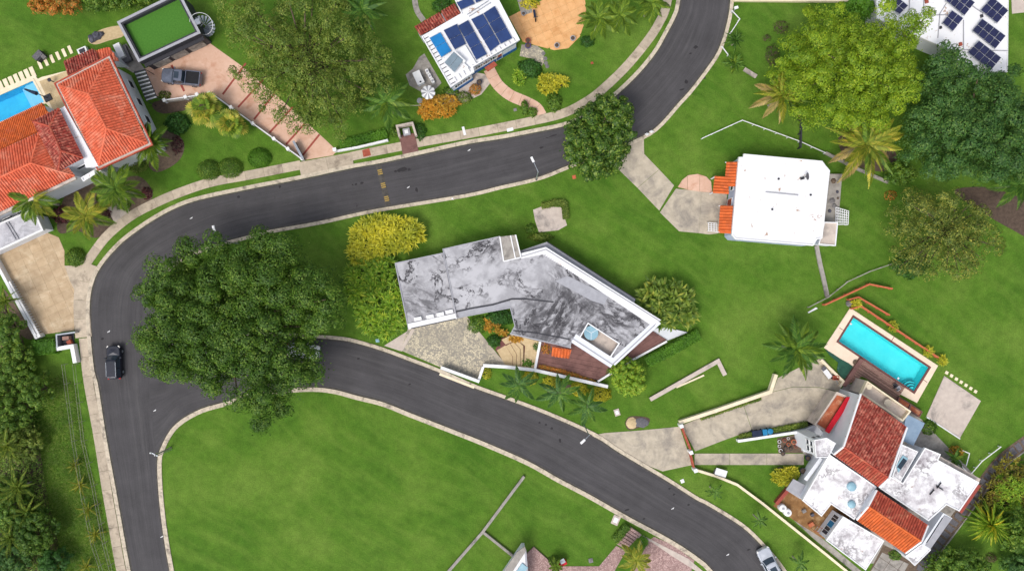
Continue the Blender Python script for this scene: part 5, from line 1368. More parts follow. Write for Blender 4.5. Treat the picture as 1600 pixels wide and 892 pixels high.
# orange gable
e1, e2, k2, l2, l1, k1 = (1369, 765, 4.7), (1449, 820, 4.7), (1439, 845, 5.4), (1414, 863, 4.4), (1338, 811, 4.4), (1356, 790, 5.4)
under(T, [e1, e2, k2, l2, l1, k1], m_wall, .12); slope(T, [e1, e2, k2, k1], m_tile_p); slope(T, [l2, l1, k1, k2], m_tile_b); ridge(T, k1, k2, m_tile_b)
mb = MB()
for a_, b_ in ((e1, k1), (k1, l1), (e2, k2), (k2, l2)): mb.bar(W3(a_) + Vector((0, 0, .08)), W3(b_) + Vector((0, 0, .08)), .2, .25)
part('verge_board', mb, m_white, T)
block(T, [(1442, 847), (1454, 858), (1429, 883), (1414, 868)], 3.2, m_wall, m_roofF, .1, (.12, .1), roofname='corner_roof', wallname='corner_wall')
mb = MB(); mb.prism(WL([(1474, 801), (1488, 809), (1452, 858), (1440, 851)], 3.4), 0, 3.4, [ccw(WL([(1472, 808), (1480, 811), (1452, 849), (1447, 847)], 3.4))]); part('light_well', mb, m_wall, T)
mb = MB(); mb.prism(WL([(1476, 805), (1487, 810), (1454, 857), (1446, 852)], 3.5), 3.42, 3.5); part('light_well_roof', mb, m_grey, T)
mb = MB(); mb.prism(WL([(1455, 806), (1472, 800), (1447, 838), (1450, 822)], 2), 0, 2.0); part('yard_floor', mb, m_conc2, T)
# small tower
_, wT = block(T, [(1272, 687), (1291, 683.5), (1305.5, 692), (1294, 714), (1274.5, 714.5)], 6.8, m_wall, m_roofF, .1, (.12, .1), roofname='tower_roof', wallname='tower_wall')
a, b = edge(wT, 1272, 700, 6.8)
for k in (.3, .7):
    for zz in (4.0, 5.2): window(T, a, b, k, zz, .75, .95, m_white, m_glass)
a, b = edge(wT, 1281, 684.5, 6.8)
for k in (.3, .72): window(T, a, b, k, 4.9, .6, 1.2, m_white, m_glass)
mb = MB(); mb.prism(WL([(1246, 675), (1275, 663), (1300, 690), (1290, 715), (1255, 705)], .6), 0, .6); part('tower_base', mb, m_wall, T)
# terracotta balcony with red awning strip
mb = MB(); mb.prism(WL([(1274, 663), (1308, 613), (1326, 621), (1293, 675)], 2.9), 0, 2.9); part('balcony_base', mb, m_pad, T)
mb = MB(); mb.prism(WL([(1277, 662), (1308, 617), (1324, 622), (1293, 672)], 2.94), 2.903, 2.94); part('balcony_floor', mb, m_terra, T)
mb = MB(); mb.strip(WL([(1292, 675), (1274, 663), (1308, 613), (1327, 621)], 3.3), .18, 2.9, 3.3); part('balcony_wall', mb, m_pad, T)
mb = MB(); mb.prism(WL([(1323, 620), (1333.5, 620), (1295.5, 677), (1289, 673)], 3.5), 3.4, 3.5); part('red_awning', mb, m_red, T)
# roof terrace towards the pool
poly = ccw(WL([(1352, 594), (1420, 641), (1407, 657), (1342, 614)], 2.9))
mb = MB(); mb.prism(poly, 0, 2.9); part('terrace_block', mb, m_pad, T); mb = MB(); mb.ring(poly, .2, 2.9, 3.5); part('terrace_parapet', mb, m_cream, T)
block(T, [(1416, 646), (1445, 661), (1427, 696), (1410, 688)], 3.3, m_wall, m_teal, .15, roofname='metal_roof', wallname='shed_wall')
for i, (px, py) in enumerate([(1358, 604), (1387, 629)]):
    cx, cy = W(px, py, 3.5); T2 = thing('round_table', ['small round cream table at the corner of the roof terrace', 'round grey table in the middle of the roof terrace'][i], 'table', cx, cy, z=2.9)
    mb = MB(); mb.lathe(cx, cy, [(.38 + .12 * i, 3.5), (.4 + .12 * i, 3.53), (.36 + .12 * i, 3.56)], 14); part('tabletop', mb, m_cream if i == 0 else m_conc, T2); mb = MB(); mb.cyl((cx, cy, 2.9), (cx, cy, 3.5), .07, .07, 8); part('leg', mb, m_white, T2)
# timber deck between terrace and pool
td = root('timber_deck'); grid_pieces(td, 'board', [(1348, 562), (1413, 605), (1400, 625), (1354, 592), (1346, 588), (1325, 600), (1320, 602)], 0, .22, m_wood, 20, .36, -.58, .06)
mb = MB(); mb.strip(WL([(1347, 561), (1319, 603)], .6), .55, 0, .6); part('deck_screen', mb, m_browndeck, td)
for k, q in enumerate(([(1405, 619), (1424, 631), (1420, 640), (1402, 628)], [(1424, 631), (1442, 643), (1437, 652), (1420, 640)])):
    mb = MB(); mb.ring(WL(q, .6), .12, 0, .6); part('planter_frame', mb, m_browndeck, td); mb = MB(); mb.prism(inset(ccw(WL(q, .6)), .14), 0, .45); part('planter_soil', mb, m_terra, td)

# --- house corner at the lower edge
x, y = W(815, 890, 2); T = thing('lower_edge_house', 'corner of a pale house with grey roof edge at the lower edge', 'house', x, y)
block(T, [(782, 905), (814, 858), (822, 858), (826, 905), (815, 960), (770, 940)], 3.0, m_wall, m_whiteroof, .2, (.25, .15), m_grey)
a_ = ccw(WL([(782, 905), (814, 858), (826, 905)], 3.0)); mb = MB(); mb.box(*W(815, 890, 3.1), 3.12, 1.0, 1.6, .2, -.6); part('skylight', mb, m_bglass, T)
mb = MB(); mb.prism(WL([(786, 893), (808, 862), (820, 853), (822, 860), (796, 900)], 3.3), 3.16, 3.3); part('roof_edge', mb, m_conc2, T)
# little red kiosk beside it
cx, cy = W(880, 879, 1.2); T = thing('post_box_stand', 'small red and grey stand beside the pink path at the lower edge', 'stand', cx, cy)
mb = MB(); mb.box(cx, cy - .3, .5, 1.1, .4, 1.0, .5); part('cabinet', mb, m_red, T); mb = MB(); mb.box(cx - .1, cy + .2, 1.1, .7, .6, .12, .5); part('lid', mb, m_metal, T)
# ------------------------------------------------------------------ walls, fences, gates
wall('white_wall', 'long white garden wall between the flower beds and the brown deck', [(755, 571), (790, 573), (835, 578), (880, 588), (950, 604)], .38, .9, m_white)
wall('white_wall', 'short white wall dividing the cream steps from the brown deck', [(844, 534), (836, 576)], .28, .8, m_white)
wall('white_wall', 'short white wall between pebble forecourt and road palms', [(755, 573), (748, 594)], .3, .8, m_white)
wall('white_wall', 'thin white wall edging the brown deck behind the clipped hedge', [(934, 596), (985, 564), (1042, 533)], .22, .6, m_white)
x, y = W(718, 585, .9); T = thing('sliding_gate', 'long white and blue sliding gate across the pebble forecourt', 'gate', x, y)
a, b = Vector(W(689, 574, 1)), Vector(W(749, 596, 1)); d = (b - a).normalized(); rot = math.atan2(d.y, d.x); c = (a + b) / 2; ln = (b - a).length
mb = MB(); mb.box(c.x, c.y, .55, ln, .12, .9, rot); part('panel', mb, m_teal, T); mb = MB(); mb.box(c.x, c.y, 1.05, ln, .42, .1, rot); part('top_rail', mb, m_white, T)
for k in range(7):
    p = a.lerp(b, (k + .5) / 7); mb = MB(); mb.box(p.x - d.y * -.07, p.y + d.x * -.07, .55, .08, .05, .9, rot); part('stile', mb, m_white, T)
mb = MB(); mb.strip(WL([(687, 584), (741, 605)]), .35, .0, .15); solo('gate_ramp', mb, m_cream, 'pale concrete ramp strip in the road gutter below the sliding gate', 'ramp')
# fence along the pink driveway
x, y = W(330, 146); T = thing('driveway_fence', 'grey and white railing on a low wall along the pink driveway', 'fence', x, y)
pts = WL([(256, 158), (332, 147), (474, 250)], .6); mb = MB(); mb.strip(pts, .3, 0, .55); part('low_wall', mb, m_conc2, T)
mb = MB(); mb.strip(pts, .12, .85, .95); part('top_rail', mb, m_white, T); mb = MB(); mb.strip(pts, .06, .6, .66); part('rail', mb, m_metal, T)
for px, py in ((257, 157), (290, 152), (308, 148), (327, 146), (361, 168), (395, 193), (428, 217), (450, 233), (472, 248)):
    cx, cy = W(px, py, .9); mb = MB(); mb.box(cx, cy, .5, .34, .34, 1.0, .5); mb.box(cx, cy, 1.04, .44, .44, .08, .5); part('post', mb, m_white, T)
cx, cy = W(466, 235, .8); T = thing('gate_leaf', 'open grey gate leaf at the foot of the pink driveway', 'gate', cx, cy)
a, b = Vector(W(459, 221, 1)), Vector(W(474, 249, 1)); mb = MB(); mb.bar((*a, .6), (*b, .6), .08, 1.1); part('panel', mb, m_dgrey, T); mb = MB(); mb.bar((*a, 1.2), (*b, 1.2), .32, .1); part('top_rail', mb, m_metal, T)
for t in (.2, .5, .8):
    p = a.lerp(b, t); mb = MB(); mb.box(p.x + .05, p.y, .6, .06, .12, 1.1, .5); part('brace', mb, m_metal, T)
cx, cy = W(524, 235, .6); T = thing('gate_post', 'white gate post at the right of the pink driveway', 'gate post', cx, cy); mb = MB(); mb.box(cx, cy, .55, .4, .4, 1.1, .2); part('shaft', mb, m_white, T); mb = MB(); mb.box(cx, cy, 1.14, .5, .5, .08, .2); part('cap', mb, m_white, T)
wall('white_wall', 'low white wall in front of the hedge beside the brown drain cover', [(527, 236), (560, 230), (606, 219)], .22, .6, m_white)
hedge('clipped_hedge', 'bright green clipped hedge behind the low white wall under the mango tree', [(530, 225), (565, 218), (604, 207)], 1.3, .8, L_hedge, 5)
# gate niche with lantern plinth
cx, cy = W(634, 206, .6); T = thing('entry_niche', 'three sided white wall niche with a square lantern plinth by the pavement', 'wall niche', cx, cy)
mb = MB(); mb.strip(WL([(624, 214), (620, 197), (644, 192), (650, 212)], 1.2), .28, 0, 1.2); part('niche_wall', mb, m_pad, T)
mb = MB(); mb.box(*W(635, 206, .5), .25, .95, .95, .5, .2); part('plinth', mb, m_grey, T); mb = MB(); mb.box(*W(635, 206, .6), .58, .5, .5, .14, .2); part('lantern', mb, m_white, T)
mb = MB(); mb.prism(WL([(623, 212), (649, 208), (652, 220), (626, 226)]), 0, .06); part('floor', mb, m_browndeck, T)
# tan patio edge: parapet, bin store
x, y = W(35, 470); T = thing('balustrade', 'white balustrade along the left edge of the tan patio', 'balustrade', x, y)
pts = WL([(-15, 395), (57, 529)], 1.0); mb = MB(); mb.strip(pts, .4, 0, 1.0); part('wall_body', mb, m_white, T)
pi = WL([(14, 440), (60, 522)], .9); mb = MB(); mb.strip(pi, .28, .8, .92); part('inner_rail', mb, m_white, T)
for p in resample(pi, n=22): mb = MB(); mb.box(p[0], p[1], .4, .1, .1, .8, .5); part('baluster', mb, m_white, T)
mb = MB(); mb.strip(WL([(10, 432), (58, 521)], .1), .35, 0, .06); part('drain', mb, m_dgrey, T)
mb = MB(); mb.strip(WL([(57, 526), (62, 523)], 1), .5, 0, 1.0); part('end_post', mb, m_white, T)
cx, cy = W(102, 533, .5); T = thing('bin_store', 'dark open bin store behind a white stepped wall by the pavement', 'bin store', cx, cy)
mb = MB(); mb.strip(WL([(117, 519), (88, 523), (89, 543)], 1), .2, 0, 1.0); part('enclosure', mb, m_metal, T); mb = MB(); mb.prism(WL([(89, 523), (116, 519), (117, 540), (90, 543)]), 0, .08); part('floor', mb, m_dgrey, T)
mb = MB(); mb.strip(WL([(88, 545), (112, 541), (117, 567)], .9), .55, 0, .9); part('front_wall', mb, m_white, T)
mb = MB(); mb.box(*W(104, 528, .5), .4, .9, .5, .7, .1); part('crate', mb, m_wood, T); mb = MB(); mb.box(*W(108, 535, .5), .3, .6, .6, .5, .5); part('box', mb, m_rust, T)
# walls and rails of the lawns on the right
rail('pipe_fence', 'thin white pipe fence bent across the lawn above the white roofed house', [(1098, 216), (1160, 188), (1250, 221), (1290, 239)], .7, m_white, th=.11, rails=1)
rail('pipe_fence', 'dark vertical fence line under the lime tree beside the yellow palm', [(1253, 185), (1252, 230)], 1.2, m_dgrey, th=.16, rails=2)
wall('grey_wall', 'grey concrete edge wall beneath the large yellow palm', [(1290, 239), (1340, 264), (1388, 285)], .35, .3, m_conc2)
wall('white_wall', 'short white wall stub beside the bushes at the road curve', [(1163, 108), (1182, 120)], .45, .3, m_pad)
rail('sign_frame', 'thin white bent rail at the road edge top right', [(1144, 17), (1156, 30), (1143, 50)], .8, m_white, th=.12, rails=1)
rail('sign_frame', 'white rail stub between kerb and small palm on the curve', [(1128, 73), (1138, 86)], .5, m_white, th=.14, rails=1)
wall('white_wall', 'long pale wall running along the top edge of the picture', [(1146, 0), (1250, 1), (1366, 1)], .25, .5, m_cream)
wall('drain_channel', 'dark stained concrete drain wall running down from the white roofed house', [(1276, 384), (1281, 410), (1288, 440), (1293, 464)], .5, .25, m_conc2, cat='drain wall')
rail('wire_fence', 'thin grey wire fence curving up from the drain wall towards the olive tree', [(1264, 480), (1295, 464), (1325, 440), (1360, 424), (1398, 411)], .5, m_conc2, th=.12, rails=1)
rail('orange_rail', 'angled orange rail on the lawn above the turquoise pool', [(1290, 476), (1359, 444), (1394, 451)], .9, m_orail, th=.22, rails=2)
rail('orange_rail', 'short orange rail between the two longer orange rails', [(1328, 468), (1342, 464), (1390, 492)], .9, m_orail, th=.17, rails=2)
rail('orange_rail', 'long orange rail with yellow plants along the turquoise pool deck', [(1333, 482), (1346, 478), (1466, 558)], .9, m_orail, th=.19, rails=2)
x, y = W(1326, 474); mb = MB(); mb.lathe(x, y, [(.45, 0), (.5, .2), (.3, .5), (.05, .6)], 7); solo('boulder', mb, m_stone, 'grey boulder at the corner of the orange rail and pool deck', 'rock')
mb = MB(); mb.add([(*W(1262, 488), .02), (*W(1275, 480), .02), (*W(1278, 482), .02), (*W(1264, 489), .02)] + [(*W(1262, 488, .15), .1), (*W(1275, 480, .15), .1), (*W(1278, 482, .15), .1), (*W(1264, 489, .15), .1)], [(4, 5, 6, 7), (0, 1, 5, 4), (1, 2, 6, 5), (2, 3, 7, 6), (3, 0, 4, 7)]); solo('white_board', mb, m_white, 'pointed white board lying on the lawn below the drain wall', 'board')
wall('garden_wall', 'bent pale concrete wall strip standing on the open lawn', [(1016, 624), (1122, 564), (1133, 586)], .5, .35, m_pad)
wall('garden_wall', 'thin pale concrete strip lying beside the bent wall strip', [(1057, 605), (1100, 586)], .16, .12, m_cream)
wall('cream_wall', 'cream retaining wall along the upper side of the concrete ramp', [(1062, 660), (1120, 641), (1204, 612), (1213, 585)], .42, .8, m_cream)
wall('cream_wall', 'long cream wall curving along the road in front of the red tiled house', [(1084, 733), (1120, 744), (1152, 757), (1190, 785), (1240, 825), (1290, 865), (1345, 910)], .28, .6, m_cream)
wall('white_wall', 'white wall between ramp planting and the lawn strip with blue bins', [(1153, 689), (1246, 675)], .3, .8, m_white)
wall('yard_wall', 'red brick wall at the corner of the dirt yard', [(1213, 787), (1234, 762)], .4, .7, m_redband)
wall('terrace_wall', 'cream low wall around the green tarp near the pool', [(1283, 562), (1318, 596), (1312, 604)], .28, .5, m_cream)
wall('kerb_wall', 'grey boundary wall running down the big lower lawn', [(819, 744), (754, 831), (700, 893), (690, 905)], .32, .35, m_conc2)
wall('kerb_wall', 'low grey wall joining the boundary wall to the lower edge house', [(756, 832), (801, 868)], .28, .35, m_conc2)
x, y = W(1072, 690); T = thing('drive_gate', 'rust red metal gate between white posts across the concrete ramp', 'gate', x, y)
for a_, b_ in (((1066, 668), (1079, 702)), ((1079, 708), (1084, 730))):
    a, b = Vector(W(*a_, 1.2)), Vector(W(*b_, 1.2))
    for z in (.3, .75, 1.2): mb = MB(); mb.bar((*a, z), (*b, z), .14 + .1 * (z > 1), .08); part('rail', mb, m_rust, T)
    for t in np.linspace(.05, .95, 8): p = a.lerp(b, t); mb = MB(); mb.cyl((p.x, p.y, .1), (p.x, p.y, 1.2), .03, .03, 5); part('bar', mb, m_rust, T)
for px, py in ((1063, 664), (1078, 705), (1085, 733)):
    cx, cy = W(px, py, .7); mb = MB(); mb.box(cx, cy, .7, .4, .4, 1.4, .3); mb.box(cx, cy, 1.44, .5, .5, .08, .3); part('post', mb, m_white, T)
rail('white_hoop', 'white bent rail hoop beside the orange plant by the stone track', [(1505, 704), (1515, 708), (1510, 727)], .8, m_white, th=.12, rails=1)
rail('white_hoop', 'long curved white rail on the lawn beside the stone track', [(1503, 728), (1516, 742), (1535, 720), (1564, 698)], .6, m_white, th=.12, rails=1)
rail('wire_fence', 'long wire fence running down the rough grass beside the left pavement', [(96, 570), (112, 690), (127, 780), (142, 850), (165, 920)], 1.4, m_conc2, th=.06, rails=2, post=3, wire=True)
rail('wire_fence', 'second wire fence line close to the left pavement', [(113, 570), (127, 690), (143, 760), (160, 850), (178, 920)], 1.4, m_conc2, th=.06, rails=2, post=3, wire=True)

# ------------------------------------------------------------------ lamps and poles
street_lamp('grey street lamp leaning over the upper road right of the speed bump', (838, 280.5), (832, 249.5), 6.6)
street_lamp('white headed street lamp rising out of the big round tree', (374, 381), (334, 357), 7.2)
street_lamp('street lamp beside the rightmost road palm, head over the lower road', (912, 663), (910.6, 689.5), 7.0)
x, y = W(267, 699); T = thing('utility_pole', 'short utility pole with a crossbar at the tip of the large lower lawn', 'utility pole', x, y)
mb = MB(); mb.tube([(x, y, 0), (x, y, 4.4)], .13, 8, .1); part('pole', mb, m_conc2, T); mb = MB(); mb.bar((x - .7, y + .35, 4.2), (x + .3, y - .15, 4.2), .12, .1); part('crossbar', mb, m_metal, T)
for k in (-.6, 0): mb = MB(); mb.lathe(x + k, y - k * .5, [(.1, 4.25), (.12, 4.4), (.05, 4.5)], 7); part('insulator', mb, m_white, T)
mb = MB(); mb.cyl((x + .15, y - .25, 0), (x + .05, y - .2, 4.0), .05, .05, 6); part('conduit', mb, m_metal, T)
x, y = W(1150, 13, 2); T = thing('road_sign', 'small white topped post at the road edge top right', 'post', x, y); mb = MB(); mb.cyl((x, y, 0), (x, y, 2), .06, .06, 6); part('post', mb, m_metal, T); mb = MB(); mb.box(x, y, 2.1, .5, .35, .25, .3); part('cap', mb, m_white, T)
for i, (px, py, lb) in enumerate([(1011, 210, 'white hydrant at the mouth of the concrete driveway'), (1018, 206, 'small white post cap beside the white hydrant')]):
    x, y = W(px, py, .4); T = thing('hydrant', lb, 'hydrant', x, y); mb = MB(); mb.lathe(x, y, [(.16, 0), (.16, .45), (.22, .5), (.14, .65), (.04, .72)], 8); part('barrel', mb, m_white, T); mb = MB(); mb.bar((x - .3, y, .42), (x + .3, y, .42), .14, .14); part('outlet', mb, m_white, T)

# ------------------------------------------------------------------ vehicles
car('pickup_truck', 'slate grey pickup truck parked on the pink driveway', 'pickup truck', 284, 121, math.radians(174), m_slate, 5.5, 2.05, 1.85, bed=True, sunroof=True)
car('parked_car', 'dark navy car parked on the left road beside the pavement', 'car', 178, 566, math.radians(92), m_navycar, 4.65, 1.95, 1.6, roofbars=True)
car('parked_car', 'silver car with dark sunroof driving up from the lower edge', 'car', 1203, 881, math.radians(117), m_silver, 4.9, 2.0, 1.7, roofbars=True, sunroof=True)
car('parked_car', 'white car half hidden beneath the big round tree', 'car', 474, 548, math.radians(-5), m_whitecar, 4.5, 1.85, 1.5)

# ------------------------------------------------------------------ bins, tables, pots and other small things
for i, (px, py, m, lb) in enumerate([(1179, 677, m_navy, 'navy wheelie bin at the left end of the bin row'), (1187, 676, m_navy, 'navy wheelie bin second in the row beside the blue bin'), (1194, 675, m_bin, 'bright blue square bin beside the navy bins'), (1203, 673.5, m_bin, 'bright blue round lidded bin at the right end of the row')]):
    x, y = W(px, py, .8); T = thing('wheelie_bin', lb, 'bin', x, y, 'bins in a row by the ramp'); mb = MB()
    if i == 3: mb.lathe(x, y, [(.28, 0), (.36, .9)], 14)
    else: shell(mb, [([(x + a * .26, y + b * .26) for a, b in ((-1, -1), (-1, 1), (1, 1), (1, -1))], .05), ([(x + a * .33, y + b * .36) for a, b in ((-1, -1), (-1, 1), (1, 1), (1, -1))], .95)])
    part('body', mb, m, T); mb = MB()
    if i == 3: mb.lathe(x, y, [(.4, .9), (.4, .96), (.3, 1.0), (.1, 1.03)], 14)
    else: mb.box(x, y, .99, .72, .78, .07, .15); mb.bar((x - .3, y + .42, .98), (x + .3, y + .42, .98), .06, .06)
    part('lid', mb, m, T)
    for s_ in (-1, 1): mb = MB(); mb.cyl((x + s_ * .22, y + .3, .1), (x + s_ * .3, y + .3, .1), .1, .1, 8); part('wheel', mb, m_tyre, T)
# pots on the clutter patio
cols = [(m_orail, 'orange pot'), (m_white, 'white pot'), (m_dgrey, 'dark pot'), (m_rust, 'terracotta pot')]
rr = random.Random(5); k = 0
for px, py, c, r_, where in [(1240, 690, 0, .34, 'largest, right side of the clutter patio'), (1232, 694, 0, .24, 'middle of the clutter patio'), (1218, 690, 1, .22, 'upper left edge of the clutter patio'), (1218, 697, 1, .2, 'left edge of the clutter patio'), (1220, 704, 1, .24, 'lower left corner of the clutter patio'), (1226, 688, 3, .24, 'upper middle of the clutter patio'), (1232, 685, 1, .18, 'top of the clutter patio'), (1228, 700, 2, .26, 'lower middle of the clutter patio'), (1236, 701, 2, .22, 'bottom of the clutter patio'), (1244, 698, 3, .2, 'lower right corner of the clutter patio'), (1223, 708, 2, .3, 'below the clutter patio on the walk edge'), (1246, 684, 2, .2, 'upper right corner of the clutter patio')]:
    x, y = W(px, py, .4); T = thing('flower_pot', f'{cols[c][1]} at the {where}' if 'largest' not in where else f'{cols[c][1]}, {where}', 'flower pot', x, y, 'pots on the clutter patio'); h_ = r_ * 1.5
    mb = MB(); mb.lathe(x, y, [(r_ * .7, .03), (r_, h_), (r_ * 1.1, h_), (r_ * 1.1, h_ + .05), (r_ * .9, h_ + .05)], 10); part('vessel', mb, cols[c][0], T)
    mb = MB(); mb.lathe(x, y, [(r_ * .88, h_ + .052), (r_ * .5, h_ + .12), (.02, h_ + .15)], 8); part('soil', mb, m_soil, T)
for i, (px, py, m, r_, lb) in enumerate([(870, 71.5, m_grey, .35, 'grey round pot at the lower edge of the orange patio'), (895, 60.5, m_grey, .35, 'grey round pot at the right edge of the orange patio'), (825, 72, m_purple, .4, 'purple pot at the house corner of the orange patio'), (825, 64, m_rust, .38, 'brown pot just above the purple pot'), (818, 22, m_metal, .28, 'pale round pot at the top left of the orange patio'), (749, 129, m_navy, .36, 'navy pot on the cream patio near the curved path'), (1218, 735, m_dgrey, .5, 'dark pot beside the yellow bush at the walk'), (1254, 735, m_dgrey, .4, 'dark pot against the pale house wall below the walk'), (1262, 715, m_navy, .36, 'navy pot at the house end of the walk')]):
    x, y = W(px, py, .4); T = thing('flower_pot', lb, 'flower pot', x, y); mb = MB(); mb.lathe(x, y, [(r_ * .7, 0), (r_, .5), (r_ * 1.08, .5), (r_ * 1.08, .56), (r_ * .85, .56)], 12); part('vessel', mb, m, T); mb = MB(); mb.lathe(x, y, [(r_ * .84, .562), (.02, .6)], 8); part('soil', mb, m_soil, T)
# scooter on the orange patio
x, y = W(835.5, 24, .5); T = thing('scooter', 'dark scooter parked at the top edge of the orange patio', 'scooter', x, y); mb = MB(); c, s_ = math.cos(-1.4), math.sin(-1.4)
mb.bar((x - c * .6, y - s_ * .6, .5), (x + c * .3, y + s_ * .3, .45), .28, .3); mb.bar((x - c * .65, y - s_ * .65, .72), (x, y, .72), .26, .1); part('body', mb, m_navy, T)
for k in (-.62, .62): mb = MB(); mb.cyl((x + c * k - s_ * .06, y + s_ * k + c * .06, .25), (x + c * k + s_ * .06, y + s_ * k - c * .06, .25), .25, .25, 12); part('wheel', mb, m_tyre, T)
mb = MB(); mb.cyl((x + c * .6, y + s_ * .6, .3), (x + c * .45, y + s_ * .45, 1.0), .05, .05, 6); mb.bar((x + c * .45 - s_ * .35, y + s_ * .45 + c * .35, 1.0), (x + c * .45 + s_ * .35, y + s_ * .45 - c * .35, 1.0), .06, .05); part('handlebar', mb, m_dgrey, T)
# beside the blue house: utility boxes and parasol
x, y = W(654, 122, .8); T = thing('utility_cabinet', 'large white utility box on the grey patio left of the blue house', 'utility box', x, y); mb = MB(); mb.box(x, y, .45, .95, 1.75, .9, .43); part('casing', mb, m_wall, T); mb = MB(); mb.box(x, y, .94, 1.05, 1.85, .07, .43); part('lid', mb, m_white, T); mb = MB(); mb.box(*W(657, 128, 1), 1.0, .25, .2, .06, .43); part('vent', mb, m_dgrey, T)
for i in range(3):
    x, y = W(667.5 + 4.1 * i, 112 + 7.2 * i, .6); T = thing('air_conditioner', ['upper', 'middle', 'lower'][i] + ' of three white air conditioners along the blue house wall', 'air conditioner', x, y); mb = MB(); mb.box(x, y, .35, .42, .66, .7, .43); part('casing', mb, m_white, T); mb = MB(); mb.lathe(x, y, [(.17, .70), (.17, .73), (.05, .74)], 10); part('fan_grille', mb, m_grey, T)
x, y = W(668.6, 144, 2.2); T = thing('parasol', 'round silver and white striped parasol beside the orange croton bush', 'parasol', x, y); mb = MB(); mb.cyl((x, y, 0), (x, y, 2.3), .03, .03, 6); part('pole', mb, m_metal, T)
for i in range(16):
    a0, a1 = i * math.pi / 8, (i + 1) * math.pi / 8; r_ = .98 if i % 2 else .9; mb = MB(); V = [(x, y, 2.3), (x + r_ * math.cos(a0), y + r_ * math.sin(a0), 1.98), (x + r_ * math.cos(a1), y + r_ * math.sin(a1), 1.98)]; mb.add(V + [(v[0], v[1], v[2] - .02) for v in V], [(0, 1, 2), (5, 4, 3), (1, 4, 5, 2)]); part('canopy_panel', mb, m_white if i % 2 else m_grey, T)
x, y = W(656, 158); mb = MB(); mb.lathe(x, y, [(.4, 0), (.42, .1), (.1, .14)], 10); solo('parasol_base', mb, m_grey, 'grey parasol base on the lawn edge left of the orange croton bush', 'disc')  # foot of a parasol, built as a flat disc
# by the azure pool
x, y = W(62, 88, .5); T = thing('garden_chest', 'grey green box with slanted lid on the lawn beside the slab path', 'garden box', x, y); mb = MB(); mb.box(x, y, .35, 1.3, 1.0, .7, .8); part('body', mb, m_dgrey, T); mb = MB(); mb.box(x - .15, y + .05, .76, 1.35, .8, .1, .8); part('lid', mb, m_gravel, T); mb = MB(); mb.box(x + .55, y - .05, .6, .5, .9, .3, .8); part('shelf', mb, m_stone, T)
x, y = W(74, 153, .3); T = thing('folded_parasol', 'folded dark grey parasol leaning over the azure pool from its base', 'parasol', x, y); mb = MB(); mb.box(x, y, .2, 1.0, .9, .2, .42); part('base', mb, m_dgrey, T); mb = MB(); mb.cyl((x, y, .2), (x, y, 2.6), .06, .06, 6); part('mast', mb, m_dgrey, T); mb = MB(); mb.tube([(x, y, 2.5), (x - .9, y + .3, 2.4), (x - 1.8, y + .65, 2.2)], .28, 8, .12); part('folded_canopy', mb, m_navy, T)
x, y = W(81, 127, .5); T = thing('shower_post', 'dark round topped post at the house corner of the pool terrace', 'post', x, y); mb = MB(); mb.cyl((x, y, .1), (x, y, 1.0), .07, .07, 8); part('post', mb, m_dgrey, T); mb = MB(); mb.lathe(x, y, [(.26, 1.0), (.28, 1.06), (.1, 1.14)], 12); part('head', mb, m_dgrey, T)
x, y = W(129, 80, .5); T = thing('pump_box', 'small white framed box with dark top beside the dark red porch roof', 'box', x, y); mb = MB(); mb.box(x, y, .3, 1.3, .9, .6, .42); part('body', mb, m_white, T); mb = MB(); mb.box(x, y, .63, .8, .55, .06, .42); part('lid', mb, m_dgrey, T)
x, y = W(191, 82, .7); T = thing('water_tank', 'long white tank with grey stand between house and turf garage', 'tank', x, y); mb = MB(); mb.box(x - .2, y + .1, .95, .9, 2.0, .5, .43); part('tank', mb, m_white, T); mb = MB(); mb.box(x + .25, y - .2, .45, 1.2, 2.3, .5, .43); part('stand', mb, m_gravel, T)
rr = random.Random(11); g = np.random.default_rng(8)
for i, (px, py, r_) in enumerate([(146, 62, .55), (153, 57, .6), (159, 54, .4), (148, 56, .35), (141, 58, .3)]):
    x, y = W(px, py); mb = MB(); bm_ = [(r_ * k_, z_) for k_, z_ in ((.9, .0), (1, r_ * .4), (.7, r_ * .9), (.2, r_ * 1.1))]; mb.lathe(x, y, bm_, 7); mb.V = [(v[0] + rr.uniform(-.1, .1), v[1] + rr.uniform(-.1, .1), v[2]) for v in mb.V]; solo('rock', mb, m_rock, ['largest', 'second largest', 'third largest', 'fourth largest', 'smallest'][i] + ' dark rock on the sand bed beside the turf garage', 'rock', 'rocks on the sand bed')
# sand and gravel heap
x, y = W(987, 661); mb = MB(); mb.lathe(x, y, [(.85, .02), (.7, .1), (.4, .2), (.05, .24)], 14); mb.V = [(v[0] + rr.uniform(-.08, .08), v[1] + rr.uniform(-.08, .08), v[2]) for v in mb.V]; solo('sand_heap', mb, m_sand, 'pale sand heap on the lawn above the concrete apron', 'sand heap')
x, y = W(1002, 660); mb = MB(); mb.lathe(x, y, [(.95, .02), (.8, .1), (.4, .17), (.05, .2)], 14); mb.V = [(x + (v[0] - x) * 1.15 + rr.uniform(-.08, .08), y + (v[1] - y) * .75 + rr.uniform(-.08, .08), v[2]) for v in mb.V]; solo('gravel_heap', mb, m_gravel, 'dark grey gravel heap beside the sand heap', 'gravel heap')
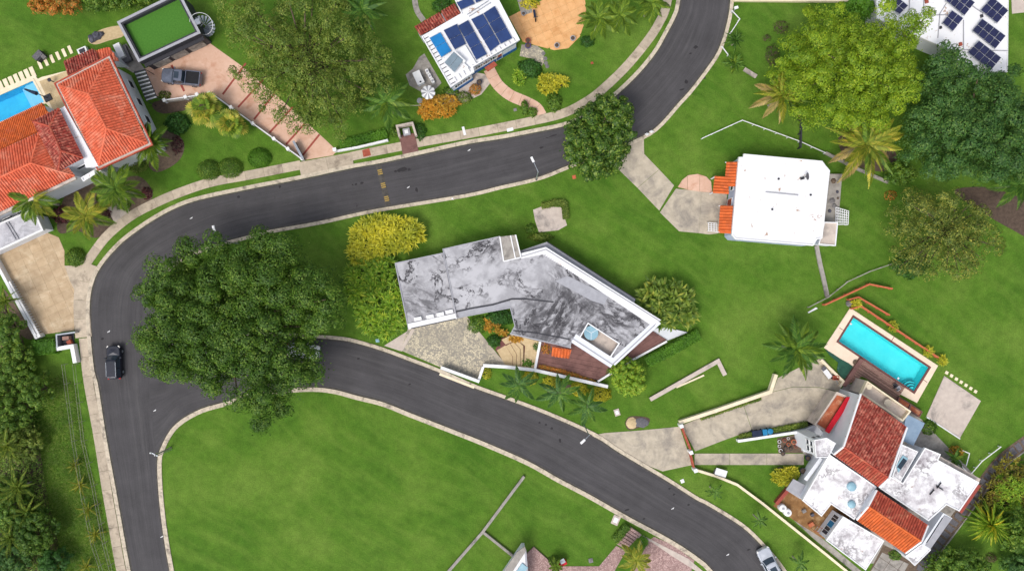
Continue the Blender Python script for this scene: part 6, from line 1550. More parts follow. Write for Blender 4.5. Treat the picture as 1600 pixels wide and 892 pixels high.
# utility lids, boxes and other small pieces on the lawns
for px, py, sx, sy, rot, m, lb in [(964, 644, .75, .95, .3, m_pad, 'square pale manhole lid on the lawn above the lamp'), (1066, 751, .5, .5, .4, m_white, 'small white box on the verge below the drive gate'), (962, 812, 1.0, 1.3, -.4, m_pad, 'pale utility slab with white cap beside the lower road kerb'), (923, 875, .6, .6, .2, m_stone, 'small round grey lid on the lawn near the lower edge'), (590, 532, .5, .45, .1, m_bglass, 'pale blue square box under the green strap shrub'), (1004, 848, .7, .9, -.5, m_white, 'white box in the small hedge bed by the pink court'), (897, 277, .5, .5, .2, m_orail, 'small orange disc on the lawn beneath the roadside tree'), (925, 99, .35, .3, .2, m_rust, 'small rust brown leaf heap on the lawn below the orange patio'), (805, 172, .45, .4, .3, m_stone, 'pale sprinkler lid on the lawn left of the curved path'), (707, 310.5, .4, .35, 0, m_white, 'white stone on the lawn beside the upper road kerb')]:
    x, y = W(px, py); mb = MB(); mb.box(x, y, .05, sx, sy, .1, rot); T = solo('ground_piece', mb, m, lb, 'ground box'); mb = MB(); mb.box(x, y, .115, sx * .6, sy * .55, .04, rot); part('cap', mb, m_white if m is m_pad else m, T)
x, y = W(1125, 738, .6); T = thing('mail_shelter', 'small white roofed box with dark base beside the cream wall', 'meter box', x, y); mb = MB(); mb.box(x, y - .2, .35, 1.5, .7, .7, -.3); part('body', mb, m_stone, T); mb = MB(); mb.box(x + .1, y + .05, .75, 1.6, .9, .08, -.3); part('roof', mb, m_white, T)
for i, (px, py) in enumerate([(1223.5, 794), (1231.5, 801)]):
    x, y = W(px, py, .9); T = thing('water_drum', ['upper', 'lower'][i] + ' of the two round white drums in the dirt yard', 'drum', x, y); mb = MB(); mb.lathe(x, y, [(.5, 0), (.55, .4), (.5, .9), (.3, .98)], 16); part('tank', mb, m_white, T); mb = MB(); mb.lathe(x, y, [(.18, .98), (.18, 1.04), (.05, 1.05)], 10); part('lid', mb, m_grey, T)
for i, (px, py, m, sx, sy) in enumerate([(1266, 818, m_terra, .7, .5), (1255, 797, m_stone, .5, .4), (1268, 803, m_rock, .4, .35)]):
    x, y = W(px, py); mb = MB(); mb.box(x, y, .18, sx, sy, .36, .5); mb.box(x, y, .38, sx * 1.06, sy * 1.06, .05, .5); solo('crate', mb, m, ['terracotta box on the brown dirt yard', 'pale grey block on the brown dirt yard near the drums', 'dark block in the middle of the brown dirt yard'][i], 'crate')
x, y = W(1283, 833, .8); T = thing('metal_rack', 'rusty metal rack at the foot of the front wing in the dirt yard', 'rack', x, y)
for i in range(5): mb = MB(); mb.bar((x - .9 + .3 * i, y + .5 - .15 * i, .9), (x - .5 + .3 * i, y + 1.0 - .15 * i, .9), .08, .06); part('bar', mb, m_conc2, T)
mb = MB(); mb.bar((x - 1, y + .4, .85), (x + .5, y - .2, .85), .06, .06); mb.bar((x - .5, y + 1.0, .85), (x + .9, y + .4, .85), .06, .06)
for p in ((-1, .4), (.5, -.2), (-.5, 1), (.9, .4)): mb.cyl((x + p[0], y + p[1], 0), (x + p[0], y + p[1], .88), .03, .03, 5)
part('frame', mb, m_rust, T)
# near the tarp: lounger and cart
x, y = W(1293, 583, .5); T = thing('sun_lounger', 'white sun lounger on the concrete below the green tarp', 'sun lounger', x, y); mb = MB(); mb.box(x, y, .35, .65, 1.6, .08, .65); part('seat', mb, m_white, T); mb = MB(); mb.box(x - .5, y + .65, .5, .65, .5, .08, .65); part('headrest', mb, m_gravel, T)
for a_, b_ in ((-.1, .6), (.35, .25), (-.4, -.2), (.1, -.6)): mb = MB(); mb.cyl((x + a_, y + b_, 0), (x + a_, y + b_, .33), .03, .03, 5); part('leg', mb, m_metal, T)
x, y = W(1306, 590, .5); T = thing('garden_cart', 'small rust red cart beside the white sun lounger', 'cart', x, y); mb = MB(); mb.ring([(x - .4, y - .3), (x + .4, y - .3), (x + .4, y + .3), (x - .4, y + .3)], .06, .3, .65); mb.box(x, y, .3, .8, .6, .05); part('tray', mb, m_rust, T)
for s_ in (-1, 1): mb = MB(); mb.cyl((x + s_ * .42, y, .2), (x + s_ * .48, y, .2), .2, .2, 10); part('wheel', mb, m_tyre, T)
mb = MB(); mb.bar((x, y - .3, .6), (x + .1, y - .9, .9), .05, .05); part('handle', mb, m_metal, T)
mb = MB(); g3 = np.random.default_rng(4); tp = [(1288, 545), (1300, 552), (1312, 560), (1325, 567), (1336, 575), (1330, 584), (1322, 593), (1313, 588), (1307, 578), (1309, 566), (1297, 556)]
mb.prism(WL(tp), .1, .16); T = solo('tarp', mb, m_tarp, 'dark green tarp spread between pool deck and ramp', 'tarp')
x, y = W(1337, 566, .2); mb = MB(); mb.lathe(x, y, [(.4, .12), (.42, .2), (.25, .28)], 9); solo('pump_cover', mb, m_mulch, 'brown pump cover on the pool deck above the timber deck', 'cover')  # low cover over the pump, not the pump itself
for i, (px, py) in enumerate([(1399, 602), (1404, 606)]):
    x, y = W(px, py, .6); T = thing('deck_chair', ['dark chair on the timber deck nearest the pool edge', 'pale chair on the timber deck by the deck corner'][i], 'chair', x, y); mb = MB(); mb.box(x, y, .62, .5, .5, .06, .6); part('seat', mb, [m_dgrey, m_grey][i], T); mb = MB(); mb.box(x - .2, y - .2, .9, .5, .08, .5, .6); part('backrest', mb, [m_dgrey, m_grey][i], T)
    for a_, b_ in ((-.2, -.2), (.2, -.2), (.2, .2), (-.2, .2)): mb = MB(); mb.cyl((x + a_, y + b_, .22), (x + a_, y + b_, .6), .025, .025, 5); part('leg', mb, m_metal, T)
x, y = W(1269, 662, .6); T = thing('motor_tyres', 'dark heap of tyres at the corner of the balcony', 'tyres', x, y)
for k in range(3):
    cx, cy = x + .3 * k - .3, y + (.25 if k == 1 else 0); mb = MB(); mb.lathe(cx, cy, [(.2, .05), (.32, .03), (.36, .13), (.32, .24), (.2, .22)], 12); part('tyre', mb, m_tyre, T)
# scraps on the road
for i, (px, py, lb) in enumerate([(299, 341, 'white paper scrap on the bend of the upper road'), (733, 235, 'white scrap on the upper road in front of the blue house'), (638, 293, 'white scrap on the upper road right of the speed bump'), (170, 518, 'white scrap on the road above the navy car'), (242, 641, 'white scrap on the junction below the big round tree'), (1051, 794, 'white scrap on the lower road near the pink court'), (253, 838, 'small white scrap near the right kerb of the lower left road'), (1137, 866, 'small white scrap on the lower road ahead of the silver car')]):
    x, y = W(px, py); mb = MB(); mb.bar((x - .18, y - .1, .03), (x + .14, y + .1, .04), .09, .015); mb.bar((x + .05, y - .06, .05), (x + .18, y + .16, .04), .06, .015); solo('paper_scrap', mb, m_white, lb, 'scrap')
# ------------------------------------------------------------------ trees
tree('broad_tree', 'huge round dark green tree spreading over the road junction', [(345, 505, 120, 100), (285, 470, 68, 76), (400, 440, 88, 64), (455, 465, 58, 66), (425, 560, 62, 56), (258, 530, 46, 52), (375, 400, 34, 26), (418, 625, 34, 44), (470, 575, 40, 44), (505, 470, 38, 50), (420, 590, 50, 40), (300, 392, 20, 18), (258, 418, 22, 20), (232, 457, 20, 24), (220, 522, 20, 22), (234, 562, 18, 20), (285, 585, 28, 24), (330, 600, 32, 22), (380, 610, 30, 24), (432, 620, 28, 26), (412, 655, 16, 16), (450, 395, 30, 26), (505, 440, 30, 34), (520, 490, 22, 24), (485, 520, 28, 24), (335, 385, 18, 16), (410, 380, 24, 18)], 11.5, 5.0, L_big, 1.9, 165, 1150, (.27, .17), 21, (372, 500), trunk_r=.7, sub=10, limbs=12, spread=.92)
tree('lime_tree', 'large lime green tree with cauliflower crown at the upper right', [(1330, 105, 84, 88), (1275, 90, 50, 66), (1385, 110, 56, 70), (1330, 168, 70, 34), (1290, 30, 34, 30), (1248, 132, 34, 32), (1405, 55, 38, 34), (1430, 40, 26, 26), (1425, 130, 26, 30), (1275, 180, 34, 22), (1350, 190, 40, 20), (1225, 105, 22, 22), (1380, 25, 24, 20)], 11.0, 4.5, L_lime, 1.35, 170, 620, (.22, .15), 22, (1310, 130), trunk_r=.5, sub=7, limbs=20)
tree('evergreen_tree', 'deep green dense tree between the panelled white roof and the olive tree', [(1505, 205, 84, 64), (1465, 135, 42, 52), (1555, 170, 50, 56), (1490, 95, 22, 32), (1435, 225, 28, 32), (1550, 235, 54, 44), (1490, 262, 40, 24), (1605, 210, 44, 64), (1450, 180, 32, 32), (1540, 275, 30, 20), (1425, 190, 20, 24), (1570, 125, 24, 20), (1530, 128, 26, 18)], 10.0, 4.0, L_dark, 1.6, 140, 800, (.26, .17), 23, (1480, 215), trunk_r=.5, sub=8, limbs=20)
tree('olive_tree', 'sparse yellow olive tree on the right edge of the lawn', [(1475, 360, 64, 52), (1435, 325, 40, 32), (1525, 345, 34, 34), (1430, 400, 36, 34), (1500, 408, 46, 26), (1545, 375, 20, 24), (1405, 350, 22, 26), (1475, 310, 30, 20), (1460, 425, 30, 16)], 7.5, 3.0, L_yolive, 1.2, 110, 380, (.24, .12), 24, (1462, 362), trunk_r=.3, sparse=.5, sub=7, limbs=30)
tree('mango_tree', 'wide olive green tree with thin spots overhanging the pink driveway', [(465, 90, 84, 74), (400, 45, 50, 46), (530, 60, 54, 56), (510, 150, 58, 48), (565, 120, 38, 46), (430, 130, 40, 36), (480, 190, 40, 24), (375, 15, 40, 28), (500, 10, 80, 30), (355, 5, 24, 18), (525, 200, 26, 20), (590, 90, 22, 30), (420, 155, 24, 20), (385, 115, 22, 24), (440, 175, 24, 18), (600, 125, 18, 24)], 9.5, 4.0, L_olive, 1.3, 190, 420, (.24, .14), 25, (490, 110), trunk_r=.45, sparse=.45, sub=7, limbs=40)
tree('roadside_tree', 'medium glossy tree standing at the kerb of the upper road', [(938, 215, 52, 60), (955, 180, 36, 38), (910, 220, 32, 40), (960, 205, 36, 34), (925, 255, 34, 26)], 7.5, 3.0, L_glossy, 1.0, 60, 330, (.32, .21), 26, (925, 232), trunk_r=.25, sub=7, limbs=14)
tree('yellow_bush_tree', 'small yellow green tree beside the clipped hedge at the deck corner', [(983, 590, 28, 30), (972, 578, 18, 20), (995, 600, 16, 18)], 3.6, 1.2, L_ygreen, .55, 40, 170, (.24, .16), 27, (985, 588), trunk_r=.12, sub=6)
tree('flame_tree', 'small tree with orange red blossoms at the top left edge', [(80, 2, 42, 20), (60, 6, 18, 14), (105, 8, 18, 14)], 4.5, 1.8, L_redo, .7, 40, 190, (.24, .16), 28, (82, 5), trunk_r=.15)
tree('green_shrub_tree', 'bright green shrub tree at the top edge left of the turf garage', [(185, 0, 44, 16), (150, 4, 24, 14), (210, -4, 26, 14)], 3.5, 1.2, L_bush, .7, 40, 200, (.24, .16), 29, (180, 2), trunk_r=.15)
tree('garden_tree', 'small green tree beneath the palm behind the blue house lawn', [(575, 150, 22, 26), (590, 130, 16, 20)], 5.0, 2.0, L_bush, .7, 20, 200, (.26, .17), 30, (580, 148), trunk_r=.15)
tree('garden_tree', 'rounded green tree at the right edge beside the red croton mass', [(1590, 835, 30, 32), (1600, 815, 24, 22)], 5.0, 1.6, L_bush, .7, 40, 220, (.24, .16), 31, (1585, 825), trunk_r=.18)
tree('garden_tree', 'leafy green tree at the lower edge beside the back yard', [(1498, 880, 44, 24), (1470, 895, 24, 18), (1530, 890, 24, 18)], 4.5, 1.4, L_bush, .7, 50, 230, (.26, .17), 32, (1495, 880), trunk_r=.18)
tree('garden_tree', 'deep green tree in the very lower right corner', [(1595, 885, 26, 22)], 4.0, 1.4, L_dark, .7, 20, 230, (.26, .17), 33, (1590, 880), trunk_r=.15)
tree('garden_tree', 'small lime green tree tucked behind the white wall at the top right', [(1345, 12, 26, 20)], 4.0, 1.4, L_hedge, .7, 20, 200, (.24, .16), 34, (1345, 15), trunk_r=.12)
tree('garden_tree', 'bright green shrub tree in the gap between yellow palm and evergreen', [(1410, 272, 26, 18), (1395, 262, 14, 12)], 3.0, 1.0, L_bush, .6, 24, 200, (.24, .16), 35, (1408, 270), trunk_r=.12)
# wild growth on the left slope
wild = [(20, 570, 34, 40, L_bush, 'leafy wild tree on the slope below the tan patio'), (8, 640, 42, 42, L_bush, 'green wild tree at the left edge halfway down'), (55, 610, 24, 30, L_bush, 'bright wild bush tree beside the rough grass'), (30, 690, 36, 34, L_olive, 'olive wild tree in the middle of the left slope'), (12, 790, 36, 44, L_bush, 'bright green wild tree low on the left edge'), (55, 830, 36, 40, L_big, 'olive dark wild tree next to the long grass low left'), (15, 870, 34, 34, L_dark, 'wild tree in the lower left corner'), (80, 880, 26, 24, L_dbush, 'small dark wild tree at the lower edge left'), (15, 515, 22, 26, L_bush, 'pale wild bush tree just below the balustrade')]
for i, (px, py, rx, ry, m, lb) in enumerate(wild):
    tree('wild_tree', lb, [(px, py, rx, ry)], 3.2 + (i % 3) * .6, .9, m, .65, int(rx * ry / 45), 240, (.27, .15), 40 + i, group='wild growth on the left slope', trunk_r=.12, limbs=6, sparse=.3)
# ------------------------------------------------------------------ palms
palm('broad green palm in front of the long white house wall', 234, 225, 4.2, 36, L_palm, 22, 1, lf2=L_bush, tilt=(-8, 60))
palm('tall green palm overhanging the front path of the orange roofed house', 182, 295, 5.0, 42, L_palm, 15, 2, tilt=(-10, 45), wide=.62)
palm('yellowing palm in the dark planting beside the tan patio', 136, 337, 4.6, 40, L_palmy, 14, 3, lf2=L_palm, tilt=(-10, 45), wide=.62)
palm('green palm reaching over the carport roof', 53, 313, 5.2, 42, L_palm, 14, 4, lf2=L_palmy, tilt=(-12, 42), wide=.62)
palm('left fan palm beside the driveway railing', 320, 170, 2.6, 30, L_palmy, 18, 5, fan=True, lf2=L_palm, name='fan_palm', tilt=(-10, 60))
palm('right fan palm beside the driveway railing', 361, 195, 2.6, 27, L_palmy, 18, 6, fan=True, lf2=L_palm, name='fan_palm', tilt=(-10, 60))
palm('dark palm at the top edge behind the mango tree', 566, 18, 6.5, 40, L_palmd, 16, 7, tilt=(-10, 45))
palm('dark palm under the mango tree beside the lawn of the blue house', 604, 160, 5.5, 42, L_palmd, 14, 8, lf2=L_palm, tilt=(-12, 40))
palm('leftmost palm on the right side of the orange patio', 936, 30, 4.2, 34, L_palm, 13, 9, tilt=(-10, 45), wide=.62, group='palms by the orange patio')
palm('middle palm right of the orange patio', 968, 25, 4.2, 31, L_palm, 13, 10, tilt=(-10, 45), wide=.62, group='palms by the orange patio')
palm('rightmost palm of three, beside the road pavement at the top', 1017, 6, 4.4, 31, L_palm, 13, 11, tilt=(-10, 45), wide=.62, group='palms by the orange patio')
palm('straw coloured palm at the left flank of the lime tree', 1222, 150, 5.0, 46, L_palmy, 22, 12, dry=7, lf2=L_palm, tilt=(-15, 50), wide=.4)
palm('large yellow green palm with dry fronds below the lime tree', 1352, 226, 4.5, 62, L_palmy, 24, 13, dry=6, lf2=L_palm, tilt=(-12, 40), wide=.4, trunk_r=.25)
palm('dark spreading palm beside the concrete ramp and pool lawn', 1243, 545, 4.5, 48, L_palmd, 20, 14, lf2=L_palm, tilt=(-8, 50), wide=.48)
palm('leftmost of three short palms along the lower road', 811, 601, 3.4, 34, L_dark, 8, 15, lf2=L_palmd, tilt=(-4, 14), wide=.46, group='road palms', lean=.3)
palm('middle of three short palms along the lower road', 873, 614, 3.4, 35, L_dark, 8, 16, lf2=L_palmd, tilt=(-4, 14), wide=.46, group='road palms', lean=.3)
palm('rightmost of three short palms along the lower road', 918, 635, 3.4, 32, L_dark, 8, 17, lf2=L_palmd, tilt=(-4, 14), wide=.46, group='road palms', lean=.3)
palm('upper of three slender young palms on the road verge', 1117, 768, 2.6, 16, L_palmd, 7, 18, tilt=(-3, 15), wide=.45, group='young verge palms', trunk_r=.07)
palm('middle of three slender young palms on the road verge', 1187, 813, 2.6, 15, L_palmd, 7, 19, tilt=(-3, 15), wide=.45, group='young verge palms', trunk_r=.07)
palm('lowest of three slender young palms on the road verge', 1250, 880, 2.6, 17, L_palmd, 7, 20, tilt=(-3, 15), wide=.45, group='young verge palms', trunk_r=.07)
palm('yellow green palm between the garden steps and the pink court', 994, 874, 3.0, 28, L_palmy, 10, 21, lf2=L_palm, tilt=(-8, 35), wide=.6)
palm('small spiky dark palm on the grass at the road curve', 1149, 64, 1.6, 17, L_palmd, 18, 22, tilt=(-5, 70), wide=.3, trunk_r=.12)
palm('dark palm at the right edge above the brown soil', 1592, 288, 4.5, 42, L_palmd, 14, 23, tilt=(-10, 40))
strap_shrub('palm_clump', 'bushy clump of yellow tipped palms at the grey house corner', [(1040, 474, 50, 42), (1062, 490, 32, 26), (1022, 462, 30, 28)], 2.6, L_cane, 70, 16, 1.35, .3, 24, 'palm', droop=.3, spread=.9)
palm('drooping yellow palm clump beside the stone track', 1546, 818, 2.0, 35, L_ygreen, 70, 25, lf2=L_yellow, tilt=(-18, 75), wide=.22, name='palm_clump', trunk_r=.3)
palm('small green plant with orange top beside the white rail hoop', 1492, 716, 1.6, 17, L_palmd, 10, 26, lf2=L_palm, tilt=(0, 50), name='young_palm', trunk_r=.08)
palm('small palm by the red stand at the lower edge', 868, 884, 1.6, 13, L_palm, 10, 27, tilt=(0, 50), name='young_palm', trunk_r=.07)
palm('broad leaved plant under the shaded wall at the right end of the verge', 1148, 100, 1.4, 17, L_palmd, 14, 28, lf2=L_palm, tilt=(0, 60), name='young_palm', trunk_r=.08, wide=.5)
for i, (px, py, r_) in enumerate([(118, 726, 14), (127, 757, 17), (139, 795, 16), (150, 834, 15), (92, 886, 13), (137, 884, 14)]):
    palm(['topmost', 'second from the top', 'third from the top', 'fourth from the top', 'lower left', 'lower right'][i] + ' of the yellow spiky plants along the wire fence', px, py, .7, r_ * 1.2, L_palmy, 14, 60 + i, name='spiky_plant', cat='plant', tilt=(5, 70), wide=.18, trunk_r=.06, group='spiky plants along the wire fence')
for i, (px, py, r_, lb) in enumerate([(14, 695, 36, 'arching cane plant at the left edge halfway down the slope'), (30, 760, 40, 'large arching cane plant in the middle of the left slope'), (45, 800, 34, 'arching cane plant beside the long grass on the left slope'), (18, 840, 30, 'arching cane plant near the lower left corner'), (10, 470, 26, 'pale arching plant below the balustrade at the left edge')]):
    palm(lb, px, py, 2.6, r_, L_cane, 18, 70 + i, name='cane_plant', cat='plant', tilt=(10, 65), wide=.22, trunk_r=.1, group='cane plants on the left slope')

# ------------------------------------------------------------------ strap leaved shrubs, hedges, bushes
strap_shrub('strap_shrub', 'large yellow strap leaved shrub beside the grey house wing', [(603, 366, 58, 34), (580, 385, 36, 30), (632, 365, 34, 30), (558, 395, 18, 22)], 2.2, L_yellow, 110, 24, .95, .15, 1)
strap_shrub('strap_shrub', 'green and yellow strap leaved shrub in the middle of the three', [(575, 430, 38, 32), (595, 420, 28, 24), (556, 455, 22, 26)], 2.0, L_ygreen, 70, 24, 1.0, .16, 2)
strap_shrub('strap_shrub', 'green strap leaved shrub at the corner of the pebble forecourt', [(597, 487, 44, 42), (615, 470, 26, 34), (600, 512, 30, 20)], 2.2, L_ygreen, 80, 24, 1.0, .16, 3)
strap_shrub('croton_bush', 'bright orange croton bush in front of the blue house', [(685, 168, 30, 20), (700, 162, 20, 14), (668, 176, 16, 14)], 1.0, L_orange, 70, 20, .5, .12, 4)
strap_shrub('croton_bush', 'small yellow green croton at the left of the shrub border', [(812, 121, 12, 14)], .9, L_ygreen, 16, 18, .5, .13, 5)
strap_shrub('croton_bush', 'yellow and orange croton in the shrub border by the curved path', [(858, 131, 20, 18), (878, 128, 12, 12)], 1.2, L_flower, 40, 20, .55, .13, 6)
strap_shrub('croton_bush', 'orange and yellow croton in the courtyard of the grey house', [(770, 512, 16, 10), (785, 520, 10, 7), (763, 502, 8, 8)], .8, L_orange, 24, 18, .45, .12, 7)
strap_shrub('croton_bush', 'orange brown croton beside the cream steps', [(806, 529, 14, 6)], .6, L_orange, 14, 16, .4, .12, 8)
strap_shrub('croton_bush', 'red croton mass beside the stone track at the right edge', [(1590, 735, 40, 30), (1560, 760, 32, 26), (1600, 770, 36, 36), (1540, 790, 18, 20)], 1.6, L_croton, 150, 22, .5, .12, 9)
strap_shrub('croton_bush', 'yellow green leafy mass among the red crotons at the right edge', [(1580, 765, 34, 26), (1575, 790, 26, 18)], 1.9, L_ygreen, 80, 20, .55, .12, 10)
strap_shrub('yellow_plant', 'yellow flowering plant on the walk left of the pale house wall', [(1224, 744, 22, 15), (1236, 738, 14, 12)], 1.3, L_flower, 40, 20, .5, .13, 11)
for i, (px, py) in enumerate([(1338, 474), (1395, 510), (1450, 549), (1471.5, 563)]):
    strap_shrub('yellow_plant', ['first yellow pot plant at the top end of the long orange rail', 'second yellow pot plant along the long orange rail', 'third yellow pot plant along the long orange rail', 'last yellow pot plant at the low end of the long orange rail'][i], [(px, py, 9, 9)], .9, L_yellow, 9, 22, .5, .09, 20 + i, group='yellow plants along the orange rail')
for i, (px, py, rx, ry, lb) in enumerate([(829, 590, 12, 12, 'round yellow bush below the white wall, nearest the forecourt'), (862, 597, 15, 11, 'yellow bush below the white wall behind the middle road palm'), (905, 608, 14, 12, 'yellow bush below the white wall between two road palms'), (938, 616, 18, 12, 'yellow bush at the right end of the white wall')]):
    bush('yellow_bush', lb, px, py, rx, ry, 1.0, L_flower, (.2, .13), 110, 30 + i, group='yellow bushes along the white wall')
bush('round_bush', 'clipped left bush of the pair at the pavement edge', 324, 265, 19, 16, 1.3, L_bush, (.16, .11), 150, 1, group='clipped bush pair', lumpy=.04)
bush('round_bush', 'clipped right bush of the pair at the pavement edge', 358, 262, 20, 16, 1.3, L_bush, (.16, .11), 150, 2, group='clipped bush pair', lumpy=.04)
bush('round_bush', 'smooth dark green round bush alone on the corner lawn', 404, 246, 19, 16, 1.2, L_hedge, (.13, .09), 220, 3, lumpy=.02)
bush('round_bush', 'round bush with pale flowers at the corner of the tan patio', 115, 402, 16, 15, 1.2, L_bush, (.17, .12), 140, 4, lumpy=.04)
bush('dark_bush', 'dark glossy bush beside the long white house wall', 275, 192, 19, 17, 1.6, L_dbush, (.3, .2), 70, 5)
bush('leafy_bush', 'small mixed bush at the gate end of the corrugated canopy', 256, 148, 10, 7, .7, L_olive, (.2, .13), 70, 6)
bush('maroon_plant', 'maroon leaved plants in the dark bed by the carport', 95, 335, 17, 14, .8, L_maroon, (.3, .16), 60, 7)
bush('maroon_plant', 'small maroon plants at the pavement end of the front path', 228, 302, 9, 10, .6, L_maroon, (.25, .14), 60, 8)
bush('maroon_plant', 'red brown plants on the mulch below the broad palm', 276, 226, 10, 14, .6, L_maroon, (.25, .12), 45, 9)
bush('maroon_plant', 'maroon plants between the two front palms', 163, 333, 10, 8, .6, L_maroon, (.25, .14), 60, 10)
bush('leafy_bush', 'brown green bush below the broad palm at the house corner', 213, 258, 18, 12, .9, L_olive, (.22, .14), 60, 11)
bush('flower_bush', 'white flowering bush on the front path by the pavement', 190, 320, 13, 8, .8, L_bush, (.18, .12), 90, 12)
hedge('clipped_hedge', 'square clipped hedge at the foot of the tan patio', [(50, 543), (85, 541)], 2.0, 1.2, L_hedge, 6)
hedge('clipped_hedge', 'long clipped hedge right of the brown deck', [(1010, 566), (1050, 546), (1093, 522)], 1.5, 1.1, L_hedge, 7)
hedge('clipped_hedge', 'short hedge beside the garden steps at the lower edge', [(961, 846), (981, 822)], 1.0, .8, L_bush, 8)
hedge('clipped_hedge', 'small curved hedge by the pink court at the lower edge', [(1001, 840), (1010, 846), (1004, 855)], .7, .5, L_hedge, 9)
hedge('clipped_hedge', 'bent low hedge around the rubble bed on the middle lawn', [(846, 322), (868, 316), (882, 316), (885, 342)], .8, .7, L_olive, 10)
hedge('flower_hedge', 'red and green flower strip behind the white wall on the brown deck', [(842, 572), (870, 578), (905, 588), (930, 598)], .5, .6, L_redo, 11)
hedge('flower_hedge', 'weedy strip of planting along the lower side of the ramp', [(1155, 683), (1200, 674), (1262, 662)], .6, .5, L_olive, 12)
hedge('flower_hedge', 'thin weedy strip below the cream retaining wall', [(1095, 655), (1150, 636), (1190, 623)], .35, .3, L_olive, 13)
for a in [('leafy_bush', 'dark green courtyard bush under the grey roof eave', 782, 496, 24, 12, 1.4, L_dbush, (.3, .2), 70, 13), ('leafy_bush', 'green bush at the left of the courtyard planting', 747, 507, 17, 14, 1.0, L_bush, (.24, .15), 70, 14), ('leafy_bush', 'low green bush at the foot of the courtyard path', 772, 533, 11, 10, .8, L_dbush, (.24, .15), 80, 15), ('leafy_bush', 'bright green bush beside the cream steps at the wall', 825, 567, 11, 8, .8, L_hedge, (.24, .16), 70, 16), ('leafy_bush', 'dark bush in the niche above the brown deck', 838, 541, 8, 8, .8, L_dbush, (.22, .14), 80, 17), ('leafy_bush', 'reddish bush between deck wall and orange awning', 853, 545, 10, 10, .8, L_redo, (.22, .14), 70, 18), ('yellow_bush', 'small yellow plant at the corner of the forecourt wall', 760, 583, 8, 10, .8, L_flower, (.25, .12), 60, 19), ('leafy_bush', 'dark leafy bush beside the stone bed of the blue house', 828, 106, 20, 15, 1.4, L_dbush, (.3, .18), 70, 20), ('leafy_bush', 'green bush at the end of the shrub border on the pavement', 866, 160, 12, 15, 1.0, L_bush, (.26, .18), 70, 21), ('leafy_bush', 'narrow upright bush left of the curved path end', 820, 168, 6, 12, 1.2, L_bush, (.24, .16), 90, 22), ('leafy_bush', 'small bush right of the narrow upright bush', 832, 175, 8, 8, .9, L_bush, (.24, .16), 80, 23), ('leafy_bush', 'bronze bush at the front corner of the blue house', 724, 152, 14, 10, .9, L_olive, (.22, .14), 70, 24), ('leafy_bush', 'mixed bush on the cream patio near the navy pot', 742, 139, 10, 9, .9, L_redo, (.2, .13), 70, 25), ('leafy_bush', 'green bush behind the orange croton bush', 704, 143, 14, 9, 1.0, L_bush, (.24, .16), 70, 26), ('leafy_bush', 'dark bush in the ring beneath the leftmost patio palm', 918, 64, 12, 9, .8, L_dbush, (.22, .14), 80, 27), ('leafy_bush', 'yellow green bush along the top wall of the orange patio', 828, 5, 16, 8, .9, L_flower, (.22, .14), 70, 28), ('leafy_bush', 'small green bush above the skylight box of the grey house', 829, 358, 8, 9, 1.0, L_bush, (.22, .14), 80, 29), ('leafy_bush', 'olive bush beside the skylight box of the grey house', 845, 370, 20, 7, .8, L_olive, (.22, .14), 70, 30), ('leafy_bush', 'bushy growth at the gap between hedge and small yellow tree', 958, 580, 12, 10, .9, L_bush, (.22, .14), 70, 31), ('dry_bush', 'large brown twiggy bush on the lawn left of the lime tree', 1208, 85, 12, 17, .7, L_brown, (.2, .08), 60, 32), ('dry_bush', 'upper brown twiggy bush on the lawn left of the lime tree', 1222, 42, 13, 11, .7, L_brown, (.2, .08), 60, 33), ('dry_bush', 'small brown twiggy bush between the two larger brown ones', 1199, 59, 7, 6, .5, L_brown, (.18, .07), 60, 34), ('dry_bush', 'brown dry bush at the corner of the brown soil by the olive tree', 1393, 305, 10, 8, .7, L_redo, (.2, .12), 50, 35), ('leafy_bush', 'dark bush under the lower side of the olive tree', 1425, 415, 30, 20, 1.6, L_dbush, (.26, .15), 60, 36), ('leafy_bush', 'small bush beside the garden boundary wall end', 865, 876, 9, 8, .8, L_bush, (.2, .13), 70, 37), ('leafy_bush', 'green plants below the blue grey metal roof', 1452, 668, 14, 12, .9, L_bush, (.24, .16), 60, 38), ('leafy_bush', 'small green bush in the back yard by the front wing', 1400, 868, 10, 8, .8, L_bush, (.24, .16), 60, 39), ('orange_plant', 'orange flowering plant top beside the white rail hoop', 1497, 706, 8, 8, 1.8, L_orange, (.25, .12), 50, 40), ('dry_bush', 'brown shrub on the lawn near the lower right tree', 1550, 872, 9, 8, .8, L_brown, (.2, .1), 60, 41), ('leafy_bush', 'low green bush right of the entry niche', 656, 205, 10, 14, .9, L_dbush, (.22, .14), 60, 42), ('flower_bush', 'pale flowering bush left of the entry niche', 616, 205, 7, 9, .9, L_bush, (.2, .13), 80, 43), ('leafy_bush', 'leafy bush beside the pale path at the top edge', 690, 8, 16, 12, 1.0, L_dbush, (.22, .14), 70, 44)]:
    bush(*a)
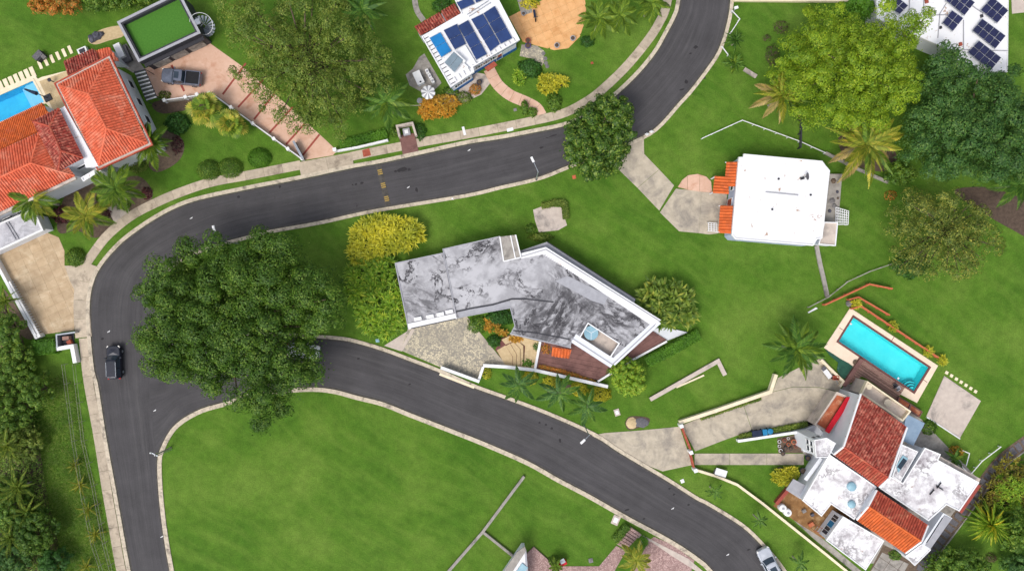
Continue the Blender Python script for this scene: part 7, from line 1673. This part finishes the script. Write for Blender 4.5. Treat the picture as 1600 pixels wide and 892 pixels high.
# rough long grass between the wild slope and the fence
g = np.random.default_rng(77); poly = WL([(60, 600), (96, 585), (118, 600), (140, 720), (160, 800), (180, 892), (185, 930), (95, 930), (85, 850), (72, 780), (62, 700)])
xs = np.array(poly); n = 42000; P = np.stack([g.uniform(xs[:, 0].min(), xs[:, 0].max(), n), g.uniform(xs[:, 1].min(), xs[:, 1].max(), n)], 1)
ins = np.zeros(n, bool)
for i in range(len(poly)):
    (x1, y1), (x2, y2) = poly[i - 1], poly[i]; cr = ((y1 > P[:, 1]) != (y2 > P[:, 1])) & (P[:, 0] < (x2 - x1) * (P[:, 1] - y1) / (y2 - y1 + 1e-9) + x1); ins ^= cr
P = P[ins]; n = len(P); B = np.c_[P, np.zeros(n)]; D = g.normal(size=(n, 3)) * .5 + np.array([0, 0, 1.0])
V, F = strap_quads(g, B, D, .5, .035, .25); o = put('long_grass', np_mesh('long_grass', V, F), L_grass); tag(o, 'rough long grass between the wild slope and the wire fence', 'grass', kind='stuff')

# undergrowth covering the wild slope
g = np.random.default_rng(78); poly = WL([(-30, 470), (8, 475), (40, 540), (60, 600), (66, 700), (76, 780), (98, 900), (100, 940), (-30, 940)]); xs = np.array(poly); n = 26000
P = np.stack([g.uniform(xs[:, 0].min(), xs[:, 0].max(), n), g.uniform(xs[:, 1].min(), xs[:, 1].max(), n)], 1); ins = np.zeros(n, bool)
for i in range(len(poly)):
    (x1, y1), (x2, y2) = poly[i - 1], poly[i]; ins ^= ((y1 > P[:, 1]) != (y2 > P[:, 1])) & (P[:, 0] < (x2 - x1) * (P[:, 1] - y1) / (y2 - y1 + 1e-9) + x1)
P = P[ins]; n = len(P); hgt = .35 + .5 * (np.sin(P[:, 0] * 1.7) * np.cos(P[:, 1] * 1.3) + 1) * g.random(n)
V, F = leaf_quads(g, np.c_[P, hgt], g.normal(size=(n, 3)) * .5 + np.array([0, 0, 1.0]), .3, .15); o = put('undergrowth', np_mesh('undergrowth', V, F), L_grass); tag(o, 'tangled green undergrowth on the wild slope at the left edge', 'undergrowth', kind='stuff')
